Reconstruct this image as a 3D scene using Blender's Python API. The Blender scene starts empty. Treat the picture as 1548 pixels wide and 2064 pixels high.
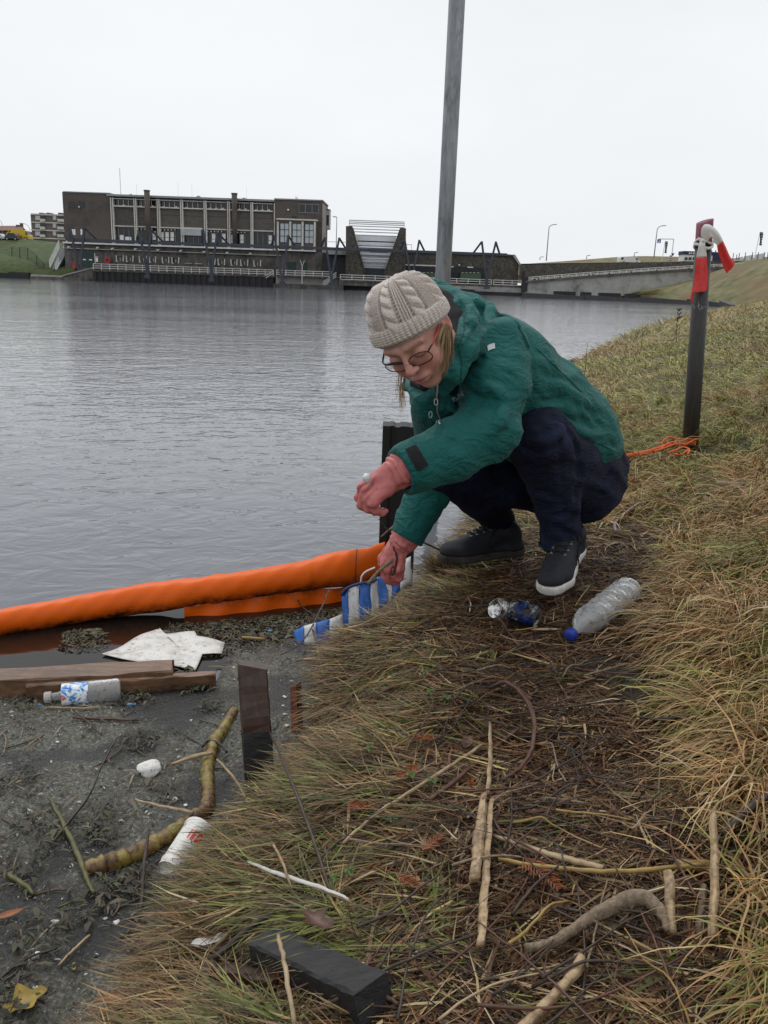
import bpy, bmesh, math, random, time
import numpy as np
from mathutils import Vector, Matrix, noise as mnoise
T0 = time.time()
S = bpy.context.scene
COL = S.collection
R = math.radians
PI = math.pi
# ------------------------------------------------------------------ camera
EYE = 1.2
FPX, PW, PH = 1700.0, 1548.0, 2064.0
PITCH, ROLL = R(15.17), R(2.0)
cam_data = bpy.data.cameras.new('camera')
cam_data.sensor_fit = 'VERTICAL'
cam_data.sensor_height = 24.0
cam_data.lens = FPX / PH * 24.0
cam_data.clip_start, cam_data.clip_end = 0.05, 4000.0
cam = bpy.data.objects.new('camera', cam_data)
COL.objects.link(cam)
CAM_R = Matrix.Rotation(PI / 2 - PITCH, 3, 'X') @ Matrix.Rotation(ROLL, 3, 'Z')
cam.matrix_world = Matrix.Translation((0, 0, EYE)) @ CAM_R.to_4x4()
S.camera = cam
# ------------------------------------------------------------------ world: overcast daylight
W = bpy.data.worlds.new('World'); S.world = W; W.use_nodes = True
wn, wl = W.node_tree.nodes, W.node_tree.links
wn.clear()
SUN_EL, SUN_ROT = R(58), R(-25)
sk = wn.new('ShaderNodeTexSky'); sk.sky_type = 'NISHITA'; sk.sun_disc = False
sk.sun_elevation, sk.sun_rotation = SUN_EL, SUN_ROT
hs = wn.new('ShaderNodeHueSaturation'); hs.inputs['Saturation'].default_value = 0.12
mx = wn.new('ShaderNodeMix'); mx.data_type = 'RGBA'; mx.inputs['Factor'].default_value = 0.9
mx.inputs[7].default_value = (9.05, 9.3, 9.6, 1)          # the even cloud deck
bg = wn.new('ShaderNodeBackground'); bg.inputs['Strength'].default_value = 0.1
wo = wn.new('ShaderNodeOutputWorld')
tcw = wn.new('ShaderNodeTexCoord'); mpw = wn.new('ShaderNodeMapping'); mpw.inputs['Scale'].default_value = (1, 1, 2.6); nw = wn.new('ShaderNodeTexNoise'); nw.inputs['Scale'].default_value = 1.7; nw.inputs['Detail'].default_value = 5
rw = wn.new('ShaderNodeValToRGB'); rw.color_ramp.elements[0].position = .30; rw.color_ramp.elements[0].color = (8.35, 8.6, 8.95, 1); rw.color_ramp.elements[1].position = .70; rw.color_ramp.elements[1].color = (9.5, 9.7, 9.95, 1)
wl.new(tcw.outputs['Generated'], mpw.inputs[0]); wl.new(mpw.outputs[0], nw.inputs['Vector']); wl.new(nw.outputs['Fac'], rw.inputs[0]); wl.new(rw.outputs[0], mx.inputs[7])
wl.new(sk.outputs[0], hs.inputs['Color']); wl.new(hs.outputs[0], mx.inputs[6])
wl.new(mx.outputs[2], bg.inputs['Color']); wl.new(bg.outputs[0], wo.inputs['Surface'])
sl = bpy.data.lights.new('sun', 'SUN'); sl.energy = 1.1; sl.angle = R(30); sl.color = (1.0, 0.98, 0.95)
sun = bpy.data.objects.new('sun', sl); COL.objects.link(sun)
sun.rotation_euler = (PI / 2 - SUN_EL, 0, R(205))
S.view_settings.view_transform = 'Standard'; S.view_settings.look = 'None'
S.view_settings.exposure = 0.0; S.view_settings.gamma = 1.0; S.view_settings.use_curve_mapping = False
S.render.engine = 'CYCLES'
S.cycles.max_bounces = 6; S.cycles.transparent_max_bounces = 12
S.cycles.sample_clamp_indirect = 4.0
try: S.cycles.use_denoising = True
except Exception: pass
# ------------------------------------------------------------------ design helpers: pixel of the photo -> real place
def ray(px, py):
    return (CAM_R @ Vector((px - PW / 2, PH / 2 - py, -FPX))).normalized()
def P(px, py, Y):
    d = ray(px, py); t = Y / d.y
    return Vector((d.x * t, Y, EYE + d.z * t))
def Wz(px, py, z=0.0):
    d = ray(px, py); t = (z - EYE) / d.z
    return Vector((d.x * t, d.y * t, z))
def pxs(n, Y):                     # size in metres of n photo pixels at distance Y (level with the eye)
    return n / FPX * Y
# ------------------------------------------------------------------ object helpers
def tag(o, label=None, cat=None, group=None, kind=None):
    if label: o['label'] = label
    if cat: o['category'] = cat
    if group: o['group'] = group
    if kind: o['kind'] = kind
    return o
def empty(name, loc=(0, 0, 0), label=None, cat=None, group=None):
    o = bpy.data.objects.new(name, None); COL.objects.link(o)
    o.location = loc; o.empty_display_size = 0.1
    return tag(o, label, cat, group)
def link(name, me, m=None, parent=None):
    o = bpy.data.objects.new(name, me); COL.objects.link(o)
    if m is not None:
        for k in (m if isinstance(m, (list, tuple)) else [m]): me.materials.append(k)
    if parent is not None:
        o.parent = parent
        o.matrix_parent_inverse = Matrix.Identity(4)
        off = Vector(); p = parent
        while p: off = off + p.location; p = p.parent
        if not o.get('local'): o.location = -Vector(off)
    return o
class MB:
    """collects boxes, tubes and sheets given in world coordinates into one mesh"""
    def __init__(s): s.v = []; s.f = []; s.mi = []; s.c = []; s.cur = 0
    def add(s, vs, fs):
        b = len(s.v); s.v += [tuple(v) for v in vs]
        for f in fs: s.f.append(tuple(b + i for i in f)); s.mi.append(s.cur)
        return s
    def box(s, x0, x1, y0, y1, z0, z1):
        vs = [(x, y, z) for z in (z0, z1) for y in (y0, y1) for x in (x0, x1)]
        return s.add(vs, [(0, 2, 3, 1), (4, 5, 7, 6), (0, 1, 5, 4), (2, 6, 7, 3), (0, 4, 6, 2), (1, 3, 7, 5)])
    def prism(s, pts, n):             # planar outline extruded by vector n
        n = Vector(n); k = len(pts); a = [Vector(p) for p in pts]
        vs = a + [p + n for p in a]
        fs = [tuple(range(k)), tuple(range(2 * k - 1, k - 1, -1))] + [(i, i + k, (i + 1) % k + k, (i + 1) % k) for i in range(k)]
        return s.add(vs, fs)
    def bar(s, a, b, w, h=None, up=(0, 0, 1)):
        a, b = Vector(a), Vector(b); h = h or w
        d = (b - a).normalized(); u = Vector(up)
        if abs(d.dot(u)) > 0.95: u = Vector((0, 1, 0))
        x = d.cross(u).normalized(); y = x.cross(d).normalized()
        vs = [p + x * sx * w / 2 + y * sy * h / 2 for p in (a, b) for sx, sy in ((-1, -1), (1, -1), (1, 1), (-1, 1))]
        return s.add(vs, [(3, 2, 1, 0), (4, 5, 6, 7), (0, 1, 5, 4), (1, 2, 6, 5), (2, 3, 7, 6), (3, 0, 4, 7)])
    def tube(s, pts, r, n=6, cap=True, flat=1.0, rib=None):
        pts = [Vector(p) for p in pts]; m = len(pts)
        rs = r if isinstance(r, (list, tuple, np.ndarray)) else [r] * m
        t0 = (pts[1] - pts[0]).normalized()
        u = t0.orthogonal().normalized(); vs = []
        for i, p in enumerate(pts):
            t = (pts[min(i + 1, m - 1)] - pts[max(i - 1, 0)])
            t = t.normalized() if t.length > 1e-9 else t0
            u = (u - t * u.dot(t)); u = u.normalized() if u.length > 1e-6 else t.orthogonal().normalized()
            w = t.cross(u)
            for k in range(n):
                a = 2 * PI * k / n
                q = rs[i] * (rib[k] if rib else 1)
                vs.append(p + u * math.cos(a) * q + w * math.sin(a) * q * flat)
        fs = [(i * n + k, i * n + (k + 1) % n, (i + 1) * n + (k + 1) % n, (i + 1) * n + k) for i in range(m - 1) for k in range(n)]
        if cap: fs += [tuple(range(n - 1, -1, -1)), tuple((m - 1) * n + k for k in range(n))]
        return s.add(vs, fs)
    def grid(s, rows):                # rows: list of lists of points
        n, m = len(rows), len(rows[0])
        return s.add([p for r in rows for p in r], [(i * m + j, i * m + j + 1, (i + 1) * m + j + 1, (i + 1) * m + j) for i in range(n - 1) for j in range(m - 1)])
    def mesh(s, name, smooth=False):
        me = bpy.data.meshes.new(name); me.from_pydata(s.v, [], s.f); 
        if any(s.mi): me.polygons.foreach_set('material_index', s.mi)
        if smooth: me.polygons.foreach_set('use_smooth', [True] * len(me.polygons))
        me.update(); return me
    def build(s, name, m, parent=None, smooth=False):
        return link(name, s.mesh(name, smooth), m, parent)
def np_mesh(name, V, F, smooth=True, attrs=None):
    """V (n,3), F (m,k) numpy -> mesh; attrs: {name: (n,) or (n,3)} point attributes"""
    me = bpy.data.meshes.new(name); V = np.asarray(V, np.float32); F = np.asarray(F, np.int32)
    k = F.shape[1]
    me.vertices.add(len(V)); me.vertices.foreach_set('co', V.ravel())
    me.loops.add(F.size); me.loops.foreach_set('vertex_index', F.ravel())
    me.polygons.add(len(F)); me.polygons.foreach_set('loop_start', np.arange(0, F.size, k, dtype=np.int32))
    try: me.polygons.foreach_set('loop_total', np.full(len(F), k, np.int32))
    except Exception: pass
    me.update(calc_edges=True)
    if smooth: me.polygons.foreach_set('use_smooth', np.ones(len(F), bool))
    for nm, a in (attrs or {}).items():
        a = np.asarray(a, np.float32)
        if a.ndim == 1:
            at = me.attributes.new(nm, 'FLOAT', 'POINT'); at.data.foreach_set('value', a)
        else:
            c = np.ones((len(a), 4), np.float32); c[:, :3] = a
            at = me.attributes.new(nm, 'FLOAT_COLOR', 'POINT'); at.data.foreach_set('color', c.ravel())
    me.validate(); return me
# ------------------------------------------------------------------ materials
def new_mat(name):
    m = bpy.data.materials.new(name); m.use_nodes = True
    nt = m.node_tree; nt.nodes.clear()
    out = nt.nodes.new('ShaderNodeOutputMaterial'); b = nt.nodes.new('ShaderNodeBsdfPrincipled')
    nt.links.new(b.outputs[0], out.inputs['Surface'])
    return m, nt, b
def N(nt, t, **kw):
    n = nt.nodes.new(t)
    for k, v in kw.items():
        if hasattr(n, k): setattr(n, k, v)
        else: n.inputs[k.replace('_', ' ')].default_value = v
    return n
def ramp(nt, src, stops):
    r = nt.nodes.new('ShaderNodeValToRGB'); e = r.color_ramp.elements
    while len(e) < len(stops): e.new(0.5)
    for i, (p, c) in enumerate(stops):
        e[i].position = p; e[i].color = (*c, 1) if len(c) == 3 else (c[0],) * 3 + (1,)
    nt.links.new(src, r.inputs[0]); return r.outputs[0]
def coords(nt, scale=(1, 1, 1), which='Object', rot=(0, 0, 0)):
    tc = nt.nodes.new('ShaderNodeTexCoord'); mp = nt.nodes.new('ShaderNodeMapping')
    mp.inputs['Scale'].default_value = scale; mp.inputs['Rotation'].default_value = rot
    nt.links.new(tc.outputs[which], mp.inputs[0]); return mp.outputs[0]
def mixc(nt, fac, a, b, mode='MIX'):
    m = nt.nodes.new('ShaderNodeMix'); m.data_type = 'RGBA'; m.blend_type = mode
    for i, v in ((0, fac), (6, a), (7, b)):
        if isinstance(v, (int, float)): m.inputs[i].default_value = v
        elif isinstance(v, (tuple, list)): m.inputs[i].default_value = (*v, 1)[:4]
        else: nt.links.new(v, m.inputs[i])
    return m.outputs[2]
def noise_out(nt, vec, scale, detail=4, rough=0.6, dist=0.0):
    n = nt.nodes.new('ShaderNodeTexNoise'); nt.links.new(vec, n.inputs['Vector'])
    n.inputs['Scale'].default_value = scale; n.inputs['Detail'].default_value = detail
    n.inputs['Roughness'].default_value = rough; n.inputs['Distortion'].default_value = dist
    return n.outputs['Fac']
def bump(nt, b, h, strength=0.4, dist=0.01, normal=None):
    n = nt.nodes.new('ShaderNodeBump'); n.inputs['Strength'].default_value = strength; n.inputs['Distance'].default_value = dist
    nt.links.new(h, n.inputs['Height'])
    if normal is not None: nt.links.new(normal, n.inputs['Normal'])
    nt.links.new(n.outputs[0], b.inputs['Normal']); return n.outputs[0]
def simple(name, cols, scale=20, rough=0.6, bmp=0.0, bdist=0.005, stretch=(1, 1, 1), metal=0.0, spec=0.5, detail=5, dirt=None, dscale=6, dlo=0.5, dhi=0.7):
    """cols: colour or 2-3 colours blended by noise; dirt: stain colour laid over in patches"""
    m, nt, b = new_mat(name)
    b.inputs['Roughness'].default_value = rough; b.inputs['Metallic'].default_value = metal
    b.inputs['Specular IOR Level'].default_value = spec
    if isinstance(cols[0], (int, float)): cols = [cols]
    v = coords(nt, stretch)
    if len(cols) == 1 and not dirt and not bmp:
        b.inputs['Base Color'].default_value = (*cols[0], 1); return m
    n1 = noise_out(nt, v, scale, detail)
    if len(cols) == 1:
        c = cols[0]; cols = [tuple(x * 0.82 for x in c), tuple(x * 1.15 for x in c)]
    k = len(cols)
    c = ramp(nt, n1, [(0.3 + 0.4 * i / (k - 1), cols[i]) for i in range(k)])
    if dirt:
        n2 = noise_out(nt, coords(nt), dscale, 6, 0.7)
        c = mixc(nt, ramp(nt, n2, [(dlo, (0,)), (dhi, (1,))]), c, dirt)
    nt.links.new(c, b.inputs['Base Color'])
    if bmp: bump(nt, b, n1, bmp, bdist)
    return m
# ================================================================== terrain
rng = np.random.default_rng(7)
def vnoise(x, y, seed=0):
    """smooth 2-D value noise, numpy"""
    xi = np.floor(x).astype(np.int64); yi = np.floor(y).astype(np.int64); fx = x - xi; fy = y - yi
    fx = fx * fx * (3 - 2 * fx); fy = fy * fy * (3 - 2 * fy)
    def h(a, b):
        k = (a * 374761393 + b * 668265263 + seed * 1442695041) & 0x7fffffff
        k = ((k ^ (k >> 13)) * 1274126177) & 0x7fffffff
        return ((k ^ (k >> 16)) & 0xffff) / 65535.0
    return (h(xi, yi) * (1 - fx) + h(xi + 1, yi) * fx) * (1 - fy) + (h(xi, yi + 1) * (1 - fx) + h(xi + 1, yi + 1) * fx) * fy
def fbm(x, y, seed=0, oct=3):
    s = 0; a = 0.5
    for i in range(oct): s = s + a * vnoise(x * 2 ** i, y * 2 ** i, seed + i); a *= 0.5
    return s / (1 - 0.5 ** oct)
SHORE = np.array([(-6, -14), (-2.0, -4), (-.85, -.6), (-.56, .5)] +
    [tuple(Wz(*p)[:2]) for p in ((270, 2064, .03), (325, 1930, .03), (372, 1830, .03), (452, 1725, .03), (538, 1640, .03), (598, 1560, .03), (618, 1450, .04), (628, 1345, .06), (668, 1282, .12), (735, 1240, .16), (800, 1185, .17), (850, 1130, .17))] +
    [(.30, 3.6), (.46, 4.3), (.78, 5.8), (1.5, 8.6), (2.75, 13), (5.6, 21), (9.3, 30), (20, 54), (36.5, 86), (60, 130)])
def shore_dist(x, y):
    """signed distance to the shoreline, positive on the bank"""
    x = np.asarray(x, float); y = np.asarray(y, float)
    best = np.full(x.shape, 1e9); sg = np.ones(x.shape)
    for (ax, ay), (bx, by) in zip(SHORE[:-1], SHORE[1:]):
        dx, dy = bx - ax, by - ay
        t = np.clip(((x - ax) * dx + (y - ay) * dy) / (dx * dx + dy * dy), 0, 1)
        ex, ey = x - ax - t * dx, y - ay - t * dy
        d = ex * ex + ey * ey; m = d < best
        best = np.where(m, d, best); sg = np.where(m, np.where(ex * dy - ey * dx > 0, 1.0, -1.0), sg)
    return np.sqrt(best) * sg
PD = np.array([-3, -.5, -.1, 0, .04, .12, .3, .55, .85, 1.05, 1.35, 2, 3, 5, 9, 16, 40])
PZ = np.array([-1, -.5, -.2, -.03, .08, .17, .26, .31, .335, .37, .45, .60, .82, 1.15, 1.7, 2.1, 2.2])
def terrain(x, y):
    d = shore_dist(x, y)
    z = np.interp(d, PD, PZ)
    land = np.clip(d / .3, 0, 1)
    tuft = np.clip((d - .85) / .35, 0, 1)
    z = z + land * (fbm(x * 5, y * 5, 3) - .5) * .05 + tuft * (fbm(x * 2.2, y * 2.2, 9) - .42) * .16 * np.clip(4 / (1 + np.hypot(x, y) * .3), .5, 1)
    z = z + land * (vnoise(x * 21, y * 21, 5) - .5) * .012
    return z
def tz(x, y): return float(terrain(np.array([x]), np.array([y]))[0])
def G(px, py, up=0.0):
    """where the photo's pixel meets the ground (or the water)"""
    d = ray(px, py); o = Vector((0, 0, EYE))
    ts = np.concatenate([np.linspace(.5, 6, 900), np.linspace(6, 60, 1200)])
    X, Yy, Z = d.x * ts, d.y * ts, EYE + d.z * ts
    g = np.maximum(terrain(X, Yy), 0.0) + up
    i = int(np.argmax(Z < g)) if (Z < g).any() else len(ts) - 1
    t = ts[i]
    return Vector((d.x * t, d.y * t, EYE + d.z * t))
def polar_mesh(name, r0, r1, nr, angs, fn):
    rs = np.geomspace(r0, r1, nr); A, Rr = np.meshgrid(angs, rs)
    X, Yy = Rr * np.sin(A), Rr * np.cos(A)
    V = np.stack([X, Yy, fn(X, Yy)], -1).reshape(-1, 3); na = len(angs)
    i, j = np.meshgrid(np.arange(nr - 1), np.arange(na - 1), indexing='ij')
    a = (i * na + j).ravel(); F = np.stack([a, a + 1, a + 1 + na, a + na], 1)
    return V, F
# bank soil: dark wet earth with straw-coloured thatch
m_soil, nt, b = new_mat('wet_soil')
v = coords(nt)
n1 = noise_out(nt, v, 9, 8, .7); n2 = noise_out(nt, v, 55, 6, .7)
c = ramp(nt, n2, [(.3, (.012, .009, .006)), (.5, (.035, .024, .015)), (.7, (.075, .052, .03))])
c = mixc(nt, ramp(nt, n1, [(.48, (0,)), (.62, (1,))]), c, ramp(nt, n2, [(.3, (.03, .028, .012)), (.7, (.11, .09, .04))]))
nt.links.new(c, b.inputs['Base Color']); b.inputs['Roughness'].default_value = .62
bump(nt, b, n2, .9, .02)
# meadow ground: grass root colour so that far turf reads green-straw
m_turf, nt, b = new_mat('meadow_turf')
v = coords(nt)
n1 = noise_out(nt, v, 1.3, 6, .65); n2 = noise_out(nt, v, 30, 6, .7); n3 = noise_out(nt, v, 4.5, 5, .6)
c = ramp(nt, n2, [(.28, (.03, .03, .012)), (.5, (.10, .095, .04)), (.72, (.2, .18, .085))])
c2 = ramp(nt, n2, [(.28, (.04, .025, .012)), (.5, (.13, .09, .045)), (.72, (.26, .19, .1))])
c = mixc(nt, ramp(nt, n3, [(.46, (0,)), (.62, (1,))]), c, c2)
nt.links.new(c, b.inputs['Base Color']); b.inputs['Roughness'].default_value = .8
bump(nt, b, n2, 1.0, .03)
angs = np.concatenate([np.linspace(-PI, R(-42), 50), np.linspace(R(-41), R(46), 300), np.linspace(R(48), PI, 45)])
V, F = polar_mesh('bank', .12, 170, 330, angs, terrain)
cx = V[F].mean(1); dd = shore_dist(cx[:, 0], cx[:, 1])
keep = dd > -1.6
F = F[keep]; cx = cx[keep]; dd = dd[keep]
used = np.unique(F); remap = np.full(len(V), -1); remap[used] = np.arange(len(used))
bank = link('ground', np_mesh('ground', V[used], remap[F]), [m_soil, m_turf])
bank['kind'] = 'structure'
bank.data.polygons.foreach_set('material_index', ((dd > 1.15) | (cx[:, 1] > 4.6)).astype(np.int32)[:len(bank.data.polygons)])
# ================================================================== water
m_water, nt, b = new_mat('canal_water')
b.inputs['Base Color'].default_value = (.135, .143, .162, 1); b.inputs['Roughness'].default_value = .06
b.inputs['IOR'].default_value = 1.333
v0 = coords(nt, (1, 1, 1), 'Object', (0, 0, R(-14)))
def wv(scale, sx, sy, det=3, dist=.4):
    mp = nt.nodes.new('ShaderNodeMapping'); mp.inputs['Scale'].default_value = (sx, sy, 1); nt.links.new(v0, mp.inputs[0])
    return noise_out(nt, mp.outputs[0], scale, det, .55, dist)
a1 = wv(1.0, 4.2, 5.2, 2, 1.2); a2 = wv(1.0, 13, 16, 2, .8); a3 = wv(1, 1.0, 1.5, 2, .6)
def mul(x, k):
    n = nt.nodes.new('ShaderNodeMath'); n.operation = 'MULTIPLY'; nt.links.new(x, n.inputs[0])
    if isinstance(k, (int, float)): n.inputs[1].default_value = k
    else: nt.links.new(k, n.inputs[1])
    return n.outputs[0]
def addn(x, y):
    n = nt.nodes.new('ShaderNodeMath'); n.operation = 'ADD'; nt.links.new(x, n.inputs[0]); nt.links.new(y, n.inputs[1]); return n.outputs[0]
gust = ramp(nt, wv(1, .05, .16, 3, .5), [(.35, (.55,)), (.65, (1,))])
h = mul(addn(addn(mul(a1, .0125), mul(a2, .0028)), mul(a3, .016)), gust)
bump(nt, b, h, 1.0, 1.0)
V, F = polar_mesh('water', .3, 600, 120, np.linspace(-PI, PI, 145), lambda x, y: np.zeros_like(x))
water = link('water', np_mesh('water', V, F), m_water); water['kind'] = 'structure'
# ================================================================== the far bank: pumping station, sluice, gantry, ramp, dike
YS = 140.0                                                     # the station's front
m_brick = simple('brown_brick', [(.065, .054, .048), (.10, .083, .073), (.14, .117, .10)], 3.0, .85, stretch=(1, 1, 6), dirt=(.03, .025, .025), dscale=.25, dlo=.5, dhi=.75)
m_brick2 = simple('dark_brick_panel', [(.10, .092, .082), (.17, .158, .142)], 4.0, .85)
m_hole = simple('panel_recess', (.012, .012, .013), rough=.9)
m_conc = simple('pale_concrete', [(.30, .295, .28), (.44, .435, .42)], 1.2, .8, dirt=(.13, .125, .11), dscale=.6)
m_cdark = simple('stained_concrete', [(.06, .056, .051), (.11, .102, .092), (.165, .152, .138)], 1.5, .85, stretch=(1, 1, .35), dirt=(.03, .03, .028), dscale=.5)
m_white = simple('white_painted_steel', [(.66, .65, .62), (.76, .75, .72)], 2, .5, dirt=(.35, .33, .3), dscale=1.2, dlo=.58, dhi=.8)
m_cream = simple('cream_concrete_column', [(.52, .50, .45), (.66, .64, .58)], 2, .7, dirt=(.3, .28, .25), dscale=.8, dlo=.55, dhi=.8)
m_blue = simple('navy_painted_steel', [(.028, .036, .055), (.045, .055, .08)], 1.5, .45)
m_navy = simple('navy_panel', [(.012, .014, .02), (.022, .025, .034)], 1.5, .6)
m_roof = simple('grey_roof_edge', [(.22, .23, .25), (.32, .33, .35)], 2, .5)
m_gdoor = simple('green_door', [(.012, .03, .028), (.02, .045, .042)], 2, .5)
m_cont = simple('green_container_paint', [(.05, .10, .06), (.08, .14, .085)], 2, .6)
m_sheet = simple('tarred_sheet_piling', [(.010, .010, .012), (.022, .022, .026)], 3, .6, stretch=(1, 1, .2))
m_stone = simple('rubble_stone_facing', [(.04, .036, .031), (.08, .071, .06), (.125, .112, .095)], 2.2, .9, detail=8)
m_fleck = simple('pale_stone', [(.12, .11, .085), (.26, .235, .19)], 3, .8)
m_red = simple('red_plastic', (.55, .03, .02), rough=.5)
m_glass, nt, b = new_mat('dark_window_glass')
b.inputs['Base Color'].default_value = (.012, .014, .017, 1); b.inputs['Roughness'].default_value = .12
m_gpale, nt, b = new_mat('pale_window_glass')                # pale colour stands in for light coming through from the back windows
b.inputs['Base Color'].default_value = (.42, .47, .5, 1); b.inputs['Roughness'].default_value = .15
m_blind = simple('white_blind_and_reflection', (.75, .75, .73), rough=.7)  # also colours the reflections painted into the hall's upper windows
m_steelw = simple('galvanised_louvre', [(.30, .32, .34), (.42, .44, .46)], 2, .4, metal=.2)
m_louv = simple('white_louvre', [(.62, .64, .66), (.72, .74, .76)], 2, .4)

def X_(px, py, Y): return P(px, py, Y).x
def fb(mb, x0, y0, x1, y1, Y, dep=.3, off=0.0):
    """box facing us: photo rectangle at distance Y, its front face `off` nearer, `dep` thick"""
    ym, xm = (y0 + y1) / 2, (x0 + x1) / 2
    a, c = P(x0, ym, Y).x, P(x1, ym, Y).x
    zt, zb = P(xm, y0, Y).z, P(xm, y1, Y).z
    mb.box(a, c, Y - off, Y - off + dep, zb, zt); return mb
def lx(y, x, x0, s=.035): return y + (x - x0) * s              # follow the roll of the photo along a level line

st = empty('pumping_station', P(390, 573, YS) * 1.0, 'long brown brick pumping station with white framed glazed hall across the water', 'building')
st.location.z = 0
# left brick block
mb = MB(); fb(mb, 128.5, 388.5, 223, 494, YS, 14); mb.build('brick_block', m_brick, st)
mb = MB(); fb(mb, 127.8, 387, 221.8, 389, YS, 14.3, .15); mb.build('roof_edge', m_roof, st)
for x0, x1, y0, y1 in ((138, 150, 406, 420), (158, 171, 405.5, 419.5)):
    mb = MB(); fb(mb, x0, y0, x1, y1, YS, .1, .03); w = mb.build('window', m_glass, st)
mb = MB(); fb(mb, 159.3, 415.6, 161.5, 418.6, YS, .3, .3); mb.build('wall_lamp', m_white, st)
for x in (144.4, 148.5, 162.5):
    mb = MB(); fb(mb, x, 462, x + 3.6, 473.5, YS, .1, .05); mb.build('window', m_blind, st)
# hall: seven bays
HB = [(221.5, 225.5), (268.3, 271.8), (314.8, 318.3), (361.6, 365), (408.8, 412.3), (455.8, 459.2), (502.6, 505.8), (549.6, 552.8)]
def yb(y, x): return y + (x - 225) * .0345
mb = MB(); fb(mb, 222, 400, 553, 500, YS + .9, 12); mb.build('hall_wall', m_brick2, st)
mb = MB(); fb(mb, 217, 397.2, 554, 401.2, YS, 13, .5); mb.build('hall_roof', m_roof, st)
for i, (a, c) in enumerate(HB):
    for x in (a, c):
        mb = MB(); z0, z1 = P(x + 4, yb(494, x), YS).z, P(x, yb(398, x), YS).z; xx = P(x + .5, yb(440, x), YS).x + .25
        mb.box(xx - .07, xx + .09, YS - .25, YS + .7, z0, z1); mb.build('column', m_cream, st)
panes = {0: 'dddd', 1: 'ddpp', 2: 'pppd', 3: 'dddd', 4: 'dpdp', 5: 'pdpd', 6: 'dddp'}
for i in range(7):
    x0, x1 = HB[i][1] + 1.6, HB[i + 1][0] - .4; sh = yb(0, (x0 + x1) / 2); s0 = 1.0
    for ya, yc, nm in ((399.2, 400.6, 'head_beam'), (413.6, 416, 'sill_beam'), (454, 456, 'lintel')):
        mb = MB(); fb(mb, x0 + (1 if ya > 420 else 0), ya + sh, x1 + (1.5 if ya > 420 else .6), yc + sh, YS, .5, .12); mb.build(nm, m_cream, st)
    mb = MB(); fb(mb, x0, 401 + sh, x1 + .5, 413.6 + sh, YS, .1, -.5); w = mb.build('window', m_glass, st)
    mb = MB()
    for k in range(1, 4): xx = x0 + (x1 - x0) * k / 4; fb(mb, xx - .45, 401.5 + sh, xx + .45, 413.4 + sh, YS, .12, -.3)
    mb.build('mullion', m_cream, w)
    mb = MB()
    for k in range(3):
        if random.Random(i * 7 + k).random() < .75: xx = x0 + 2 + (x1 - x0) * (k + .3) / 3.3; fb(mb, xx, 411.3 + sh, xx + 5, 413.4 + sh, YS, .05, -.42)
    if mb.v: mb.build('painted_reflection', m_blind, w)  # reflections in the upper panes, painted in as pale strips
    # open-work brick panel
    p = MB(); fb(p, x0 + .6, 416 + sh, x1 + 1.2, 454 + sh, YS, .2, -.35); pn = p.build('openwork_panel', m_brick2, st)
    h = MB(); t = MB()
    for r in range(11):
        for q in range(12):
            xx = x0 + 2 + q * 3.35 + (1.6 if r % 2 else 0) + .05 * r; yy = 418.3 + sh + r * 3.25 + q * .115
            if xx > x1 - .5: continue
            if i == 0 or r == 3 or (i == 1 and r % 2): fb(h, xx, yy, xx + 1.1, yy + 2.0, YS, .02, -.34)
            fb(t, xx + 1.2, yy - .2, xx + 2.5, yy + .8, YS, .1, -.3)
    h.build('brick_opening', m_hole, pn)['kind'] = 'stuff'; t.build('projecting_brick', m_brick, pn)['kind'] = 'stuff'
    # lower glazing
    g = MB(); fb(g, x0 + 1.2, 456 + sh, x1 + 2, 485.5 + sh, YS, .1, -.5); w = g.build('window', m_glass, st)
    f = MB()
    for k in range(1, 4): xx = x0 + 1.2 + (x1 - x0) * k / 4; fb(f, xx - .35, 456 + sh, xx + .35, 485 + sh, YS, .1, -.35)
    f.build('mullion', m_roof, w)
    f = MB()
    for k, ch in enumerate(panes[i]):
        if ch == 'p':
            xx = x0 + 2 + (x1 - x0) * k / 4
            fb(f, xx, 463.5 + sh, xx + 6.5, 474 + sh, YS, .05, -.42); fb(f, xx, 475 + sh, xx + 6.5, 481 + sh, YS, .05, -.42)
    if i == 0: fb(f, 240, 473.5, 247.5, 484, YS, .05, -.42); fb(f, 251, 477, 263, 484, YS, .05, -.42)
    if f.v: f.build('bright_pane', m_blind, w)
    if i in (1, 2, 4, 5):
        f = MB()
        for k in range(5): fb(f, x0 + 4 + k * 7, 458.6 + sh, x0 + 5.6 + k * 7, 460.4 + sh, YS, .2, .1)
        f.build('lamp_globe', m_white, st)
    mb = MB(); fb(mb, x0, 486 + sh, x1 + 3, 494 + sh, YS, .4, -.1); mb.build('parapet', m_brick, st)
mb = MB(); fb(mb, 364, 463, 405.5, 474.5, YS - 1.2, .1); a = mb.build('awning', m_steelw, st)
mb = MB(); fb(mb, 363, 458.5, 406, 462.5, YS - 1.2, .3); mb.build('awning_rail', m_cream, a)
for x, y0, xb, yb_ in ((295.2, 383.4, 300.5, 489), (471.4, 389.4, 474.6, 494)):
    mb = MB(); c0 = P(x, y0, YS - 1.0); c1 = P(xb, yb_, YS - 1.0); cxm = (c0.x + c1.x) / 2
    mb.tube([(cxm, YS - 1, c1.z), (cxm, YS - 1, c0.z)], [.36, .44], 12); ch = mb.build('chimney', m_brick, st, True)
    mb = MB(); mb.tube([(cxm, YS - 1, c0.z - .15), (cxm, YS - 1, c0.z + .02)], .5, 12); mb.build('chimney_cap', m_cdark, ch, True)
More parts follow.
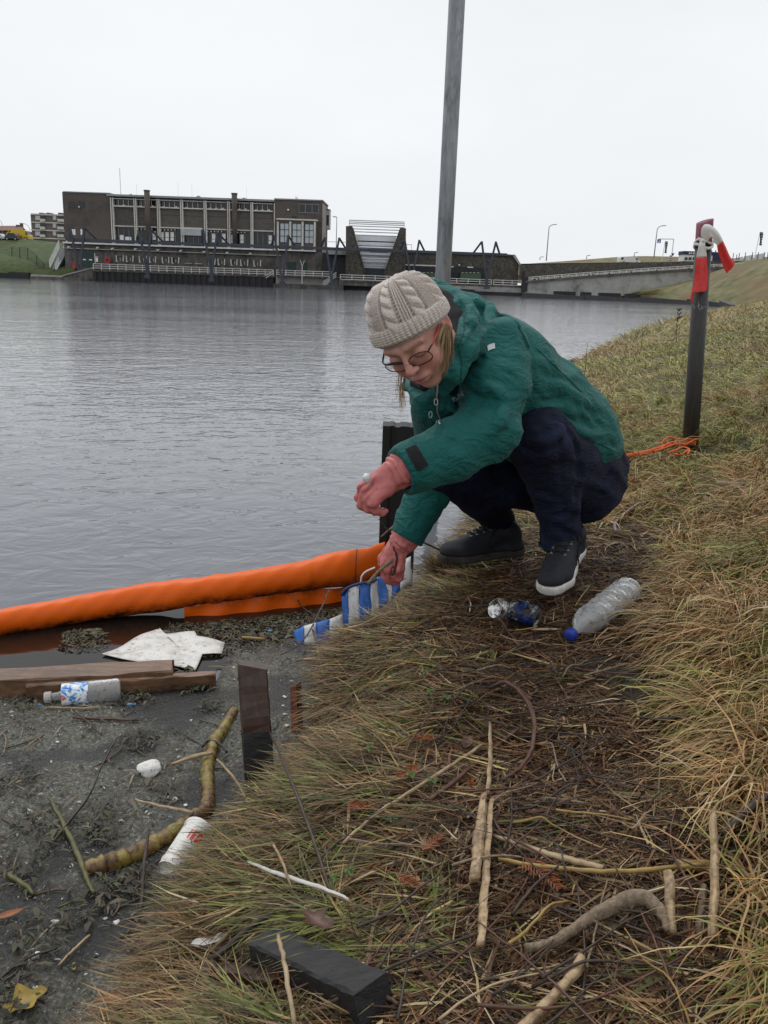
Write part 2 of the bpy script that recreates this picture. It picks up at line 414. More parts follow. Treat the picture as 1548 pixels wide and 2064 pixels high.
for x, y in ((263.5, 394), (400, 397.5), (492, 401.5)):
    mb = MB(); p = P(x, y, YS + 3); mb.tube([p + Vector((0, 0, -.5)), p + Vector((0, 0, .1)), p + Vector((0, 0, .25))], [.42, .36, .1], 10); mb.build('roof_vent', m_roof, st, True)
for x, y0, y1, r in ((241, 338.5, 396, .055), (275, 371, 396, .02), (358.5, 368, 398, .02), (386.5, 371, 399, .02), (497, 378, 402, .02)):
    mb = MB(); a = P(x, y0, YS + 4); mb.tube([(a.x, YS + 4, a.z), (a.x, YS + 4, P(x, y1, YS + 4).z)], r, 5); mb.build('antenna', m_white, st)
# right brick block with its corner and balcony
rb0, rb1 = P(554.5, 450, YS).x, P(649.5, 450, YS).x
rbk = P(660.3, 450, YS + 9).x; bbk = P(655, 475, YS + 5.5).x
zt, zb = P(600, 404, YS).z, P(600, 508, YS).z
mb = MB(); mb.prism([(rb0, YS - .3, zb), (rb1, YS - .3, zb), (rbk, YS + 9, zb), (rb0, YS + 9, zb)], (0, 0, zt - zb)); mb.build('brick_block', m_brick, st)
mb = MB(); mb.prism([(rb0 - .1, YS - .45, zt), (rb1 + .12, YS - .45, zt), (rbk + .12, YS + 9.1, zt), (rb0 - .1, YS + 9.1, zt)], (0, 0, .18)); mb.build('roof_edge', m_roof, st)
mb = MB(); fb(mb, 602.6, 412, 643, 429.5, YS, .1, .34); w = mb.build('window', m_glass, st)
mb = MB()
for x in (603, 616, 629.5, 642.8): fb(mb, x - .4, 412, x + .4, 429.5, YS, .1, .38)
fb(mb, 602.6, 411.6, 643, 412.4, YS, .1, .39); fb(mb, 602.6, 429, 643, 429.9, YS, .1, .39); mb.build('frame', m_roof, w)
mb = MB(); p = P(597, 402, YS + 2); mb.box(p.x - .12, p.x + .0, YS + 2, YS + 2.3, p.z - .6, p.z + .45); mb.box(p.x + .08, p.x + .22, YS + 2, YS + 2.3, p.z - .6, p.z + .35); mb.build('roof_flue', m_white, st)
for x, y, mm in ((581, 423.3, m_white), (593, 441, m_navy), (598.5, 493.5, m_white)):
    mb = MB(); p = P(x, y, YS - .6); mb.tube([p + Vector((0, .2, 0)), p + Vector((0, -.2, .02))], .16 if mm is m_white else .42, 8); mb.build('wall_lamp', mm, st, True)
# white bay window
bx0, bx1 = P(561, 475, YS).x, P(638, 475, YS).x; zt2, zb2 = P(600, 445.5, YS).z, P(600, 506, YS).z
mb = MB(); mb.prism([(bx0, YS - 1.4, zb2), (bx1, YS - 1.4, zb2), (bbk, YS + 5.5, zb2), (bx0, YS + 5.5, zb2)], (0, 0, zt2 - zb2)); bay = mb.build('bay_window', m_brick, st)
mb = MB(); mb.prism([(bx0 - .15, YS - 1.6, zt2), (bx1 + .1, YS - 1.6, zt2), (bbk + .2, YS + 5.6, zt2), (bx0 - .15, YS + 5.6, zt2)], (0, 0, .22)); mb.build('bay_roof', m_cream, bay)
for x in (562.5, 587.3, 611.8, 636):
    mb = MB(); fb(mb, x - 2, 448 + (x - 600) * .0, x + 1.8, 505, YS, .3, 1.52); mb.build('bay_pillar', m_cream, bay)
for k in range(4):
    y = YS - .2 + k * 1.75; xx = bx1 + (bbk - bx1) * (y + 1.4 - YS) / 6.9
    mb = MB(); mb.box(xx - .02, xx + .16, y, y + .28, zb2, zt2); mb.build('bay_pillar', m_cream, bay)
for x0, x1 in ((566.5, 584.8), (591, 609.6), (615.8, 634)):
    sh = (x0 - 566) * .035
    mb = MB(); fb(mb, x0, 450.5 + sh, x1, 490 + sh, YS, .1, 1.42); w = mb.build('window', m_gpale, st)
    mb = MB(); xm = (x0 + x1) / 2
    for x in (x0 + .4, xm, x1 - .4): fb(mb, x - .5, 450.5 + sh, x + .5, 490 + sh, YS, .1, 1.47)
    for k in range(4): y = 451 + sh + k * 12.9; fb(mb, x0, y - .5, x1, y + .5, YS, .1, 1.48)
    mb.build('frame', m_navy, w)
# corner strips and balcony box on the receding side
for k in range(3):
    y = YS + .2 + k * 2.2; xx = rb1 + (rbk - rb1) * (y + .3 - YS) / 9.3
    mb = MB(); mb.box(xx, xx + .16, y, y + .3, zb, zt - .3); mb.build('column', m_cream, st)
mb = MB(); a = P(657.5, 424, YS + 6); c = P(664.8, 462, YS + 6); mb.box(a.x - .3, c.x, YS + 5, YS + 8, c.z, a.z); bl = mb.build('balcony_box', m_steelw, st)
mb = MB(); mb.box(a.x - .3, c.x + .03, YS + 4.85, YS + 8.1, a.z, a.z + .12); mb.build('box_lid', m_navy, bl)
mb = MB(); mb.box(a.x + .12, c.x - .1, YS + 4.95, YS + 5, c.z + .5, a.z - .8); mb.build('box_window', m_glass, bl)
# lower storey on the quay
mb = MB(); fb(mb, 138, 488.6, 553, 506.6, YS, .1); z0 = P(345, 552, YS).z
X0, X1 = P(140, 515, YS).x, P(650, 530, YS).x; ztop = P(345, 497.5, YS).z
mb = MB(); mb.box(X0, X1 + .1, YS - 2.0, YS + 9, z0 - .3, ztop - .1); mb.build('lower_wall', m_cdark, st)
mb = MB(); mb.box(X0, rb0 - .05, YS - 2.6, YS - .12, ztop - .1, ztop + .12); mb.box(rb0 + .2, bx1 + .1, YS - 2.6, YS - 1.62, ztop - .06, ztop + .12); mb.build('balcony_edge', m_white, st)
mb = MB(); zz = P(345, 509, YS).z; mb.box(X0 + .3, rb0 + 1.2, YS - 2.35, YS - 1.99, zz, zz + .12); mb.build('cable_ledge', m_conc, st)
for x, y in ((138.5, 498), (197, 499), (226.5, 501), (273, 502), (318.5, 504), (364.5, 505.5), (411.5, 507.5), (458, 509.5), (505, 511)):
    mb = MB(); p = P(x, y, YS - 2.4); mb.tube([p + Vector((.12, .3, .05)), p + Vector((-.12, -.1, -.05))], [.1, .16], 7); mb.build('wall_lamp', m_white, st)
for (xa, xc) in ((234, 250), (254.5, 269.5), (280.5, 296), (301, 315), (326.5, 341.5), (346, 361.5), (373, 387), (392.5, 407), (420, 434.5), (439, 454), (465, 479), (484.5, 500.5), (511, 526.5)):
    s = (xa - 234) * .035; ya = 514.6 + s
    bare = xa in (373, 392.5)
    mb = MB(); fb(mb, xa + 2, ya + .8, xc - 2, ya + 11, YS - 2, .08, .05); w = mb.build('window', m_cdark if bare else m_glass, st)
    mb = MB()
    if not bare:
        for u in (xa + .9, xc - .9):
            a, c = P(u + (-.3 if u < (xa + xc) / 2 else .3), ya, YS - 2), P(u + (.6 if u < (xa + xc) / 2 else -.5), ya + 12.6, YS - 2)
            mb.bar((a.x, YS - 2.1, a.z), (c.x, YS - 2.1, c.z), .16, .16)
        fb(mb, xa + .5, ya + 11.2, xa + 4.2, ya + 13, YS - 2, .15, .17)
        fb(mb, xa + 8.2, ya + 4, xa + 9, ya + 11, YS - 2, .08, .12)
    else: fb(mb, xa, ya + 11, xc, ya + 12, YS - 2, .12, .15)
    mb.build('frame', m_cream, w)
for x0, y0, x1, y1 in ((166, 507.5, 190.5, 538.5), (578, 528, 596.5, 546), (607, 529.5, 620.5, 547)):
    mb = MB(); fb(mb, x0, y0, x1, y1, YS - 2, .1, .06); d = mb.build('door', m_gdoor, st)
    if x0 < 200:
        mb = MB(); fb(mb, 167.5, 522, 173.5, 524.5, YS - 2, .04, .1); fb(mb, 180, 522.3, 186, 525, YS - 2, .04, .1); mb.build('door_plate', m_blind, d)
mb = MB(); fb(mb, 190.5, 510, 191.6, 531, YS - 2.3, .12); fb(mb, 192, 517, 198.5, 518, YS - 2.3, .1, .02); fb(mb, 192.5, 519, 197.5, 528, YS - 2.3, .1); mb.build('gauge_board', m_white, st)
mb = MB(); p = P(595, 535, YS - 2.3); 
# ---- quay: sheet piling, walkway, ramp block
q = empty('quay', (P(380, 573, 136).x, 136, 0), 'dark tarred quay wall with a walkway under the pumping station', 'quay')
xq0, xq1 = P(188.5, 556, 136).x, P(552.5, 566, 136).x; zq = P(370, 549, 136).z
mb = MB(); mb.box(xq0, xq1, 136, YS - 1.9, -1, zq - .3); mb.build('sheet_piling', m_sheet, q)
mb = MB(); k = 0; x = xq0
while x < xq1 - .4:
    mb.box(x, x + .5, 135.85, 135.998, -1, zq - .32); x += .95
mb.build('pile_rib', m_sheet, q)['kind'] = 'stuff'
mb = MB(); mb.box(xq0 - .1, xq1 + .1, 135.75, YS - 1.9, zq - .3, zq - .12); mb.build('walkway', m_cdark, q)
xa, xc = P(126, 545, 136).x, P(188.2, 550, 136).x; z1, z2 = P(125, 556, 136).z, P(188, 540.5, 136).z
mb = MB(); mb.prism([(xa, 136.1, -1), (xc, 136.1, -1), (xc, 136.1, z2), (xa, 136.1, z1)], (0, 6, 0)); mb.build('ramp_block', m_cdark, q)
mb = MB(); mb.prism([(xa, 135.95, z1 - .02), (xc, 135.95, z2 - .02), (xc, 135.95, z2 + .15), (xa, 135.95, z1 + .15)], (0, 6.2, 0)); mb.build('ramp_coping', m_conc, q)
xl = P(62, 555, 136).x
mb = MB(); mb.box(xl, xa - .02, 136.0, 141, -1, z1 + .05); mb.build('landing', m_conc, q)
mb = MB(); mb.box(xl, xc - .5, 135.6, 136.0, -1, .42); mb.build('fender_beam', m_cdark, q)
# pale landing stage under the bay window and the piers to its right
xa, xc = P(556, 566, 134).x, P(682, 571, 134).x; zs = P(620, 558, 134).z
mb = MB(); mb.box(xa, xc, 134, YS - 2, .62, zs); mb.build('landing_wall', m_conc, q)
mb = MB(); mb.box(xa - .1, xc + .6, 132.2, YS - 2.2, -1, .6); mb.build('landing_stage', m_cdark, q)
mb = MB(); mb.box(xa - .1, xc + .6, 132.6, YS - 2.2, zs, zs + .12); mb.build('walkway', m_cdark, q)
def railing(parent, x0, x1, y_top, Y, hgt, step=1.25, z0=None, zt=None, rails=3, name='railing', m=m_white):
    z = y_top; mb = MB()
    for k in range(rails): mb.box(x0, x1, Y - .03, Y + .03, z - hgt * k / rails - .08, z - hgt * k / rails)
    r = mb.build(name, m, parent)
    n = max(2, int((x1 - x0) / step)); pm = MB()
    for k in range(n + 1): u = x0 + (x1 - x0) * k / n; pm.box(u - .045, u + .045, Y - .1, Y - .032, z - hgt, z + .01)
    pm.build('railing_post', m, r); return r
railing(q, xq0 + .1, xq1 - .1, P(370, 537.2, 135.9).z, 135.9, .95)
railing(q, xa + .3, P(668, 555, 132.8).x, P(615, 545.6, 132.8).z, 132.8, .98)
mb = MB(); a = P(678, 553, 132.4); c = P(651, 573, 132.4)
for dz in (0, -.3, .3): mb.bar((a.x, 132.4, a.z + dz), (c.x, 132.4, c.z + dz), .09)
mb.build('stair_rail', m_white, q)
mb = MB(); a = P(550, 546, 135.5); c = P(536, 556, 135.5)
for dz in (0, -.35): mb.bar((a.x, 135.5, a.z + dz), (c.x, 135.5, c.z + dz), .09)
mb.build('stair_rail', m_white, q)
mb = MB(); a = P(609, 537, 132.5); c = P(609.5, 572, 132.5)
mb.bar((a.x, 132.5, a.z), (a.x, 132.5, c.z), .1); mb.bar((a.x, 132.5, a.z), (a.x + .35, 132.5, a.z + .9), .07); mb.bar((a.x, 132.5, a.z), (a.x - .3, 132.5, a.z + .9), .07); mb.build('mooring_fork', m_white, q)
lb = MB(); p = P(216.5, 525.5, YS - 2.3); lb.tube([p + Vector((math.cos(t) * .36, 0, math.sin(t) * .36)) for t in np.linspace(0, 2 * PI, 17)], .13, 6, False); tag(lb.build('life_ring', m_red, None, True), 'red life ring hanging on the wall above the walkway railing', 'life ring')
mb = MB(); p = P(150.5, 536, YS - 2.4); mb.box(p.x - .25, p.x + .2, YS - 2.6, YS - 2.3, p.z - .3, p.z + .3); mb.tube([p + Vector((0, -.25, .3)), p + Vector((0, -.25, .5))], .1, 6); tag(mb.build('hose_box', m_red), 'small red hose box at the foot of the station wall by the green door', 'hose box')
# steps with white rails at the left end
s_ = empty('outdoor_steps', P(112, 530, YS - 1), 'steep outdoor steps with white rails down the grass bank beside the station', 'steps')
a0, a1 = P(118.5, 484, YS - 1), P(99.5, 524, YS - 1.5); b0, b1 = P(134.5, 484, YS - 1), P(111.5, 532, YS - 1.5)
mb = MB(); n = 16
for k in range(n):
    t0 = k / n; p0, p1 = a0.lerp(a1, t0), b0.lerp(b1, t0)
    mb.box(p0.x + .3, p1.x + .2, YS - 1.4 + k * .001, YS + 3, p0.z - 1.55, p0.z - 1.2)
mb.build('tread', m_roof, s_)
for u0, u1 in ((a0, a1), (b0, b1)):
    mb = MB()
    for dz in (0, -.3, -.6, -.9): mb.bar(u0 + Vector((0, 0, dz)), u1 + Vector((0, 0, dz)), .08)
    for k in range(9): p = u0.lerp(u1, k / 8); mb.bar(p, p - Vector((0, 0, 1.1)), .08)
    mb.bar(u0 - Vector((0, 0, 1.15)), u1 - Vector((0, 0, 1.15)), .25, .12); mb.build('handrail', m_white, s_)
# ---- steel gantry for the trash rakes
YG = 131.0
ga = empty('steel_gantry', (P(560, 560, YG).x, YG, 0), 'navy steel gantry of V-shaped supports carrying a long beam before the station', 'gantry')
mb = MB(); zg = P(570, 497.5, YG).z; mb.box(P(134, 484, YG).x, P(1022, 513, YG).x, YG - .12, YG + .12, zg - .18, zg + .18); mb.build('beam', m_blue, ga)
mb = MB(); mb.box(P(134, 484, YG).x, P(1030, 513, YG).x, YG + 1.6, YG + 1.85, zg - .16, zg + .12); mb.build('beam', m_blue, ga)
SUP = [((141, 459), (158.5, 541), (169.5, 459.5), (163, 541), (138.5, 484), (194, 485), None),
       ((279, 466), (295.5, 533), (304.5, 464), (296.5, 538), (272, 489), (328.5, 490), (298, 558)),
       ((409, 463), (425, 542), (438, 468.5), (428, 542), (404.5, 491), (461, 495), (427, 565)),
       ((553, 474.5), (566.5, 556), (581, 475), (570.5, 556), (544.5, 497), (596.5, 501), (569, 571)),
       ((654.6, 478.5), (667, 559), (684, 480), (669.5, 552), (645, 501), (698, 504), (668, 573)),
       ((816, 485), (827, 551), (845.2, 484.5), (832.5, 551), (804, 507), (857, 507.5), (829.5, 573)),
       ((971, 487.5), (979.5, 556), (999.8, 488), (982.5, 556), (955, 510), (1008.5, 511), (981, 580))]
for s7 in SUP:
    pl = [P(*p, YG - .3) if p else None for p in s7]
    for i, j in ((0, 1), (2, 3)):
        mb = MB(); mb.bar(pl[i] + Vector((0, 0, .08)), pl[j], .29, .29, (0, 1, 0)); mb.build('leg', m_blue, ga)
    for i, j in ((0, 4), (2, 5)):
        mb = MB(); mb.bar(pl[i] - Vector((0, -.2, 0)), pl[j] + Vector((0, 1.0, 0)), .27, .27, (0, 1, 0)); mb.build('brace', m_blue, ga)
    if pl[6] is not None:
        c = (pl[1] + pl[3]) / 2; mb = MB(); mb.bar(c + Vector((0, 0, .2)), pl[6], .42, .4, (0, 1, 0)); mb.box(pl[6].x - .4, pl[6].x + .4, YG - .7, YG + .1, pl[6].z - .2, pl[6].z + .3); mb.build('stem', m_blue, ga)
mb = MB(); fb(mb, 746, 501.5, 781.5, 509.5, YG, .8, .6); mb.build('rake_car', m_blue, ga)
# ---- sluice: two raked pillars with a curved louvre screen
YL = 134.0
sl_ = empty('sluice_tower', (P(757, 560, YL).x, YL, 0), 'sluice with two raked stone pillars and a curved louvre screen between them', 'sluice')
def poly_prism(pts, Y, dep): return MB().prism([P(x, y, Y) for x, y in pts], (0, dep, 0))
poly_prism([(697.2, 455.5), (708.6, 456), (739, 569), (696.6, 568)], YL, 5).build('pillar', m_stone, sl_)
poly_prism([(807.5, 459.5), (818.4, 460), (816.8, 572), (769, 571)], YL, 5).build('pillar', m_stone, sl_)
poly_prism([(708.7, 456), (709.9, 456.3), (737.5, 551), (735.6, 551)], YL - .1, 5).build('pillar_edge', m_brick, sl_)
poly_prism([(806.2, 459.5), (807.4, 459.5), (774.9, 552), (773, 552)], YL - .1, 5).build('pillar_edge', m_brick, sl_)
rr = random.Random(3); fl = MB()
for k in range(150):
    t = rr.random(); y = 462 + 86 * t ** .7; lo = rr.random() < .5
    x = (698 + rr.random() * (10 + (y - 456) * .28)) if lo else (816 - rr.random() * (8 + (y - 460) * .34)); s = .03 + .055 * rr.random() ** 2
    p = P(x, y, YL); fl.box(p.x - s, p.x + s * 1.3, YL - .06, YL + .02, p.z - s, p.z + s * .8)
fl.build('pale_facing_stone', m_fleck, sl_)['kind'] = 'stuff'
ys = [444.2, 447.6, 451, 455.5, 461.3, 467, 473.5, 480.2, 487.2, 494]
for k, y in enumerate(ys):                                     # open pipes of the upper screen, bowed forward towards the foot
    t = k / 14.0; Yk = YL + 3.4 - 3.0 * t
    xl_, xr_ = (704, 815) if k < 4 else (709.5 + (y - 456) * .285, 807 - (y - 459) * .345)
    mb = MB(); za = P(760, y + 1.5, Yk).z; mb.tube([(P(xl_, y, Yk).x, Yk, za), (P(xr_, y + 3, Yk).x, Yk, za)], .07, 6); mb.build('louvre', m_steelw, sl_)
for k, y in enumerate([499, 506.5, 513.5, 521, 528, 535]):
    x0, x1 = 709.5 + (y - 456) * .28 + 1, 807 - (y - 459) * .345 - 1
    mb = MB(); fb(mb, x0, y + .2, x1, y + 6.8, YL + .6, .12, -.03 * k); mb.build('louvre', m_louv if k % 2 else m_steelw, sl_)
    mb = MB(); fb(mb, x0, y - .4, x1, y + .5, YL + .4, .3); mb.build('louvre_edge', m_louv, sl_)
for y0 in (494, 484):
    mb = MB(); x0, x1 = 709.5 + (y0 - 456) * .285, 807 - (y0 - 459) * .345; fb(mb, x0, y0 - 8.3, x1, y0 + 4, YL + 1.2, .05, -.3); mb.build('louvre_sheet', m_louv, sl_)
mb = MB(); fb(mb, 734, 540.5, 777, 570, YL + .5, .3); mb.build('sluice_gate', m_navy, sl_)
mb = MB(); a, c = P(704, 444.5, YL + 3.4), P(815, 448.5, YL + 3.4)
for xx in (a.x, c.x): mb.bar((xx, YL + 3.4, c.z), (xx, YL + 3.4, P(704, 457, YL + 3.4).z), .07)
mb.build('screen_end_bar', m_steelw, sl_)
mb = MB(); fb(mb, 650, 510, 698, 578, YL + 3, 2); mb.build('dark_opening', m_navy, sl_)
mb = MB(); fb(mb, 660, 503.5, 697, 513, YL + 2, 2); mb.build('bridge_beam', m_conc, sl_)
mb = MB(); fb(mb, 662, 499, 697, 503, YL + 1.8, 2); mb.build('bridge_rail', m_blue, sl_)
mb = MB(); a, c = P(661, 487, YL + 4), P(830, 490, YL + 4)
mb.box(a.x, P(696, 488, YL + 4).x, YL + 4, YL + 4.05, a.z - .05, a.z + .02); mb.box(P(818, 490, YL + 4).x, c.x, YL + 4, YL + 4.05, a.z - .05, a.z + .02); mb.bar((c.x, YL + 4, a.z), (c.x, YL + 4, a.z - 1.4), .06); mb.build('safety_rail', m_steelw, sl_)
# bridge and walkway in front of the sluice
wk = empty('walkway_bridge', (P(870, 570, 132).x, 132, 0), 'concrete walkway with white railing crossing before the sluice', 'walkway')
xa, xc = P(683, 566, 132).x, P(1052, 580, 132).x; zt = P(780, 566.5, 132).z
mb = MB(); mb.box(xa, xc, 132, 136.5, zt - .25, zt); mb.build('deck', m_cdark, wk)
mb = MB(); mb.box(P(690, 570, 132).x, P(862, 575, 132).x, 132.2, 133, zt - .85, zt - .27); mb.build('beam', m_cdark, wk)
mb = MB(); mb.box(P(683, 570, 132).x, P(692, 575, 132).x, 131.8, 136, -1, zt - .26); mb.build('pier', m_cdark, wk)
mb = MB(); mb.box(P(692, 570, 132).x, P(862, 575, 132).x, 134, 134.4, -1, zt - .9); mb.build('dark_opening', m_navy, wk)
mb = MB(); mb.box(P(862, 570, 132).x, xc, 132.1, 137, .5, zt - .26); mb.build('apron_wall', m_conc, wk)
mb = MB(); mb.box(P(862, 570, 132).x, P(956, 580, 132).x, 131, 132.1, -1, .75); mb.box(P(957, 580, 132).x, xc + .5, 131.5, 132.1, -1, .5); mb.build('fender_beam', m_sheet, wk)
railing(wk, xa + .2, P(990, 575, 132.1).x, P(840, 558.2, 132.1).z, 132.1, 1.0, 1.75)
railing(wk, P(994.5, 575, 132.1).x, P(1050, 578, 132.1).x, P(840, 558.2, 132.1).z, 132.1, 1.0, 1.2)
mb = MB(); fb(mb, 1053, 546, 1058, 560, 130.8, .6); fb(mb, 1052.5, 558, 1063.5, 588, 130.8, .8, .1); tag(mb.build('mooring_dolphin', m_sheet), 'black timber dolphin standing at the end of the white walkway railing', 'dolphin')
# stone wall right of the sluice
sw = empty('stone_wall', (P(930, 556, 138).x, 138, 0), 'dark rubble stone wall with sloping pale coping behind the walkway', 'wall')
zw = P(930, 513, 138).z
xr, xr2 = P(1034, 512, 138).x, P(1046, 533, 138).x; zlow = P(1046, 534.5, 138).z
MB().prism([(P(818, 510, 138).x, 138, -.5), (xr2, 138, -.5), (xr2, 138, zlow), (xr, 138, zw), (P(818, 510, 138).x, 138, zw)], (0, 6, 0)).build('stone_facing', m_stone, sw)
MB().prism([(xr, 137.6, zw + .02), (xr2, 137.6, zlow + .02), (xr2 + .35, 137.6, zlow + .02), (xr + .3, 137.6, zw + .25), (xr, 137.6, zw + .25)], (0, 5, 0)).build('coping', m_conc, sw)
mb = MB(); mb.box(P(818, 510, 138).x, xr, 137.7, 144, zw, zw + .24); mb.build('top_rail', m_blue, sw)
mb = MB(); fb(mb, 817, 533.5, 880, 536, 137.8, .3); fb(mb, 905, 536.5, 914, 538.6, 137.8, .3); fb(mb, 942, 537.5, 954, 539.8, 137.8, .3); mb.build('strip_light', m_white, sw)
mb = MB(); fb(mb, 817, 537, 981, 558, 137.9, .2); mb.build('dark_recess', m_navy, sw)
fl = MB()
for k in range(170):
    x = 822 + rr.random() * 212; y = 515 + rr.random() * 19 + (x - 930) * .035; s = .025 + .045 * rr.random() ** 2
    p = P(x, y, 138); fl.box(p.x - s, p.x + s * 1.3, 137.93, 138.02, p.z - s, p.z + s)
fl.build('pale_facing_stone', m_fleck, sw)['kind'] = 'stuff'
mb = MB(); p = P(925.5, 534.3, 137.8); mb.tube([p + Vector((0, .15, 0)), p + Vector((0, -.15, 0))], .14, 8); mb.build('wall_lamp', m_white, sw, True)
for x0, x1, lab in ((851, 878, 'green container half hidden behind the grey lamp pole and railing'), (928.5, 969.5, 'open green container standing against the stone wall behind the railing')):
    t = empty('container', P((x0 + x1) / 2, 566, 136.6), lab, 'container', 'green containers by the stone wall')
    mb = MB(); fb(mb, x0, 550.5, x1, 566, 136.6, 1.2); mb.build('body', m_cont, t)
    mb = MB(); fb(mb, x0 - .3, 549.2, x1 + .3, 550.6, 136.6, 1.3, .06); mb.build('rim', m_cont, t)
    mb = MB()
    for k in range(5): fb(mb, x0 + 2 + k * 8, 549, x0 + 5 + k * 8, 550, 136.6, .4, .09)
    mb.build('hinge', m_white, t)
# ---- ramp to the right with its long low stone wall and railing
rp = empty('ramp', (P(1290, 590, 125).x, 125, 0), 'long grey concrete ramp with a white railing rising towards the road', 'ramp')
YR0, YR1 = 131.0, 129.0                                        # the ramp comes towards us to the right
def rampP(px, py):
    t = (px - 1058) / (1548 - 1058); return P(px, py, YR0 + (YR1 - YR0) * t)
tp = [(1058, 566.5), (1180, 556), (1300, 547.5), (1420, 540), (1548, 534)]
bt = [(1058, 590), (1180, 594), (1300, 598), (1420, 603), (1548, 608)]
a = [rampP(*p) for p in tp]; c = [rampP(*p) for p in bt]
for p in c: p.z = -.5
mb = MB(); mb.grid([a, c]); mb.grid([[p + Vector((0, 4, 0)) for p in a], a]); mb.build('ramp_wall', m_conc, rp)
mb = MB()
for i in range(4): mb.bar(a[i] + Vector((0, -.1, -.12)), a[i + 1] + Vector((0, -.1, -.12)), .5, .3)
mb.build('ramp_kerb', m_cdark, rp)
tr = [(1060, 559.3), (1180, 549.5), (1300, 541), (1420, 534), (1548, 528)]
a2 = [rampP(*p) for p in tr]
mb = MB()
for i in range(4):
    for dz in (0, -.22): mb.bar(a2[i] + Vector((0, -.05, dz)), a2[i + 1] + Vector((0, -.05, dz)), .085, .085)
rl = mb.build('railing', m_white, rp)
mb = MB(); 
for k in range(34):
    t = k / 33 * 3.999; i = int(t); p = a2[i].lerp(a2[i + 1], t - i); mb.bar(p, p - Vector((0, 0, .6)), .08)
mb.build('railing_post', m_white, rl)
mb = MB()
for k in range(95):                                            # the low band of pale boards under the rail, many missing
    t = k / 95 * 2.9; i = int(t); p = a2[i].lerp(a2[i + 1], t - i)
    if rr.random() < .8: hh = .12 + .22 * rr.random(); mb.box(p.x - .06, p.x + .07 + .08 * rr.random(), p.y - .04, p.y + .04, p.z - .34 - hh, p.z - .3)
mb.build('kick_board', m_blind, rl)['kind'] = 'stuff'
lw = empty('low_stone_wall', (P(1270, 545, 135).x, 135, 0), 'long low dark stone wall with pale flecks beyond the ramp railing', 'wall')
w0, w1, w2, w3 = P(1046.5, 533.8, 137), P(1508, 524.5, 134), P(1508, 546, 134), P(1046.5, 560, 137)
mb = MB(); mb.grid([[w0, w1], [w3, w2]]); mb.grid([[w0 + Vector((0, .6, 0)), w1 + Vector((0, .6, 0))], [w0, w1]]); mb.build('stone_facing', m_stone, lw)
fl = MB()
for k in range(120):
    t, u = rr.random(), .08 + .84 * rr.random(); p = w0.lerp(w1, t).lerp(w3.lerp(w2, t), u); s = .02 + .035 * rr.random(); fl.box(p.x - s, p.x + s, p.y - .05, p.y + .05, p.z - s, p.z + s)
fl.build('pale_facing_stone', m_fleck, lw)['kind'] = 'stuff'
# grassy land
m_farg = simple('far_grass', [(.075, .08, .03), (.15, .145, .065), (.23, .19, .10)], .6, .9, .5, .3, detail=7, dirt=(.16, .105, .05), dscale=.16, dlo=.46, dhi=.62)
m_lush = simple('lush_bank_grass', [(.025, .048, .012), (.055, .085, .022), (.085, .105, .035)], 1.2, .9, .5, .2, detail=7, dirt=(.05, .048, .018), dscale=.25, dlo=.5, dhi=.7)
mb = MB()                                                      # slope right of the ramp, down to the water's corner
rows = []
for px, crest, mid in ((1240, 601, 602.5), (1292, 588, 597), (1350, 577, 597), (1420, 562, 599), (1470, 549, 600), (1548, 537, 598), (1640, 524, 596), (1800, 505, 590)):
    foot = Wz(px, 606 + (px - 1292) * .055); top = P(px, crest, min(foot.y + 14, 127.5)); foot.z = -.3
    m1 = foot.lerp(top, .12); m1.z = max(-.2, min(.5, top.z * .5))
    r = [foot, m1] + [m1.lerp(top, k / 5) + Vector((0, 0, .12 * math.sin(k * 2.1 + px))) for k in range(1, 6)] + [top + Vector((3, 40, .6))]
    rows.append(r)
mb.grid(rows); tag(mb.build('hill', m_farg, None, True), kind='structure')
mb = MB()                                                      # dark revetment along the far water's edge
e0 = [Wz(x, y) for x, y in ((1056, 600), (1180, 604), (1292, 609), (1400, 614), (1470, 620), (1497, 626))]
for i in range(5):
    p0, p1 = e0[i], e0[i + 1]; mb.prism([p0 + Vector((0, 0, -.4)), p1 + Vector((0, 0, -.4)), p1 + Vector((0, .5, .42)), p0 + Vector((0, .5, .62))], (.2, 3, 0))
for x, w in ((1132, 12), (1155, 6), (1184, 9), (1232, 20), (1275, 9)):
    p = Wz(x, 603.5 + (x - 1180) * .04); mb.box(p.x - pxs(w, p.y) / 2 * 2, p.x + pxs(w, p.y), p.y + .6, p.y + 2, .4, .95)
tag(mb.build('revetment', m_sheet), 'low dark tarred revetment along the edge of the far water', 'revetment')
mb = MB(); Vd = []
for px, y in ((1040, 533), (1100, 529), (1180, 523), (1250, 517.5), (1300, 516), (1370, 517.5), (1450, 521), (1560, 519), (1750, 516), (2200, 520)):
    top = P(px, y, 190); b0 = P(px, y, 150); b0.z = 2; bk = top + Vector((0, 120, -1)); Vd.append([b0, top.lerp(b0, .4) + Vector((0, 0, .3)), top, bk])
mb.grid(Vd); tag(mb.build('dike', m_farg, None, True), kind='structure')
mb = MB()
mb.add([(-900, 146, 1.4), (900, 146, 1.4), (2500, 3000, 1.4), (-2500, 3000, 1.4)], [(0, 1, 2, 3)]); tag(mb.build('far_ground', m_farg), kind='structure')
mb = MB(); r0, r1 = P(1046, 531.5, 150), P(1508, 526, 145); mb.add([r0, r1, r1 + Vector((3, 14, 0)), r0 + Vector((0, 14, 0))], [(0, 1, 2, 3)]); tag(mb.build('road', simple('asphalt', [(.04, .04, .042), (.06, .06, .062)], 5, .9)), kind='structure')
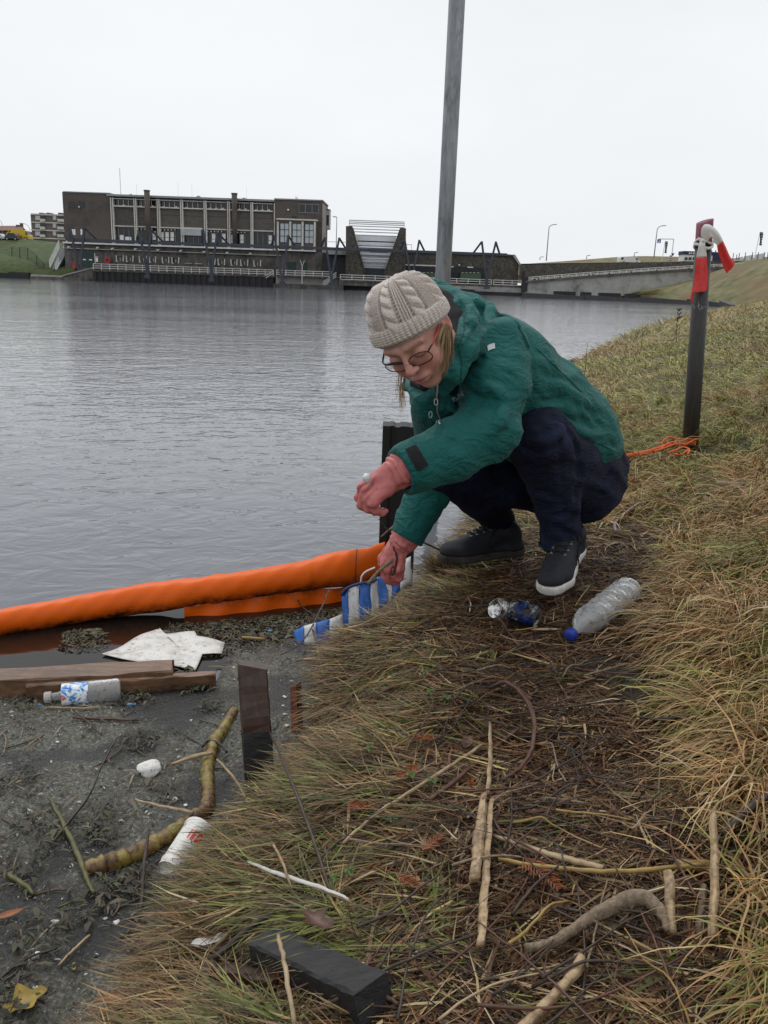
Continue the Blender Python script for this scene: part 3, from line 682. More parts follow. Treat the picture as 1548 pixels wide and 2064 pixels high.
# left lush bank
mb = MB(); rows = []
for px, yc, yf in ((-500, 478, 560), (-200, 478, 556), (-60, 478, 553), (0, 480, 551.5), (40, 482, 551), (62, 484, 552), (90, 488, 553), (126, 493, 545), (150, 500, 541)):
    f = P(px, yf, 137); c = P(px + (10 if px < 100 else 0), yc, 158); f.z = min(f.z, .6 if px < 120 else 3)
    mid = f.lerp(c, .35); mid.z = f.z + (c.z - f.z) * .45
    if px < 70: m2 = f.lerp(c, .6); m2.z = f.z + (c.z - f.z) * .55
    else: m2 = f.lerp(c, .65); m2.z = f.z + (c.z - f.z) * .72
    rows.append([f + Vector((0, -.3, -2)), f, mid, m2, c, c + Vector((0, 60, .3))])
mb.grid(rows); tag(mb.build('embankment', m_lush, None, True), 'lush green grass embankment below the parked vehicles beside the station', 'embankment', kind='structure')
mb = MB(); a, c = P(-300, 556, 136.8), P(62, 561, 136.8); mb.box(a.x, c.x, 136.6, 137.6, -1, .75); mb.box(P(20, 555, 136.8).x, P(60, 555, 136.8).x, 136.3, 137.2, -1, .92); tag(mb.build('timber_revetment', m_sheet), 'dark timber revetment at the foot of the green embankment', 'revetment')
# green mesh fence down the bank
fe = empty('mesh_fence', P(60, 540, 141), 'dark green mesh fence running down the grass embankment', 'fence')
fp = [(-10, 485, 505), (24, 497, 517), (40, 499, 520), (56, 499.5, 524), (74, 515, 535), (88.5, 530, 547), (121, 535, 551), (133.5, 536, 549)]
m_fence = simple('green_fence_wire', [(.01, .03, .015), (.018, .04, .02)], 3, .6)
pr = None
for k, (x, y0, y1) in enumerate(fp):
    a, c = P(x, y0, 140), P(x, y1, 140); mb = MB(); mb.bar(a, c, .1); mb.build('fence_post', m_fence, fe)
    if pr:
        mb = MB(); n = 7
        for i in range(n + 1): mb.bar(pr[0].lerp(a, i / n), pr[1].lerp(c, i / n), .022)
        for i in range(7): mb.bar(pr[0].lerp(pr[1], i / 6), a.lerp(c, i / 6), .025)
        mb.build('mesh_panel', m_fence, fe)['kind'] = 'stuff'
    pr = (a, c)
# flats, row houses, vehicles on the left
def house_block(name, x0, y0, x1, y1, Y, m, lab, cat):
    t = empty(name, P((x0 + x1) / 2, y1, Y), lab, cat); mb = MB(); fb(mb, x0, y0, x1, y1, Y, 10); mb.build('wall', m, t); return t
m_flat = simple('flat_brick', [(.12, .10, .095), (.18, .155, .15)], 1.5, .9)
fl_ = house_block('apartment_block', 63.5, 433, 131, 490, 230, m_flat, 'four storey flats with white bands and balconies behind the pumping station', 'apartment block')
for k, y in enumerate((433.2, 448.8, 464.4, 480.5)):
    mb = MB(); fb(mb, 63, y - 1, 131, y + 1.3, 230, .5, .3); mb.build('concrete_band', m_cream, fl_)
    if k < 3:
        for x0, x1 in ((71.5, 81), (107, 113.5)):
            mb = MB(); fb(mb, x0, y + 3, x1, y + 10.5, 230, .2, .15); w = mb.build('window', m_gpale, fl_)
            mb = MB(); fb(mb, x0, y + 2.2, x1, y + 3.4, 230, .2, .2); fb(mb, (x0 + x1) / 2 - .4, y + 3, (x0 + x1) / 2 + .4, y + 10.5, 230, .2, .2); mb.build('frame', m_white, w)
        for x0, x1 in ((83, 92.5), (118, 129.5)):
            mb = MB(); fb(mb, x0, y + 2, x1, y + 8.6, 230, .2, .1); mb.build('window', m_glass, fl_)
            mb = MB(); fb(mb, x0, y + 8.4, x1, y + 14, 230, .6, .9); mb.build('balcony', m_cream, fl_)
for x in (82, 96.5, 120.5):
    mb = MB(); fb(mb, x - 3.5, 428.6, x + 3.5, 432.4, 234, 3); mb.build('chimney', m_brick, fl_)
mb = MB(); fb(mb, 63, 431.4, 130, 433, 230, 10, .4); mb.build('roof_edge', m_cream, fl_)
rh = empty('row_house', P(20, 478, 240), 'terraced house with a red tiled roof beyond the parked yellow van', 'house')
mb = MB(); fb(mb, -120, 462, 48, 490, 240, 8); mb.build('wall', m_flat, rh)
m_tile = simple('red_roof_tile', [(.16, .08, .06), (.22, .12, .09)], 2, .8)
a, c = P(-120, 455, 244), P(43, 455, 244); a2_, c2_ = P(-120, 464, 239), P(49, 464.5, 239); mb = MB(); mb.add([a, c, c2_, a2_, a + Vector((0, 6, -2)), c + Vector((0, 6, -2))], [(0, 1, 2, 3), (4, 5, 1, 0)]); mb.build('roof', m_tile, rh)
mb = MB(); fb(mb, 40, 449.5, 44, 460, 243, 1); fb(mb, 32, 453, 37, 457, 243, 1); mb.build('chimney', m_brick, rh)
def rowtower(): pass
m_yel = simple('yellow_van_paint', (.62, .44, .02), rough=.4); m_dcar = simple('dark_teal_car_paint', (.02, .04, .045), rough=.3); m_wcar = simple('silver_car_paint', (.55, .56, .58), rough=.3); m_rub = simple('black_rubber', (.02, .02, .02), rough=.8); m_tail = simple('tail_light_red', (.5, .02, .02), rough=.3)
def vehicle(name, x0, x1, yt, ybm, Y, prof, m, lab, cat, glass, wheels=(.2, .8), dep=1.9, tail=None):
    """prof: outline fractions (u along, v up); glass: quads in the same fractions"""
    A, B = P(x0, ybm, Y), P(x1, ybm, Y); h = P((x0 + x1) / 2, yt, Y).z - P((x0 + x1) / 2, ybm, Y).z; zb = P((x0 + x1) / 2, ybm, Y).z; L = B.x - A.x
    t = empty(name, ((A.x + B.x) / 2, Y + 1, zb), lab, cat)
    f = lambda u, v, dy=0: Vector((A.x + u * L, Y + dy, zb + v * h))
    MB().prism([f(u, v) for u, v in prof], (0, dep, 0)).build('body', m, t)
    for g in glass: MB().prism([f(u, v, -.02) for u, v in g], (0, dep + .04, 0)).build('window', m_glass, t)
    r = h * .19 if h < 2 else .36
    for u in wheels:
        c = f(u, 0); c.z = zb + r * .55
        mb = MB(); mb.tube([c + Vector((0, -.04, 0)), c + Vector((0, .25, 0))], r, 12); w = mb.build('wheel', m_rub, t)
        mb = MB(); mb.tube([c + Vector((0, -.06, 0)), c + Vector((0, -.03, 0))], r * .55, 10); mb.build('rim', m_wcar, w)
    if tail: MB().prism([f(u, v, -.03) for u, v in tail], (0, dep + .06, 0)).build('tail_light', m_tail, t)
    return t
vehicle('delivery_van', 13, 58.5, 462.8, 483, 160, [(0, .1), (1, .1), (1, .45), (.93, .55), (.86, .92), (.8, 1), (.3, 1), (.18, .97), (.05, .7), (0, .5)], m_yel, 'yellow delivery van parked along the top of the green embankment', 'van', [[(.86, .5), (.94, .52), (.9, .85), (.86, .88)], [(.08, .68), (.18, .7), (.22, .92), (.19, .93)]], (.2, .85))
vehicle('parked_car', 9.5, 35.5, 469.6, 482.8, 157, [(0, .15), (1, .15), (1, .55), (.9, .68), (.75, 1), (.3, 1), (.12, .62), (0, .5)], m_dcar, 'dark teal hatchback parked before the yellow van', 'car', [[(.2, .66), (.48, .66), (.48, .94), (.33, .94)], [(.52, .66), (.83, .66), (.73, .94), (.52, .94)]], (.18, .82), tail=[(.9, .5), (1.0, .5), (1.0, .72), (.88, .72)])
vehicle('parked_car', -22, 9, 470.5, 482, 157, [(0, .15), (1, .15), (1, .5), (.85, .6), (.68, 1), (.25, 1), (.1, .62), (0, .5)], m_wcar, 'silver car cut by the picture edge beside the dark teal hatchback', 'car', [[(.2, .62), (.45, .62), (.45, .94), (.3, .94)], [(.5, .62), (.8, .62), (.66, .94), (.5, .94)]], (.2, .82))
vehicle('white_van', 1249, 1291, 518, 529.5, 142, [(0, .1), (1, .1), (1, .35), (.93, .55), (.8, .95), (.7, 1), (.06, 1), (0, .85)], m_white, 'white van driving behind the low stone wall', 'van', [[(.05, .5), (.17, .5), (.17, .88), (.07, .88)], [(.76, .55), (.9, .55), (.8, .86), (.76, .9)]], (.2, .82))
# street furniture
m_galv = simple('galvanised_street_pole', [(.36, .38, .40), (.48, .5, .52)], 2, .45, metal=.3)
def lamp(px, yt, yb, Y, armpx, lab, r=.07):
    a, c = P(px, yb, Y), P(px, yt, Y); k = pxs(armpx, Y)
    t = empty('street_lamp', (a.x, Y, a.z), lab, 'street lamp', 'street lamps along the road')
    x0 = a.x; top = c.z; mb = MB(); n = 7
    pts = [(x0, Y, a.z), (x0 + .02, Y, top - abs(k) * .9)] + [(x0 + k * (1 - math.cos(u)), Y, top - abs(k) * .9 * (1 - math.sin(u))) for u in np.linspace(.2, PI / 2, n)]
    mb.tube(pts, [r] + [r * .8] * (len(pts) - 1), 6); mb.build('pole', m_galv, t, True)
    mb = MB(); e = Vector(pts[-1]); s = 1 if k > 0 else -1; mb.bar(e - Vector((.1 * s, 0, 0)), e + Vector((.55 * s, 0, .06)), .2, .14); mb.build('lamp_head', m_galv, t)
lamp(1101, 452.5, 526, 150, 8, 'tall curved street lamp standing alone behind the low stone wall', .09)
lamp(1318, 454.5, 520, 150, 10, 'curved street lamp beside the blue square road sign', .09)
lamp(62, 451, 490, 190, -12, 'thin street lamp with its arm over the yellow van')
lamp(6, 443, 480, 190, -8, 'street lamp by the red roofed terraced house')
lamp(677.5, 437.5, 505, 145, -1, 'slim mast with a small head between station and sluice', .07)
for x, yt, yb_, lab in ((1182, 515, 522, 'small lamp just showing over the dike left of the white van'), (1278, 509, 517, 'small lamp showing over the dike above the white van'), (1088, 518, 524, 'tiny lamp on the dike crest near the tall curved lamp')):
    lamp(x, yt, yb_, 185, 2, lab, .09)
m_sign = simple('blue_sign', (.02, .08, .28), rough=.4); m_bann = simple('navy_banner', (.02, .025, .07), rough=.7); m_blk = simple('black_paint', (.015, .015, .016), rough=.6)
t = empty('road_sign', P(1325, 520, 148), 'blue square sign hanging from a thin portal beside the street lamp', 'sign')
mb = MB(); a, c, d_ = P(1327, 481.5, 148), P(1358, 482, 148), P(1355.5, 522, 148); mb.tube([a, c], .06, 5); mb.tube([c, (c.x, 148, d_.z)], .06, 5); mb.build('portal', m_galv, t)
mb = MB(); fb(mb, 1324.6, 482.5, 1331.8, 490, 148, .08, .1); sp = mb.build('sign_plate', m_sign, t)
mb = MB(); p = P(1328.2, 486.6, 148); mb.prism([(p.x - .2, 147.88, p.z - .22), (p.x + .2, 147.88, p.z - .22), (p.x, 147.88, p.z + .24)], (0, -.02, 0)); mb.build('symbol', m_blind, sp)
def sail_flag(px, yt, yb, Y, fx0, fx1, fyb, lab):
    t = empty('banner_flag', P(px, yb, Y), lab, 'flag', 'tall navy banner flags beside the road')
    a, c = P(px, yb, Y), P(fx0 + .5, yt, Y); mb = MB(); mb.tube([a, c], .05, 5); mb.build('pole', m_white, t)
    q = [P(fx0 + 1.2, yt, Y), P(fx1 + .8, yt + .6, Y), P(fx1 - 2, fyb, Y), P(fx0 - 1.2, fyb - .6, Y)]
    rows = []
    for k in range(6): u = k / 5; rows.append([q[0].lerp(q[3], u).lerp(q[1].lerp(q[2], u), w) + Vector((0, .1 * math.sin(u * 7 + w * 3), 0)) for w in (0, .33, .66, 1)])
    mb = MB(); mb.grid(rows); f = mb.build('banner', m_bann, t, True)
    mb = MB()
    for k in range(5): p = rows[k][1].lerp(rows[k][2], .5); mb.box(p.x - .05, p.x + .05, Y - .2, Y - .15, p.z - .22, p.z - .08)
    mb.build('lettering', m_blind, f)
sail_flag(1334, 486, 526, 146, 1340.5, 1345.5, 510.5, 'navy banner flag beside the blue square road sign')
sail_flag(1522.5, 467.5, 512, 130, 1531.5, 1537.5, 495, 'navy banner flag above the white slatted fence')
t = empty('zebra_post', P(1352, 525, 146), 'black and white banded post with a triangular sign on top', 'post')
for k in range(6): mb = MB(); fb(mb, 1350.8, 514 + k * 1.9, 1353.4, 515.9 + k * 1.9, 146, .25); mb.build('band', m_blk if k % 2 else m_white, t)
mb = MB(); p = P(1356, 513, 146); mb.prism([p + Vector((-.28, 0, .2)), p + Vector((.28, 0, .2)), p + Vector((0, 0, -.28))], (0, -.05, 0)); mb.build('triangle_sign', m_blk, t)
k_ = empty('snack_kiosk', P(1412, 526, 140), 'low kiosk with a navy top and pale stripes beside the road', 'kiosk')
mb = MB(); fb(mb, 1378, 508, 1462, 527.5, 140, 2.5); mb.build('body', m_white, k_)
mb = MB(); fb(mb, 1377.6, 507.3, 1462.4, 514.5, 140, 2.6, .1); mb.build('fascia', m_bann, k_)
for k in range(5): mb = MB(); fb(mb, 1380 + k * 8, 518.5, 1385.5 + k * 8, 524, 140, .1, .1); mb.build('window', m_glass, k_)
mb = MB(); fb(mb, 1436, 514.8, 1462, 527.5, 140, .1, .08); mb.build('dark_side', m_bann, k_)
mb = MB()
for k, (u0, u1) in enumerate(((1388, 1391), (1392, 1394), (1396, 1401), (1402, 1404.5))): fb(mb, u0, 509, u1, 512, 140, .04, .14)
mb.build('lettering', m_blind, k_)
for x, y in ((1435, 505), (1443, 504)): mb = MB(); fb(mb, x - .6, y, x + .6, y + 4, 141, .2); mb.build('roof_vent', m_blk, k_)
wf = empty('white_fence', P(1515, 524, 118), 'low white panel fence with thin dark posts on the crest of the slope', 'fence')
for i, (x0, y0, x1, y1, b0, b1) in enumerate(((1465, 523, 1478, 521.5, 527, 526), (1480, 521, 1498, 517, 526.5, 525), (1500, 516.5, 1518.5, 513.5, 525, 523.5), (1521, 513.5, 1541, 510, 523.5, 521))):
    MB().prism([P(x0, y0, 127), P(x1, y1, 127), P(x1, b1, 127), P(x0, b0, 127)], (0, .1, 0)).build('panel', m_louv, wf)
for x, y in ((1478, 510), (1485, 513), (1490, 510), (1502.5, 508.5), (1516.5, 508), (1528, 508), (1541, 507.5), (1547.5, 507)): mb = MB(); fb(mb, x - .5, y, x + .5, 524, 126.8, .1); mb.build('post', m_cdark, wf)
# ================================================================== implicit surfaces for the figure and soft objects
class SDF:
    def __init__(s, lo, hi, h=None, axes=None):
        s.ax = [np.asarray(a, np.float32) for a in axes] if axes else [np.arange(lo[i], hi[i] + h, h, dtype=np.float32) for i in range(3)]
        s.D = np.full([len(a) for a in s.ax], 0.5, np.float32)
    def sub(s, lo, hi):
        sl = tuple(slice(max(0, int(np.searchsorted(a, l)) - 1), min(len(a), int(np.searchsorted(a, h)) + 1)) for a, l, h in zip(s.ax, lo, hi))
        return sl, s.ax[0][sl[0]][:, None, None], s.ax[1][sl[1]][None, :, None], s.ax[2][sl[2]][None, None, :]
    def put(s, lo, hi, fn, k=.02, op='u'):
        sl, X, Y, Z = s.sub(lo, hi)
        if min(x.stop - x.start for x in sl) <= 0: return s
        d = fn(X, Y, Z).astype(np.float32); o = s.D[sl]
        if op == 'u':
            h = np.clip(.5 + .5 * (o - d) / k, 0, 1); s.D[sl] = o * (1 - h) + d * h - k * h * (1 - h)
        elif op == 's':
            d = -d; h = np.clip(.5 - .5 * (o - d) / k, 0, 1); s.D[sl] = o * (1 - h) + d * h + k * h * (1 - h)
        elif op == 'add': s.D[sl] = o + d
        return s
    def cone(s, a, b, ra, rb, k=.02, op='u', sq=None):
        """tapered capsule; sq=(axis vector, factor) flattens the section along that axis"""
        a, b = np.array(a, float), np.array(b, float); m = max(ra, rb) * (1.3 if sq is None else 1.6) + k * 1.5 + .01
        lo, hi = np.minimum(a, b) - m, np.maximum(a, b) + m; ab = b - a; L2 = float(ab @ ab) + 1e-12
        def f(X, Y, Z):
            x, y, z = X - a[0], Y - a[1], Z - a[2]
            t = np.clip((x * ab[0] + y * ab[1] + z * ab[2]) / L2, 0, 1)
            x, y, z = x - t * ab[0], y - t * ab[1], z - t * ab[2]
            if sq is not None:
                n = np.array(sq[0], float); n = n / np.linalg.norm(n); q = (x * n[0] + y * n[1] + z * n[2]) * (1 / sq[1] - 1)
                x, y, z = x + q * n[0], y + q * n[1], z + q * n[2]
            return np.sqrt(x * x + y * y + z * z) - (ra + (rb - ra) * t)
        return s.put(lo, hi, f, k, op)
    def chain(s, pts, rs, k=.02, op='u', sq=None):
        for i in range(len(pts) - 1): s.cone(pts[i], pts[i + 1], rs[i], rs[i + 1], k, op, sq)
        return s
    def ell(s, c, r, M=None, k=.02, op='u'):
        """ellipsoid; rows of M are its axes"""
        c = np.array(c, float); r = np.array(r, float); M = np.eye(3) if M is None else np.array(M, float); m = r.max() + k * 1.5 + .01
        def f(X, Y, Z):
            x, y, z = X - c[0], Y - c[1], Z - c[2]
            q = [(M[i][0] * x + M[i][1] * y + M[i][2] * z) for i in range(3)]
            k0 = np.sqrt(sum((q[i] / r[i]) ** 2 for i in range(3))); k1 = np.sqrt(sum((q[i] / r[i] ** 2) ** 2 for i in range(3))) + 1e-9
            return k0 * (k0 - 1) / k1
        return s.put(c - m, c + m, f, k, op)
    def box(s, c, r, M=None, rad=.005, k=.01, op='u'):
        c = np.array(c, float); r = np.array(r, float); M = np.eye(3) if M is None else np.array(M, float); m = np.linalg.norm(r) + k * 1.5 + .01
        def f(X, Y, Z):
            x, y, z = X - c[0], Y - c[1], Z - c[2]
            q = [np.abs(M[i][0] * x + M[i][1] * y + M[i][2] * z) - r[i] + rad for i in range(3)]
            return np.sqrt(sum(np.maximum(v, 0) ** 2 for v in q)) + np.minimum(np.maximum(np.maximum(q[0], q[1]), q[2]), 0) - rad
        return s.put(c - m, c + m, f, k, op)
    def cut(s, c, n, k=.004):        # keep the side n points away from
        c = np.array(c, float); n = np.array(n, float); n /= np.linalg.norm(n)
        lo = [a[0] for a in s.ax]; hi = [a[-1] for a in s.ax]
        return s.put(lo, hi, lambda X, Y, Z: -((X - c[0]) * n[0] + (Y - c[1]) * n[1] + (Z - c[2]) * n[2]), k, 's')
    def hit(s, px, py, out=0.0):
        """first point of the solid under a photo pixel, moved `out` outwards"""
        d = np.array(ray(px, py)); ts = np.arange(1.6, 3.4, .002); Q = np.array([0, 0, EYE]) + ts[:, None] * d
        ii = [np.clip(np.searchsorted(a, Q[:, i]), 0, len(a) - 1) for i, a in enumerate(s.ax)]
        ok = np.all([(Q[:, i] > a[0]) & (Q[:, i] < a[-1]) for i, a in enumerate(s.ax)], 0)
        v = np.where(ok, s.D[ii[0], ii[1], ii[2]], 1.0); k = int(np.argmax(v < 0))
        if v[k] >= 0: return None
        return Q[k] - d * out
    def crease(s, pts, r=.010, k=.018, op='s', out=.004):
        """a groove (or a ridge with op u) drawn along photo pixels on the surface"""
        q = []
        for (a, c) in zip(pts[:-1], pts[1:]):
            n = max(2, int(math.hypot(c[0] - a[0], c[1] - a[1]) / 9))
            q += [s.hit(a[0] + (c[0] - a[0]) * t / n, a[1] + (c[1] - a[1]) * t / n, out) for t in range(n)]
        q.append(s.hit(*pts[-1], out)); m = len(q)
        for i in range(m - 1):
            if q[i] is None or q[i + 1] is None or np.linalg.norm(q[i] - q[i + 1]) > .09: continue
            w = lambda j: r * (.35 + .65 * math.sin(PI * (j + .5) / m))
            s.cone(q[i], q[i + 1], w(i), w(i + 1), k, op)
        return s
    def surf(s):
        """naive surface nets -> V, F (quads)"""
        D = s.D; D[[0, -1]] = np.maximum(D[[0, -1]], 1e-4); D[:, [0, -1]] = np.maximum(D[:, [0, -1]], 1e-4); D[:, :, [0, -1]] = np.maximum(D[:, :, [0, -1]], 1e-4)
        B = D < 0; n = D.shape
        cnt = sum(B[i:n[0] - 1 + i, j:n[1] - 1 + j, k:n[2] - 1 + k].astype(np.int8) for i in (0, 1) for j in (0, 1) for k in (0, 1))
        I, J, K = np.nonzero((cnt > 0) & (cnt < 8))
        idx = np.full((n[0] - 1, n[1] - 1, n[2] - 1), -1, np.int32); idx[I, J, K] = np.arange(len(I))
        cor = {(i, j, k): D[I + i, J + j, K + k] for i in (0, 1) for j in (0, 1) for k in (0, 1)}
        acc = np.zeros((len(I), 3)); w = np.zeros(len(I))
        for ax in range(3):
            for u in (0, 1):
                for v in (0, 1):
                    p = [0, 0, 0]; o = [q for q in range(3) if q != ax]; p[o[0]] = u; p[o[1]] = v; q2 = list(p); q2[ax] = 1
                    d0, d1 = cor[tuple(p)], cor[tuple(q2)]; m = (d0 < 0) != (d1 < 0)
                    t = np.where(m, d0 / np.where(m, d0 - d1, 1), 0); pos = np.zeros((len(I), 3)); pos[:, o[0]] = u; pos[:, o[1]] = v; pos[:, ax] = t
                    acc += np.where(m[:, None], pos, 0); w += m
        f = acc / np.maximum(w, 1)[:, None]; V = np.empty_like(f)
        for ax, ii in enumerate((I, J, K)): A = s.ax[ax]; V[:, ax] = A[ii] + f[:, ax] * (A[ii + 1] - A[ii])
        Fs = []
        for ax in range(3):
            sl0 = [slice(None)] * 3; sl1 = [slice(None)] * 3; sl0[ax] = slice(0, -1); sl1[ax] = slice(1, None)
            b0, b1 = B[tuple(sl0)], B[tuple(sl1)]; c = list(np.nonzero(b0 != b1)); o = [(ax + 1) % 3, (ax + 2) % 3]
            ok = (c[o[0]] > 0) & (c[o[1]] > 0) & (c[o[0]] < n[o[0]] - 1) & (c[o[1]] < n[o[1]] - 1); c = [x[ok] for x in c]
            def at(du, dv): q = list(c); q[o[0]] = q[o[0]] - du; q[o[1]] = q[o[1]] - dv; return idx[q[0], q[1], q[2]]
            F = np.stack([at(1, 1), at(0, 1), at(0, 0), at(1, 0)], 1); ins = B[c[0], c[1], c[2]]
            F[~ins] = F[~ins][:, ::-1]; Fs.append(F)
        return V, np.concatenate(Fs)
    def build(s, name, m, parent, attrs=None, relax=1):
        V, F = s.surf()
        for _ in range(relax):       # light smoothing along mesh edges
            A = np.zeros_like(V); c = np.zeros(len(V))
            for i in range(4):
                j = (i + 1) % 4
                np.add.at(A, F[:, i], V[F[:, j]]); np.add.at(A, F[:, j], V[F[:, i]]); np.add.at(c, F[:, i], 1); np.add.at(c, F[:, j], 1)
            V = V * .5 + .5 * A / np.maximum(c, 1)[:, None]
        at = attrs(V) if attrs else None
        return link(name, np_mesh(name, V, F, True, at), m, parent)
def n3(X, Y, Z, seed=0):
    """cheap smooth 3-D noise from warped sines, about -1..1"""
    r = np.random.default_rng(seed); s = 0
    for i in range(4):
        a = r.normal(size=3); a /= np.linalg.norm(a); b = r.normal(size=3); b /= np.linalg.norm(b); p = r.random(2) * 6.28
        s = s + np.sin(X * a[0] + Y * a[1] + Z * a[2] + p[0] + 1.3 * np.sin(.9 * (X * b[0] + Y * b[1] + Z * b[2]) + p[1]))
    return s / 2.6
# ================================================================== the person
m_jacket, nt, b = new_mat('teal_softshell')
v = coords(nt); n1 = noise_out(nt, v, 900, 2, .5); n2 = noise_out(nt, v, 14, 4, .6)
c = mixc(nt, n2, (.003, .080, .074), (.006, .122, .111)); nt.links.new(c, b.inputs['Base Color'])
b.inputs['Roughness'].default_value = .72; b.inputs['Sheen Weight'].default_value = .04; b.inputs['Specular IOR Level'].default_value = .3
n5 = noise_out(nt, coords(nt, (1, 1, 1.9), 'Object', (.5, .3, 0)), 17, 3, .55, .8); bump(nt, b, ramp(nt, n5, [(.40, (0,)), (.485, (.9,)), (.50, (1,)), (.53, (.75,)), (.62, (0,))]), .45, .006)
m_lining = simple('black_fleece_lining', [(.006, .006, .008), (.014, .014, .018)], 300, .95, .4, .002)
m_jean, nt, b = new_mat('navy_denim')
v = coords(nt); n1 = noise_out(nt, v, 500, 2, .5); n2 = noise_out(nt, v, 9, 5, .65)
c = mixc(nt, ramp(nt, n2, [(.42, (0,)), (.75, (1,))]), (.0048, .0068, .020), (.016, .023, .062)); nt.links.new(c, b.inputs['Base Color'])
b.inputs['Roughness'].default_value = .8; b.inputs['Specular IOR Level'].default_value = .25; n5 = noise_out(nt, coords(nt, (1, 1, 2.2), 'Object', (.3, .4, 0)), 15, 3, .55, .8); bump(nt, b, ramp(nt, n5, [(.40, (0,)), (.49, (1,)), (.60, (0,))]), .4, .006)
m_skin, nt, b = new_mat('skin')
at = nt.nodes.new('ShaderNodeAttribute'); at.attribute_name = 'col'
n2 = noise_out(nt, coords(nt), 60, 4, .6)
nt.links.new(mixc(nt, ramp(nt, n2, [(.4, (.92,)), (.65, (1,))]), (0, 0, 0), at.outputs[0], 'MIX'), b.inputs['Base Color'])
b.inputs['Roughness'].default_value = .5; b.inputs['Subsurface Weight'].default_value = .12; b.inputs['Subsurface Radius'].default_value = (.012, .004, .002); b.inputs['Specular IOR Level'].default_value = .35
m_glove, nt, b = new_mat('pink_rubber')
v = coords(nt); n2 = noise_out(nt, v, 26, 6, .7); n1 = noise_out(nt, v, 90, 4, .6)
c = mixc(nt, ramp(nt, n2, [(.5, (0,)), (.72, (.75,))]), mixc(nt, n1, (.50, .135, .13), (.60, .19, .18)), (.26, .085, .07)); nt.links.new(c, b.inputs['Base Color'])
b.inputs['Roughness'].default_value = .48; bump(nt, b, n1, .25, .002)
m_wool, nt, b = new_mat('beige_wool')
v = coords(nt); n1 = noise_out(nt, v, 420, 4, .7); n2 = noise_out(nt, v, 70, 4, .6)
c = ramp(nt, n1, [(.3, (.33, .275, .24)), (.5, (.55, .485, .435)), (.7, (.72, .655, .60))]); nt.links.new(c, b.inputs['Base Color'])
b.inputs['Roughness'].default_value = .95; b.inputs['Sheen Weight'].default_value = .3; bump(nt, b, n1, .5, .0012)
m_hair = simple('blonde_hair', [(.20, .12, .055), (.40, .275, .14), (.58, .44, .26)], 60, .45, stretch=(1, 1, .1))
m_frame = simple('dark_spectacle_frame', (.012, .008, .008), rough=.3); m_temple = simple('red_spectacle_temple', (.55, .06, .05), rough=.35)
m_lens, nt, b = new_mat('spectacle_lens'); b.inputs['Base Color'].default_value = (1, 1, 1, 1); b.inputs['Roughness'].default_value = .0; b.inputs['Transmission Weight'].default_value = 1; b.inputs['IOR'].default_value = 1.02
m_canvas = simple('navy_canvas', [(.006, .007, .012), (.016, .018, .027)], 120, .75, .3, .001)
m_sole = simple('white_rubber_sole', [(.60, .58, .55), (.74, .72, .69)], 30, .6, dirt=(.3, .26, .21), dscale=25, dlo=.55, dhi=.8)
m_lace = simple('black_lace', (.012, .012, .014), rough=.9); m_eyelet = simple('steel_eyelet', (.5, .5, .5), rough=.3, metal=.9)
m_heel = simple('red_heel_tab', (.5, .02, .03), rough=.5)
m_reflect = simple('silver_print', (.55, .58, .58), rough=.4); m_zip = simple('silver_zip', (.5, .5, .5), rough=.35, metal=.7)

per = empty('person', G(1110, 1180), 'crouching person in a teal jacket, knitted hat and pink gloves picking litter by the water', 'person')
cw = lambda v: np.array(CAM_R @ Vector(v)) / np.linalg.norm(v)
# ---- head frame: left, forward, up
hL = cw((.80, .187, .564)); hU = cw((-.56, .55, .62)); hF = np.cross(hU, hL) * -1
hF = np.cross(hL, hU) * 1.0 if np.dot(np.cross(hL, hU), cw((-.19, -.81, .55))) > 0 else np.cross(hU, hL)
hF /= np.linalg.norm(hF); hU = np.cross(hL, hF); hU = hU if np.dot(hU, cw((-.56, .55, .62))) > 0 else -hU
HM = np.stack([hL, hF, hU]); Hc = np.array(P(837, 671, 1.96))
def hp(l, f, u): return Hc + hL * l + hF * f + hU * u
# joints
p_pelvis = np.array(P(1172, 945, 2.66)); p_chest = np.array(P(1010, 740, 2.36)); p_neck = np.array(P(925, 680, 2.22))
shL, elL, wrL = (np.array(P(*a)) for a in ((1003, 705, 2.16), (985, 868, 2.03), (828, 943, 1.925)))
shR, elR, wrR = (np.array(P(*a)) for a in ((905, 745, 2.52), (900, 930, 2.62), (822, 1072, 2.56)))
hipL, knL, anL = (np.array(P(*a)) for a in ((1165, 962, 2.58), (1080, 878, 2.28), (1130, 1085, 2.42)))
hipR, knR, anR = (np.array(P(*a)) for a in ((1132, 965, 2.78), (895, 935, 2.56), (1005, 1062, 2.80)))
# ---- body (one continuous figure; the head is finely meshed, the clothed rest coarsely)
def axis_fine(lo, hi, f0, f1, h, H):
    a = np.arange(f0, f1, h); return np.concatenate([np.arange(lo, f0 - H * .5, H), a, np.arange(f1 + H * .5, hi, H)])
hb0, hb1 = Hc - .135, Hc + .135
bod = SDF(None, None, axes=[axis_fine(.0, 1.0, hb0[0], hb1[0], .0024, .014), axis_fine(1.75, 3.05, hb0[1], hb1[1], .0024, .014), axis_fine(.3, 1.3, hb0[2], hb1[2], .0024, .014)])
E = lambda l, f, u, r, k=.012, op='u': bod.ell(hp(l, f, u), r, HM, k, op)
Cn = lambda a, c, ra, rb, k=.008, op='u': bod.cone(hp(*a), hp(*c), ra, rb, k, op)
E(0, -.012, .035, (.073, .092, .085), .02); E(0, .026, -.028, (.058, .060, .082), .03)
E(0, .044, -.070, (.043, .038, .034), .025); E(0, .070, -.090, (.019, .015, .014), .016)
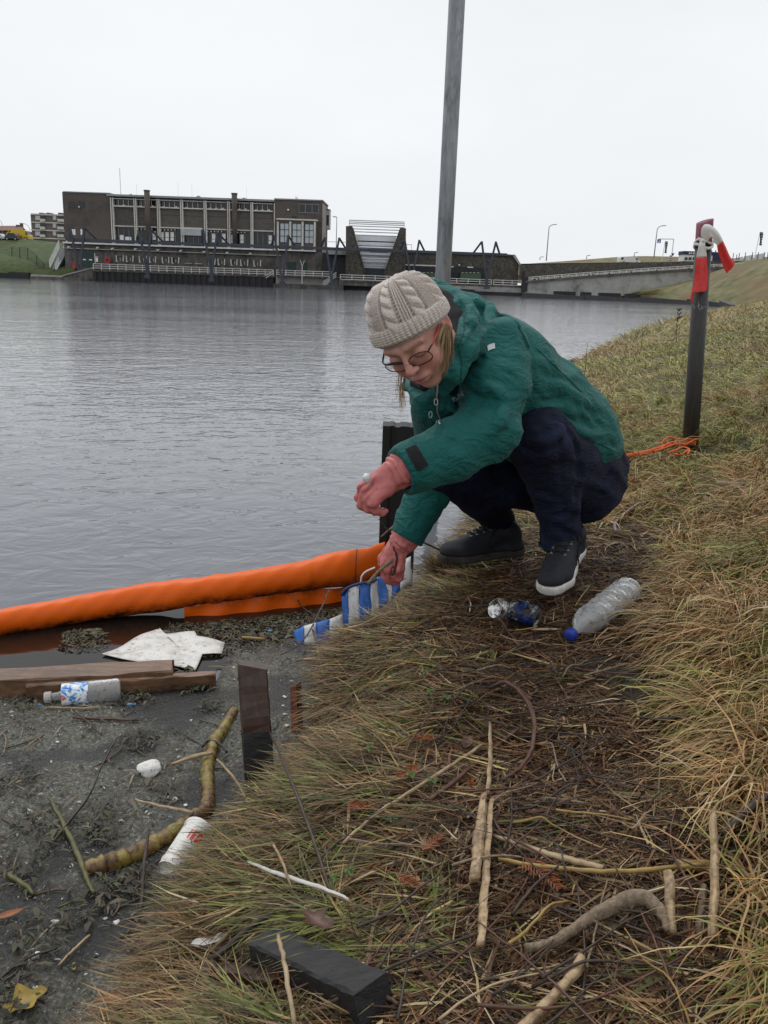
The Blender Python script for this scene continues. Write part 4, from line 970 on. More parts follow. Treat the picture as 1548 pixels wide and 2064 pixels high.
for s in (1, -1):
    E(.035 * s, .051, -.032, (.029, .031, .032), .025)
    Cn((.012 * s, .085, .030), (.046 * s, .070, .027), .007, .006, .016)
    E(.032 * s, .096, .007, (.018, .0115, .011), .012, 's')
    E(.032 * s, .0765, .006, (.0165, .0125, .0115), .006)
    Cn((.017 * s, .0875, .000), (.045 * s, .079, -.001), .0016, .0012, .003, 's')
Cn((0, .086, .020), (0, .109, -.015), .0068, .0090, .012); E(0, .1085, -.017, (.0098, .009, .008), .008)
for s in (1, -1): E(.0112 * s, .098, -.021, (.0066, .0085, .0066), .006); E(.0065 * s, .104, -.0275, (.0036, .0042, .003), .003, 's')
E(0, .090, -.052, (.024, .012, .013), .012); E(0, .0955, -.0495, (.0195, .0075, .0048), .005); E(0, .0945, -.0605, (.0170, .0080, .0060), .006)
Cn((-.0215, .094, -.0555), (0, .1035, -.0548), .0017, .0019, .003, 's'); Cn((0, .1035, -.0548), (.0215, .094, -.0555), .0019, .0017, .003, 's')
E(0, .092, -.074, (.016, .006, .006), .012, 's')
for s in (1, -1):
    E(.071 * s, -.014, -.008, (.010, .019, .031), .006); E(.079 * s, -.009, -.004, (.006, .011, .017), .005, 's')
bod.chain([hp(0, -.015, -.06), hp(0, -.04, -.12), p_neck], [.055, .056, .062], .03)
bod.chain([p_neck, p_chest, (p_chest + p_pelvis) / 2, p_pelvis], [.07, .12, .12, .13], .05)
bod.chain([p_chest, shL, elL, wrL], [.09, .052, .042, .03], .04); bod.chain([p_chest, shR, elR, wrR], [.09, .052, .042, .03], .04)
bod.chain([p_pelvis, hipL, knL, knL * .5 + anL * .5 + np.array([.012, .02, 0]), anL], [.11, .08, .05, .036, .032], .02); bod.chain([p_pelvis, hipR, knR, knR * .5 + anR * .5 + np.array([.02, .015, 0]), anR], [.11, .08, .05, .036, .032], .02)
def skin_cols(V):
    q = (V - Hc) @ HM.T; l, f, u = q[:, 0], q[:, 1], q[:, 2]; al = np.abs(l)
    c = np.tile(np.array([.56, .30, .24]), (len(V), 1))
    def blend(w, col):
        nonlocal c; w = np.clip(w, 0, 1)[:, None]; c = c * (1 - w) + np.array(col) * w
    g = lambda x, y, z, r: np.exp(-(((al - x) / r[0]) ** 2 + ((f - y) / r[1]) ** 2 + ((u - z) / r[2]) ** 2))
    blend(.65 * g(.036, .07, -.03, (.022, .04, .022)), (.60, .22, .18)); blend(.55 * g(0, .113, -.02, (.014, .014, .014)), (.60, .22, .18))
    blend(.7 * g(.075, -.01, -.005, (.016, .03, .035)), (.60, .2, .16))
    blend(1.1 * ((f > .075) * g(0, .096, -.055, (.0165, .03, .0085))), (.40, .13, .12))
    br = np.exp(-((u - (.027 + .10 * (.022 - np.abs(al - .032)))) / .0030) ** 2) * (al > .011) * (al < .050) * (f > .05); blend(.5 * br, (.24, .14, .085))
    lid = np.exp(-((u + .001) / .0022) ** 2) * (al > .018) * (al < .046) * (f > .06); blend(.8 * lid, (.12, .06, .045))
    blend(.35 * g(.032, .08, .012, (.016, .02, .010)), (.48, .24, .20))
    return {'col': c}
body = bod.build('body', m_skin, per, skin_cols)
# ---- knitted hat: swept crown with cable, rib and purl panels, and a turned-up cuff
al_ = R(25); bh = hU * math.cos(al_) - hF * math.sin(al_); bf = hF * math.cos(al_) + hU * math.sin(al_)
bc = hp(0, -.006, .020)                                         # centre of the brim
def knit(na, nv, prof, disp):
    ph = np.linspace(0, 2 * PI, na, endpoint=False); vv = np.linspace(0, 1, nv); A, Vv = np.meshgrid(ph, vv)
    r, h = prof(Vv); d = disp(A, Vv)
    rl, rf = r * .0845 + d, r * .100 + d
    Pn = bc + (np.cos(A) * rf)[..., None] * bf + (np.sin(A) * rl)[..., None] * hL + (h + .25 * d * Vv)[..., None] * bh
    i, j = np.meshgrid(np.arange(nv - 1), np.arange(na), indexing='ij'); a = i * na + j; b2 = i * na + (j + 1) % na
    return Pn.reshape(-1, 3), np.stack([a.ravel(), b2.ravel(), (b2 + na).ravel(), (a + na).ravel()], 1)
def crown_disp(A, v):
    k = 8; u = (A / (2 * PI) * k + .02) % 1.0; s = v * 13; d = np.zeros_like(A)
    x = (u - .24) / .22; cab = np.abs(x) < 1                     # plaited cable: two strands crossing
    d = cab * .0125 * np.sqrt(np.clip(1 - x * x, 0, 1)) * (.30 + .70 * np.abs(np.sin(s * 1.25 + x * 1.15)) ** .8)
    ribs = (u > .56) & (u < .94); d += ribs * (.0075 * np.abs(np.sin((u - .56) / .38 * PI * 4)) ** .8)
    purl = ~cab & ~ribs; d += purl * (-.0045 + .0016 * np.sin(v * 120))
    d += .0004 * np.sin(v * 120 + 2 * np.sin(A * 40))
    return d * np.clip((1 - v) * 6, 0, 1) + .0025 * np.sin(A * 3 + v * 5)
def crown_prof(v): t = v * PI / 2; return np.cos(t) ** .66 * (1 + .02 * np.sin(v * PI)) * .955, .004 + np.sin(t) ** .95 * .108
Vh, Fh = knit(980, 150, crown_prof, crown_disp)
hat = empty('knitted_hat', (0, 0, 0)); hat.parent = per; hat.location = -per.location; hat['local'] = 1
def sub(name, V, F, m, par, attrs=None):
    return link(name, np_mesh(name, V, F, True, attrs), m, par)
def under(o): o.location = (0, 0, 0); return o
under(sub('crown', Vh, Fh, m_wool, hat))
def cuff_disp(A, v): return .0052 * np.abs(np.sin(A * 24)) ** .55 * np.clip(np.sin(v * PI) * 2.5, 0, 1) + .0006 * np.sin(v * 44)
def cuff_prof(v): t = v * 2 * PI; return 1.0 + .055 * np.clip(np.sin(v * PI), 0, 1) ** .5 - .02 * v, -.010 + .038 * v
Vc, Fc = knit(900, 46, cuff_prof, cuff_disp); under(sub('cuff', Vc, Fc, m_wool, hat))
def rim_prof(v): return .92 + .06 * v, -.012 - .003 * np.sin(v * PI)
Vc, Fc = knit(200, 5, rim_prof, lambda A, v: 0 * A); under(sub('cuff_edge', Vc, Fc, m_wool, hat))
# ---- spectacles
gl = empty('spectacles', (0, 0, 0)); gl.parent = per; gl.location = -per.location
lens_c = {}
for s in (1, -1):
    c0 = np.array([.033 * s, .0935 - .004, -.002]); pts = []
    for t in np.linspace(0, 2 * PI, 33):
        x, y = math.cos(t), math.sin(t); e = .82
        a_, b_ = math.copysign(abs(x) ** e, x) * .0262, math.copysign(abs(y) ** e, y) * .0185
        pts.append(hp(c0[0] + a_, c0[1] + .010 - .18 * abs(c0[0] + a_) - .22 * b_ * -1, c0[2] + b_))
    mb = MB(); mb.tube(pts, .00125, 6, False); under(mb.build('rim', m_frame, gl, True))
    cc = sum(np.array(p) for p in pts[:-1]) / 32; n_ = hF
    vs = [cc + n_ * .0006] + [np.array(p) for p in pts[:-1]]; mb = MB(); mb.add(vs, [(0, i + 1, (i + 1) % 32 + 1) for i in range(32)]); under(mb.build('lens', m_lens, gl, True))
    hinge = hp(.060 * s, .084, .008)
    mb = MB(); mb.tube([np.array(pts[2]), hinge, hp(.067 * s, .076, .010)], [.0016, .0022, .002], 6); under(mb.build('hinge', m_frame, gl, True))
    mb = MB(); mb.tube([hp(.067 * s, .076, .010), hp(.073 * s, .04, .008), hp(.076 * s, -.005, .012), hp(.075 * s, -.03, -.005)], .0021, 6); under(mb.build('temple', m_temple if s > 0 else m_frame, gl, True))
mb = MB(); mb.tube([hp(-.009, .1015, .0), hp(0, .1055, .004), hp(.009, .1015, .0)], .0014, 6); under(mb.build('bridge', m_frame, gl, True))
# ---- hair: strands out from under the hat
hr = random.Random(11); mb = MB()
locks = [((895, 655), (884, 684), (870, 712), 1.892), ((898, 656), (893, 696), (881, 736), 1.895), ((903, 656), (908, 700), (899, 744), 1.905), ((908, 660), (914, 692), (912, 722), 1.92), ((900, 654), (902, 704), (892, 738), 1.90)]
for (l0, l1, l2, yl) in locks:
    for k in range(64):
        j0, j1, j2 = (hr.gauss(0, 1.8), hr.gauss(0, 2)), (hr.gauss(0, 2.2), hr.gauss(0, 3)), (hr.gauss(0, 2.6), hr.gauss(0, 9)); yy = yl + hr.uniform(-.004, .012)
        A_, B_, D_ = (np.array(P(q[0] + d_[0], q[1] + d_[1], yy + e_)) for q, d_, e_ in ((l0, j0, .008), (l1, j1, -.004), (l2, j2, .006)))
        mb.tube([A_ * (1 - q) ** 2 + 2 * B_ * q * (1 - q) + D_ * q * q for q in np.linspace(0, 1, 8)], [.00042] * 5 + [.0004, .0003, .00015], 4, False)
for k in range(26):
    st0 = hp(-.055 - .012 * hr.random(), .045 + .02 * hr.random(), -.045 - .02 * hr.random()); end = st0 + np.array([.006 * hr.random() + .004 * k / 26, .0, -.05 - .035 * hr.random()]) + hF * .012
    mb.tube([st0, (st0 + end) / 2 - hL * .006, end], [.0008, .0008, .0003], 4, False)
o = mb.build('hair', m_hair, per, True)
# ---- jacket
jk = SDF((-.06, 1.78, .33), (1.02, 3.02, 1.27), .0052)
tor_n = np.array([.25, -.9, .35])
back = [np.array(P(*a)) for a in ((945, 705, 2.27), (1005, 758, 2.35), (1075, 822, 2.46), (1140, 878, 2.56), (1170, 902, 2.62))]
jk.chain(back, [.118, .142, .150, .145, .125], .07)
jk.chain([np.array(P(*a)) for a in ((905, 775, 2.26), (915, 830, 2.34), (935, 880, 2.42))], [.088, .092, .088], .06)   # hanging front
jk.chain([np.array(P(*a)) for a in ((1000, 700, 2.52), (905, 760, 2.50))], [.10, .09], .06)
jk.chain([shL, shL * .5 + elL * .5 + np.array([.004, -.004, 0]), elL], [.083, .080, .076], .035)
dL = (wrL - elL) / np.linalg.norm(wrL - elL); dR = (wrR - elR) / np.linalg.norm(wrR - elR)
jk.chain([elL, elL * .5 + wrL * .5 + np.array([0, 0, -.006]), wrL, wrL + dL * .05], [.076, .070, .060, .058], .022)
jk.chain([shR, elR], [.085, .075], .03); jk.chain([elR, wrR], [.074, .062], .022)
# skirt of the jacket over the hips
jk.chain([np.array(P(*a)) for a in ((1184, 885, 2.54), (1203, 897, 2.66), (1185, 900, 2.83))], [.062, .058, .07], .05)
jk.chain([np.array(P(*a)) for a in ((1110, 848, 2.41), (1184, 885, 2.54))], [.09, .062], .05)
# hood lying on the shoulders and round the back of the head, stand-up collar
hood = [np.array(P(*a)) for a in ((868, 590, 2.24), (905, 612, 2.22), (935, 640, 2.15), (938, 690, 2.06), (912, 735, 2.02), (880, 775, 2.03), (858, 792, 2.06))]
jk.chain(hood, [.030, .044, .052, .046, .036, .028, .022], .018)
jk.chain([np.array(P(*a)) for a in ((880, 588, 2.30), (935, 630, 2.30), (972, 668, 2.27), (958, 722, 2.12))], [.034, .054, .052, .045], .02)
jk.chain([np.array(P(*a)) for a in ((858, 792, 2.06), (838, 785, 2.14), (822, 778, 2.20), (850, 740, 2.32))], [.02, .017, .014, .03], .012)
jk.cone(P(868, 815, 2.10), P(866, 880, 2.22), .05, .04, .04)
# hollow for head and neck
jk.ell(hp(0, -.01, .02), (.088, .108, .105), HM, .012, 's')
jk.chain([hp(.0, .0, -.02), hp(.0, .035, -.10), np.array(P(862, 760, 2.08))], [.076, .058, .045], .012, 's')
jk.chain([np.array(P(*a)) for a in ((945, 652, 2.08), (935, 700, 1.995), (913, 745, 1.965), (890, 780, 1.995), (868, 797, 2.05))], [.038, .034, .029, .024, .020], .015)
jk.chain([np.array(P(*a)) for a in ((868, 797, 2.05), (840, 786, 2.10), (820, 780, 2.16))], [.018, .012, .008], .01)
# open the cuffs and the hem
dL = (wrL - elL) / np.linalg.norm(wrL - elL); dR = (wrR - elR) / np.linalg.norm(wrR - elR)
def cut_end(s, c, d, r, L=.13):                                  # flat end of a sleeve
    c = np.array(c); s.cone(c + d * (r + .004), c + d * (r + L), r * 1.25, r * 1.25, .005, 's') if False else None
    d = np.array(d, float); x = np.cross(d, [0, 0, 1]) if abs(d[2]) < .95 else np.array([1.0, 0, 0]); x /= np.linalg.norm(x); y = np.cross(d, x)
    s.box(c + d * L / 2, (L / 2, r * 1.5, r * 1.5), np.stack([d, x, y]), .004, .006, 's')

# seams and folds, drawn where the garment shows them
for f, r, o_ in (([(971, 667), (985, 645), (1000, 636), (1022, 640), (1044, 656)], .005, .004), ([(1046, 660), (1062, 690), (1076, 728), (1078, 770), (1066, 812), (1044, 842)], .0065, .004),
          ([(958, 770), (955, 795), (946, 822), (940, 846)], .010, .004), ([(945, 690), (935, 735), (930, 790)], .007, .004), ([(948, 812), (975, 803), (998, 812), (1004, 826)], .010, .004), ([(950, 765), (975, 758), (1000, 768)], .007, .005),
          ([(1002, 880), (1018, 860), (1030, 838)], .010, .004), ([(1000, 742), (1030, 752), (1050, 775)], .006, .005), ([(985, 722), (1010, 716), (1040, 728)], .005, .005),
          ([(1087, 812), (1125, 808), (1157, 822), (1180, 846)], .010, .004), ([(1100, 838), (1130, 828)], .009, .004), ([(1148, 841), (1188, 858), (1208, 884)], .011, .004), ([(1165, 800), (1195, 832), (1222, 868)], .007, .005),
          ([(1120, 775), (1150, 780), (1180, 800)], .008, .004), ([(1086, 745), (1110, 760), (1142, 765)], .007, .004), ([(1190, 880), (1215, 892), (1244, 905)], .008, .004), ([(1175, 878), (1200, 900), (1240, 920)], .006, .005),
          ([(915, 590), (935, 620), (938, 655), (925, 690)], .008, .003), ([(950, 600), (975, 625), (970, 650)], .009, .004), ([(985, 625), (968, 655), (950, 690)], .012, .003), ([(895, 600), (915, 640), (912, 680)], .006, .004),
          ([(925, 700), (910, 740), (890, 770)], .008, .004), ([(905, 810), (895, 850), (885, 880)], .008, .004), ([(868, 800), (862, 840), (860, 880)], .006, .004), ([(850, 1010), (868, 1000), (880, 1010)], .008, .004), ([(835, 1040), (855, 1035)], .007, .004),
          ([(905, 905), (925, 880), (930, 862)], .006, .005), ([(870, 940), (885, 915)], .005, .005)): jk.crease(f, r, .009, 's', o_ + .001)
for f, r in (([(955, 786), (985, 782), (1012, 798)], .012), ([(1095, 822), (1130, 818), (1165, 838)], .012), ([(1165, 868), (1195, 880), (1225, 900)], .012), ([(962, 612), (985, 618), (992, 640)], .014), ([(1110, 772), (1150, 793), (1190, 820)], .011),
          ([(928, 600), (950, 625), (950, 660)], .010), ([(1185, 890), (1215, 908), (1243, 918)], .010), ([(1012, 828), (1008, 850), (995, 870)], .012), ([(900, 690), (905, 730), (885, 765)], .010)): jk.crease(f, r, .016, 'u', -.006)
jk.put([a[0] for a in jk.ax], [a[-1] for a in jk.ax], lambda X, Y, Z: .0070 * (np.abs(n3(X * 26 - Z * 14, Y * 18, Z * 44 + X * 18, 4)) - .35) + .0036 * (np.abs(n3(X * 60 + Z * 20, Y * 40, Z * 95 + X * 40, 9)) - .35) * (.4 + .6 * (n3(X * 9, Y * 9, Z * 9, 2) > 0)), op='add')
def jk_attr(V):
    q = (V - Hc) @ HM.T; return {'dark': np.zeros(len(V))}
cut_end(jk, wrL + dL * .030, dL, .085); cut_end(jk, wrR + dR * .022, dR, .075)
jk.cone(wrL + dL * .016, wrL + dL * .07, .042, .046, .004, 's'); jk.cone(wrR + dR * .006, wrR + dR * .06, .042, .046, .004, 's')
jacket = jk.build('jacket', m_jacket, per, relax=1)
# black fleece lining showing inside the collar, zips, cuff strap, prints
def patch(name, m, pix, Y, par, off=.004, n=(6, 6), hit=None):
    """a cloth patch given by 4 photo corners, pushed onto the garment by rays from the eye side"""
    q = [P(px, py, Y) for px, py in pix]; rows = []
    for i in range(n[0]):
        r = []
        for j in range(n[1]):
            u, w = i / (n[0] - 1), j / (n[1] - 1); p = q[0].lerp(q[3], u).lerp(q[1].lerp(q[2], u), w); o = Vector((0, 0, EYE)); d = (p - o).normalized()
            r.append(drape(hit, o, d, p, off))
        rows.append(r)
    mb = MB(); mb.grid(rows); return mb.build(name, m, par, True)
from mathutils.bvhtree import BVHTree
def bvh(*objs):
    V = []; F = []
    for o in objs:
        b0 = len(V); M = Matrix.Translation(o.location + (o.parent.location if o.parent else Vector()) + (o.parent.parent.location if o.parent and o.parent.parent else Vector()))
        V += [M @ v.co for v in o.data.vertices]; F += [tuple(b0 + i for i in p.vertices) for p in o.data.polygons]
    return BVHTree.FromPolygons(V, F)
def drape(tree, o, d, p, off):
    h = tree.ray_cast(o, d); return (h[0] + h[1] * off) if h[0] is not None and (h[0] - p).length < .4 else p
bj = bvh(jacket)
patch('sleeve_badge', m_reflect, [(980, 697), (997, 692), (998, 703), (982, 708)], 2.1, jacket, .0025, (4, 5), bj)
cs_ = patch('cuff_strap', m_lining, [(817, 908), (838, 898), (862, 938), (843, 950)], 1.9, jacket, .004, (8, 6), bj)
0 and patch('cuff_strap_end', m_jacket, [(829, 909), (835, 906), (853, 935), (847, 938)], 1.9, jacket, .007, (6, 4), bj)
mb = MB(); prs = []
for (a, c) in (((884, 772), (880, 822)), ((880, 822), (888, 862))):
    for t in np.linspace(0, 1, 8, endpoint=False): px, py = a[0] + (c[0] - a[0]) * t, a[1] + (c[1] - a[1]) * t; o = Vector((0, 0, EYE)); prs.append(drape(bj, o, ray(px, py), P(px, py, 2.1), .003))
mb.tube(prs, .0022, 5); under(mb.build('front_zip', m_zip, jacket, True)).location = -per.location * 0
for k, (px, py) in enumerate(((869, 826), (881, 800), (880, 846))):
    o = Vector((0, 0, EYE)); c = drape(bj, o, ray(px, py), P(px, py, 2.1), .006); mb = MB()
    mb.tube([c + Vector((.004 * math.cos(t), 0, .008 * math.sin(t) - .007)) for t in np.linspace(0, 2 * PI, 13)], .0012, 5, False); under(mb.build('zip_pull', m_zip, jacket, True))
def stroke_text(name, strokes, pix0, pix1, par, tree, r, m, Y):
    """thin embroidered letters given as strokes in a unit box per letter"""
    mb = MB(); n = len(strokes); o = Vector((0, 0, EYE)); bx, by = pix1[0] - pix0[0], pix1[1] - pix0[1]
    nx, ny = by / math.hypot(bx, by), -bx / math.hypot(bx, by); hgt = 9.0
    for i, ls in enumerate(strokes):
        for ln in ls:
            pts = []
            for (u, w) in ln: t = (i + .1 + u * .72) / n; px, py = pix0[0] + bx * t + nx * w * hgt, pix0[1] + by * t + ny * w * hgt; pts.append(drape(tree, o, ray(px, py), P(px, py, Y), .002))
            mb.tube(pts, r, 4)
    return under(mb.build(name, m, par))
stroke_text('chest_lettering', [[[(0, 0), (0, 1)], [(.9, 1), (0, .45), (.9, 0)]], [[(.9, 0), (0, 0), (0, 1), (.9, 1)], [(0, .5), (.7, .5)]], [[(0, 1), (0, 0), (.9, 0)]], [[(0, 1), (.45, 0), (.9, 1)]], [[(.4, 0), (.4, 1)]], [[(0, 0), (0, 1), (.9, 0), (.9, 1)]]], (914, 811), (937, 797), jacket, bj, .0007, m_reflect, 2.1)
m_seam = simple('dark_teal_seam', (.002, .040, .038), rough=.8)
for pth in ([(948, 752), (955, 705), (975, 664), (1000, 637), (1022, 641), (1044, 656)], [(1044, 656), (1062, 690), (1077, 728), (1079, 770), (1066, 812), (1044, 842)], [(927, 704), (931, 740), (927, 779)], [(1183, 884), (1215, 898), (1247, 914)], [(1079, 700), (1115, 735), (1150, 768), (1172, 790)], [(905, 606), (935, 636), (936, 668), (924, 700)]):
    pp = []; o = Vector((0, 0, EYE)); dense = []
    for (x0, y0), (x1, y1) in zip(pth[:-1], pth[1:]):
        n_ = max(2, int(math.hypot(x1 - x0, y1 - y0) / 5)); dense += [(x0 + (x1 - x0) * t / n_, y0 + (y1 - y0) * t / n_) for t in range(n_)]
    for (px, py) in dense + [pth[-1]]:
        h = bj.ray_cast(o, ray(px, py))
        if h[0] is not None and (not pp or (h[0] - pp[-1]).length < .05): pp.append(h[0] + h[1] * .0006)
    if len(pp) > 3: mb = MB(); mb.tube(pp, .0013, 4); mb.build('seam', m_seam, jacket, True)
# lining: inside of collar and hood
ln = SDF((.02, 1.85, .85), (.42, 2.5, 1.35), .005)
ln.chain([np.array(P(*a)) for a in ((862, 585, 2.22), (892, 610, 2.16), (920, 650, 2.09), (922, 690, 2.025), (902, 728, 1.992), (880, 757, 2.0), (858, 776, 2.05))], [.024, .028, .028, .027, .026, .024, .014], .012)
ln.chain([np.array(P(*a)) for a in ((858, 776, 2.05), (838, 773, 2.11), (846, 750, 2.2))], [.014, .013, .02], .012)
ln.ell(hp(0, -.01, .02), (.079, .102, .10), HM, .008, 's'); ln.chain([hp(.0, .0, -.02), hp(.0, .035, -.075)], [.060, .036], .008, 's')
under(ln.build('collar_lining', m_lining, jacket))
# ---- trousers
tr_ = SDF((.08, 2.02, .28), (1.05, 3.1, 1.02), .0066)
tr_.chain([p_pelvis + np.array([0, 0, -.02]), hipL], [.142, .138], .04); tr_.chain([p_pelvis, hipR], [.14, .13], .04)
tr_.ell(np.array(P(1158, 982, 2.64)), (.128, .15, .112), None, .04)
tr_.chain([hipL, hipL * .5 + knL * .5, knL], [.126, .108, .086], .03)
tr_.chain([knL + np.array([0, 0, .004]), knL * .55 + anL * .45 + np.array([.022, .03, 0]), anL + np.array([0, 0, .03]), anL + np.array([0, 0, -.01])], [.086, .076, .059, .058], .02)
tr_.chain([hipR, hipR * .5 + knR * .5, knR], [.13, .112, .084], .035)
tr_.chain([knR, knR * .5 + anR * .5 + np.array([.03, .02, 0]), anR + np.array([0, 0, .02])], [.084, .074, .058], .02)
for f, r in (([(1050, 905), (1090, 920), (1130, 905), (1150, 875)], .008), ([(1062, 880), (1100, 878), (1135, 855)], .007), ([(1160, 1015), (1172, 960), (1162, 900), (1140, 850)], .010), ([(1070, 1035), (1110, 1048), (1155, 1040)], .008), ([(1085, 1075), (1125, 1072), (1160, 1078)], .007),
             ([(1100, 835), (1140, 850)], .006), ([(1080, 1058), (1120, 1062), (1160, 1056)], .007), ([(1090, 960), (1120, 940), (1150, 935)], .006), ([(1180, 1030), (1210, 1000), (1240, 950)], .006), ([(1080, 990), (1115, 1005)], .006), ([(1128, 880), (1135, 1000), (1140, 1090)], .002)): tr_.crease(f, r, .014, 's', .004)
cut_end(tr_, anL + np.array([0, 0, -.035]), np.array([.0, 0, -1.0]), .07, .1); cut_end(tr_, anR + np.array([0, 0, -.03]), np.array([0, 0, -1.0]), .07, .1)
tr_.put([a[0] for a in tr_.ax], [a[-1] for a in tr_.ax], lambda X, Y, Z: .0050 * (np.abs(n3(X * 26, Y * 24, Z * 46 + X * 25, 14)) - .35) + .0020 * n3(X * 80, Y * 70, Z * 110, 19), op='add')
trousers = tr_.build('trousers', m_jean, per)
mb = MB(); c0 = anL + np.array([0, 0, -.022]); mb.tube([c0 + np.array([math.cos(t) * .061, math.sin(t) * .061, 0]) for t in np.linspace(0, 2 * PI, 25)], .0045, 6, False); under(mb.build('hem', m_jean, trousers, True))
# ---- shoes
def shoe(toe, heel, lift, ank, name='sneaker', solem=None):
    toe, heel = np.array(toe), np.array(heel); d = toe - heel; L = np.linalg.norm(d); d /= L; up = np.array([0, 0, 1.0]); up -= d * (up @ d); up /= np.linalg.norm(up); sd = np.cross(d, up)
    M = np.stack([d, sd, up]); f = lambda a, s, h: heel + d * a * L + sd * s + up * h
    t = empty(name, (0, 0, 0)); t.parent = per; t.location = -per.location
    lo = np.minimum(toe, heel) - .12; hi = np.maximum(toe, heel) + .18
    so = SDF(lo, hi, .0045)
    for (a, w, s0) in ((.02, .034, 0), (.25, .033, .0), (.5, .038, -.002), (.76, .046, -.004), (.95, .040, .0)):
        pass
    seg = [(.06, .036, 0), (.3, .034, .0), (.55, .042, -.003), (.78, .050, -.005), (.94, .043, -.001)]
    for (a, w, s0), (a2, w2, s2) in zip(seg[:-1], seg[1:]): so.cone(f(a, s0, .012), f(a2, s2, .012), w, w2, .01)
    so.cut(f(.5, 0, .026), up, .003); so.cut(f(.5, 0, -.001), -up, .003); under(so.build('sole', solem or m_sole, t))
    u = SDF(lo, hi, .0045)
    for (a, w, s0), (a2, w2, s2) in zip(seg[:-1], seg[1:]): u.cone(f(a, s0, .026), f(a2, s2, .026), w - .004, w2 - .004, .012)
    u.cut(f(.5, 0, .0255), -up, .002)
    u.chain([f(.86, -.002, .030), f(.66, -.003, .048), f(.48, 0, .066), f(.30, 0, .088)], [.030, .035, .036, .037], .02)
    u.chain([f(.10, 0, .04), f(.13, 0, .075), f(.18, 0, .095)], [.034, .034, .036], .02)
    u.cone(f(.24, 0, .09), f(.22, 0, .16), .030, .034, .008, 's')
    u.put(lo, hi, lambda X, Y, Z: .0016 * n3(X * 90, Y * 90, Z * 90, 3), op='add')
    up_o = under(u.build('upper', m_canvas, t)); tree = bvh(up_o)
    def on(a, s, off=.0025):
        h = tree.ray_cast(Vector(f(a, s, .25)), Vector(-up)); return h[0] + h[1] * off if h[0] is not None else Vector(f(a, s, .06))
    mb = MB()
    for k in range(5):
        a = .70 - k * .085; w = .017 + .002 * k
        mb.tube([on(a, -w), on(a - .02, 0, .005), on(a - .045, w)], .0021, 5); mb.tube([on(a, w), on(a - .02, 0, .0055), on(a - .045, -w)], .0021, 5)
    for s in (1, -1):                                             # bow and loose ends
        p0 = on(.36, 0, .006); mb.tube([p0, on(.42, .03 * s, .012), on(.52, .045 * s, .006), Vector(f(.55, .052 * s, .035)), Vector(f(.50, .054 * s, .02))], .0021, 5)
        mb.tube([p0, on(.50, .018 * s, .018), on(.44, .036 * s, .012), p0], .0021, 5)
    under(mb.build('laces', m_lace, t, True))
    for k in range(4):
        for s in (1, -1):
            a = .70 - k * .085; c = on(a, (.019 + .002 * k) * s, .0015); mb = MB(); mb.tube([c + Vector(d * math.cos(q) * .0036 + sd * math.sin(q) * .0036) for q in np.linspace(0, 2 * PI, 11)], .0011, 5, False); under(mb.build('eyelet', m_eyelet, t, True))
    mb = MB(); c = f(.055, 0, .085); mb.prism([Vector(c + sd * .0 + up * .018 - d * .004), Vector(c - up * .018 - d * .008), Vector(c - up * .018 - d * .003), Vector(c + up * .018 + d * .001)], tuple(sd * .012)); under(mb.build('heel_tab', m_heel, t))
    return t
shoe(P(1106, 1192, 2.27), P(1160, 1120, 2.50) + Vector((0, 0, .012)), 0, anL)
shoe(P(900, 1114, 2.70) + Vector((0, 0, -.028)), P(1046, 1104, 2.78) + Vector((0, 0, -.022)), 0, anR, solem=simple('shaded_muddy_sole', [(.02, .017, .014), (.07, .06, .05)], 40, .8))  # far shoe's muddy sole, darkened further to stand in for shadow
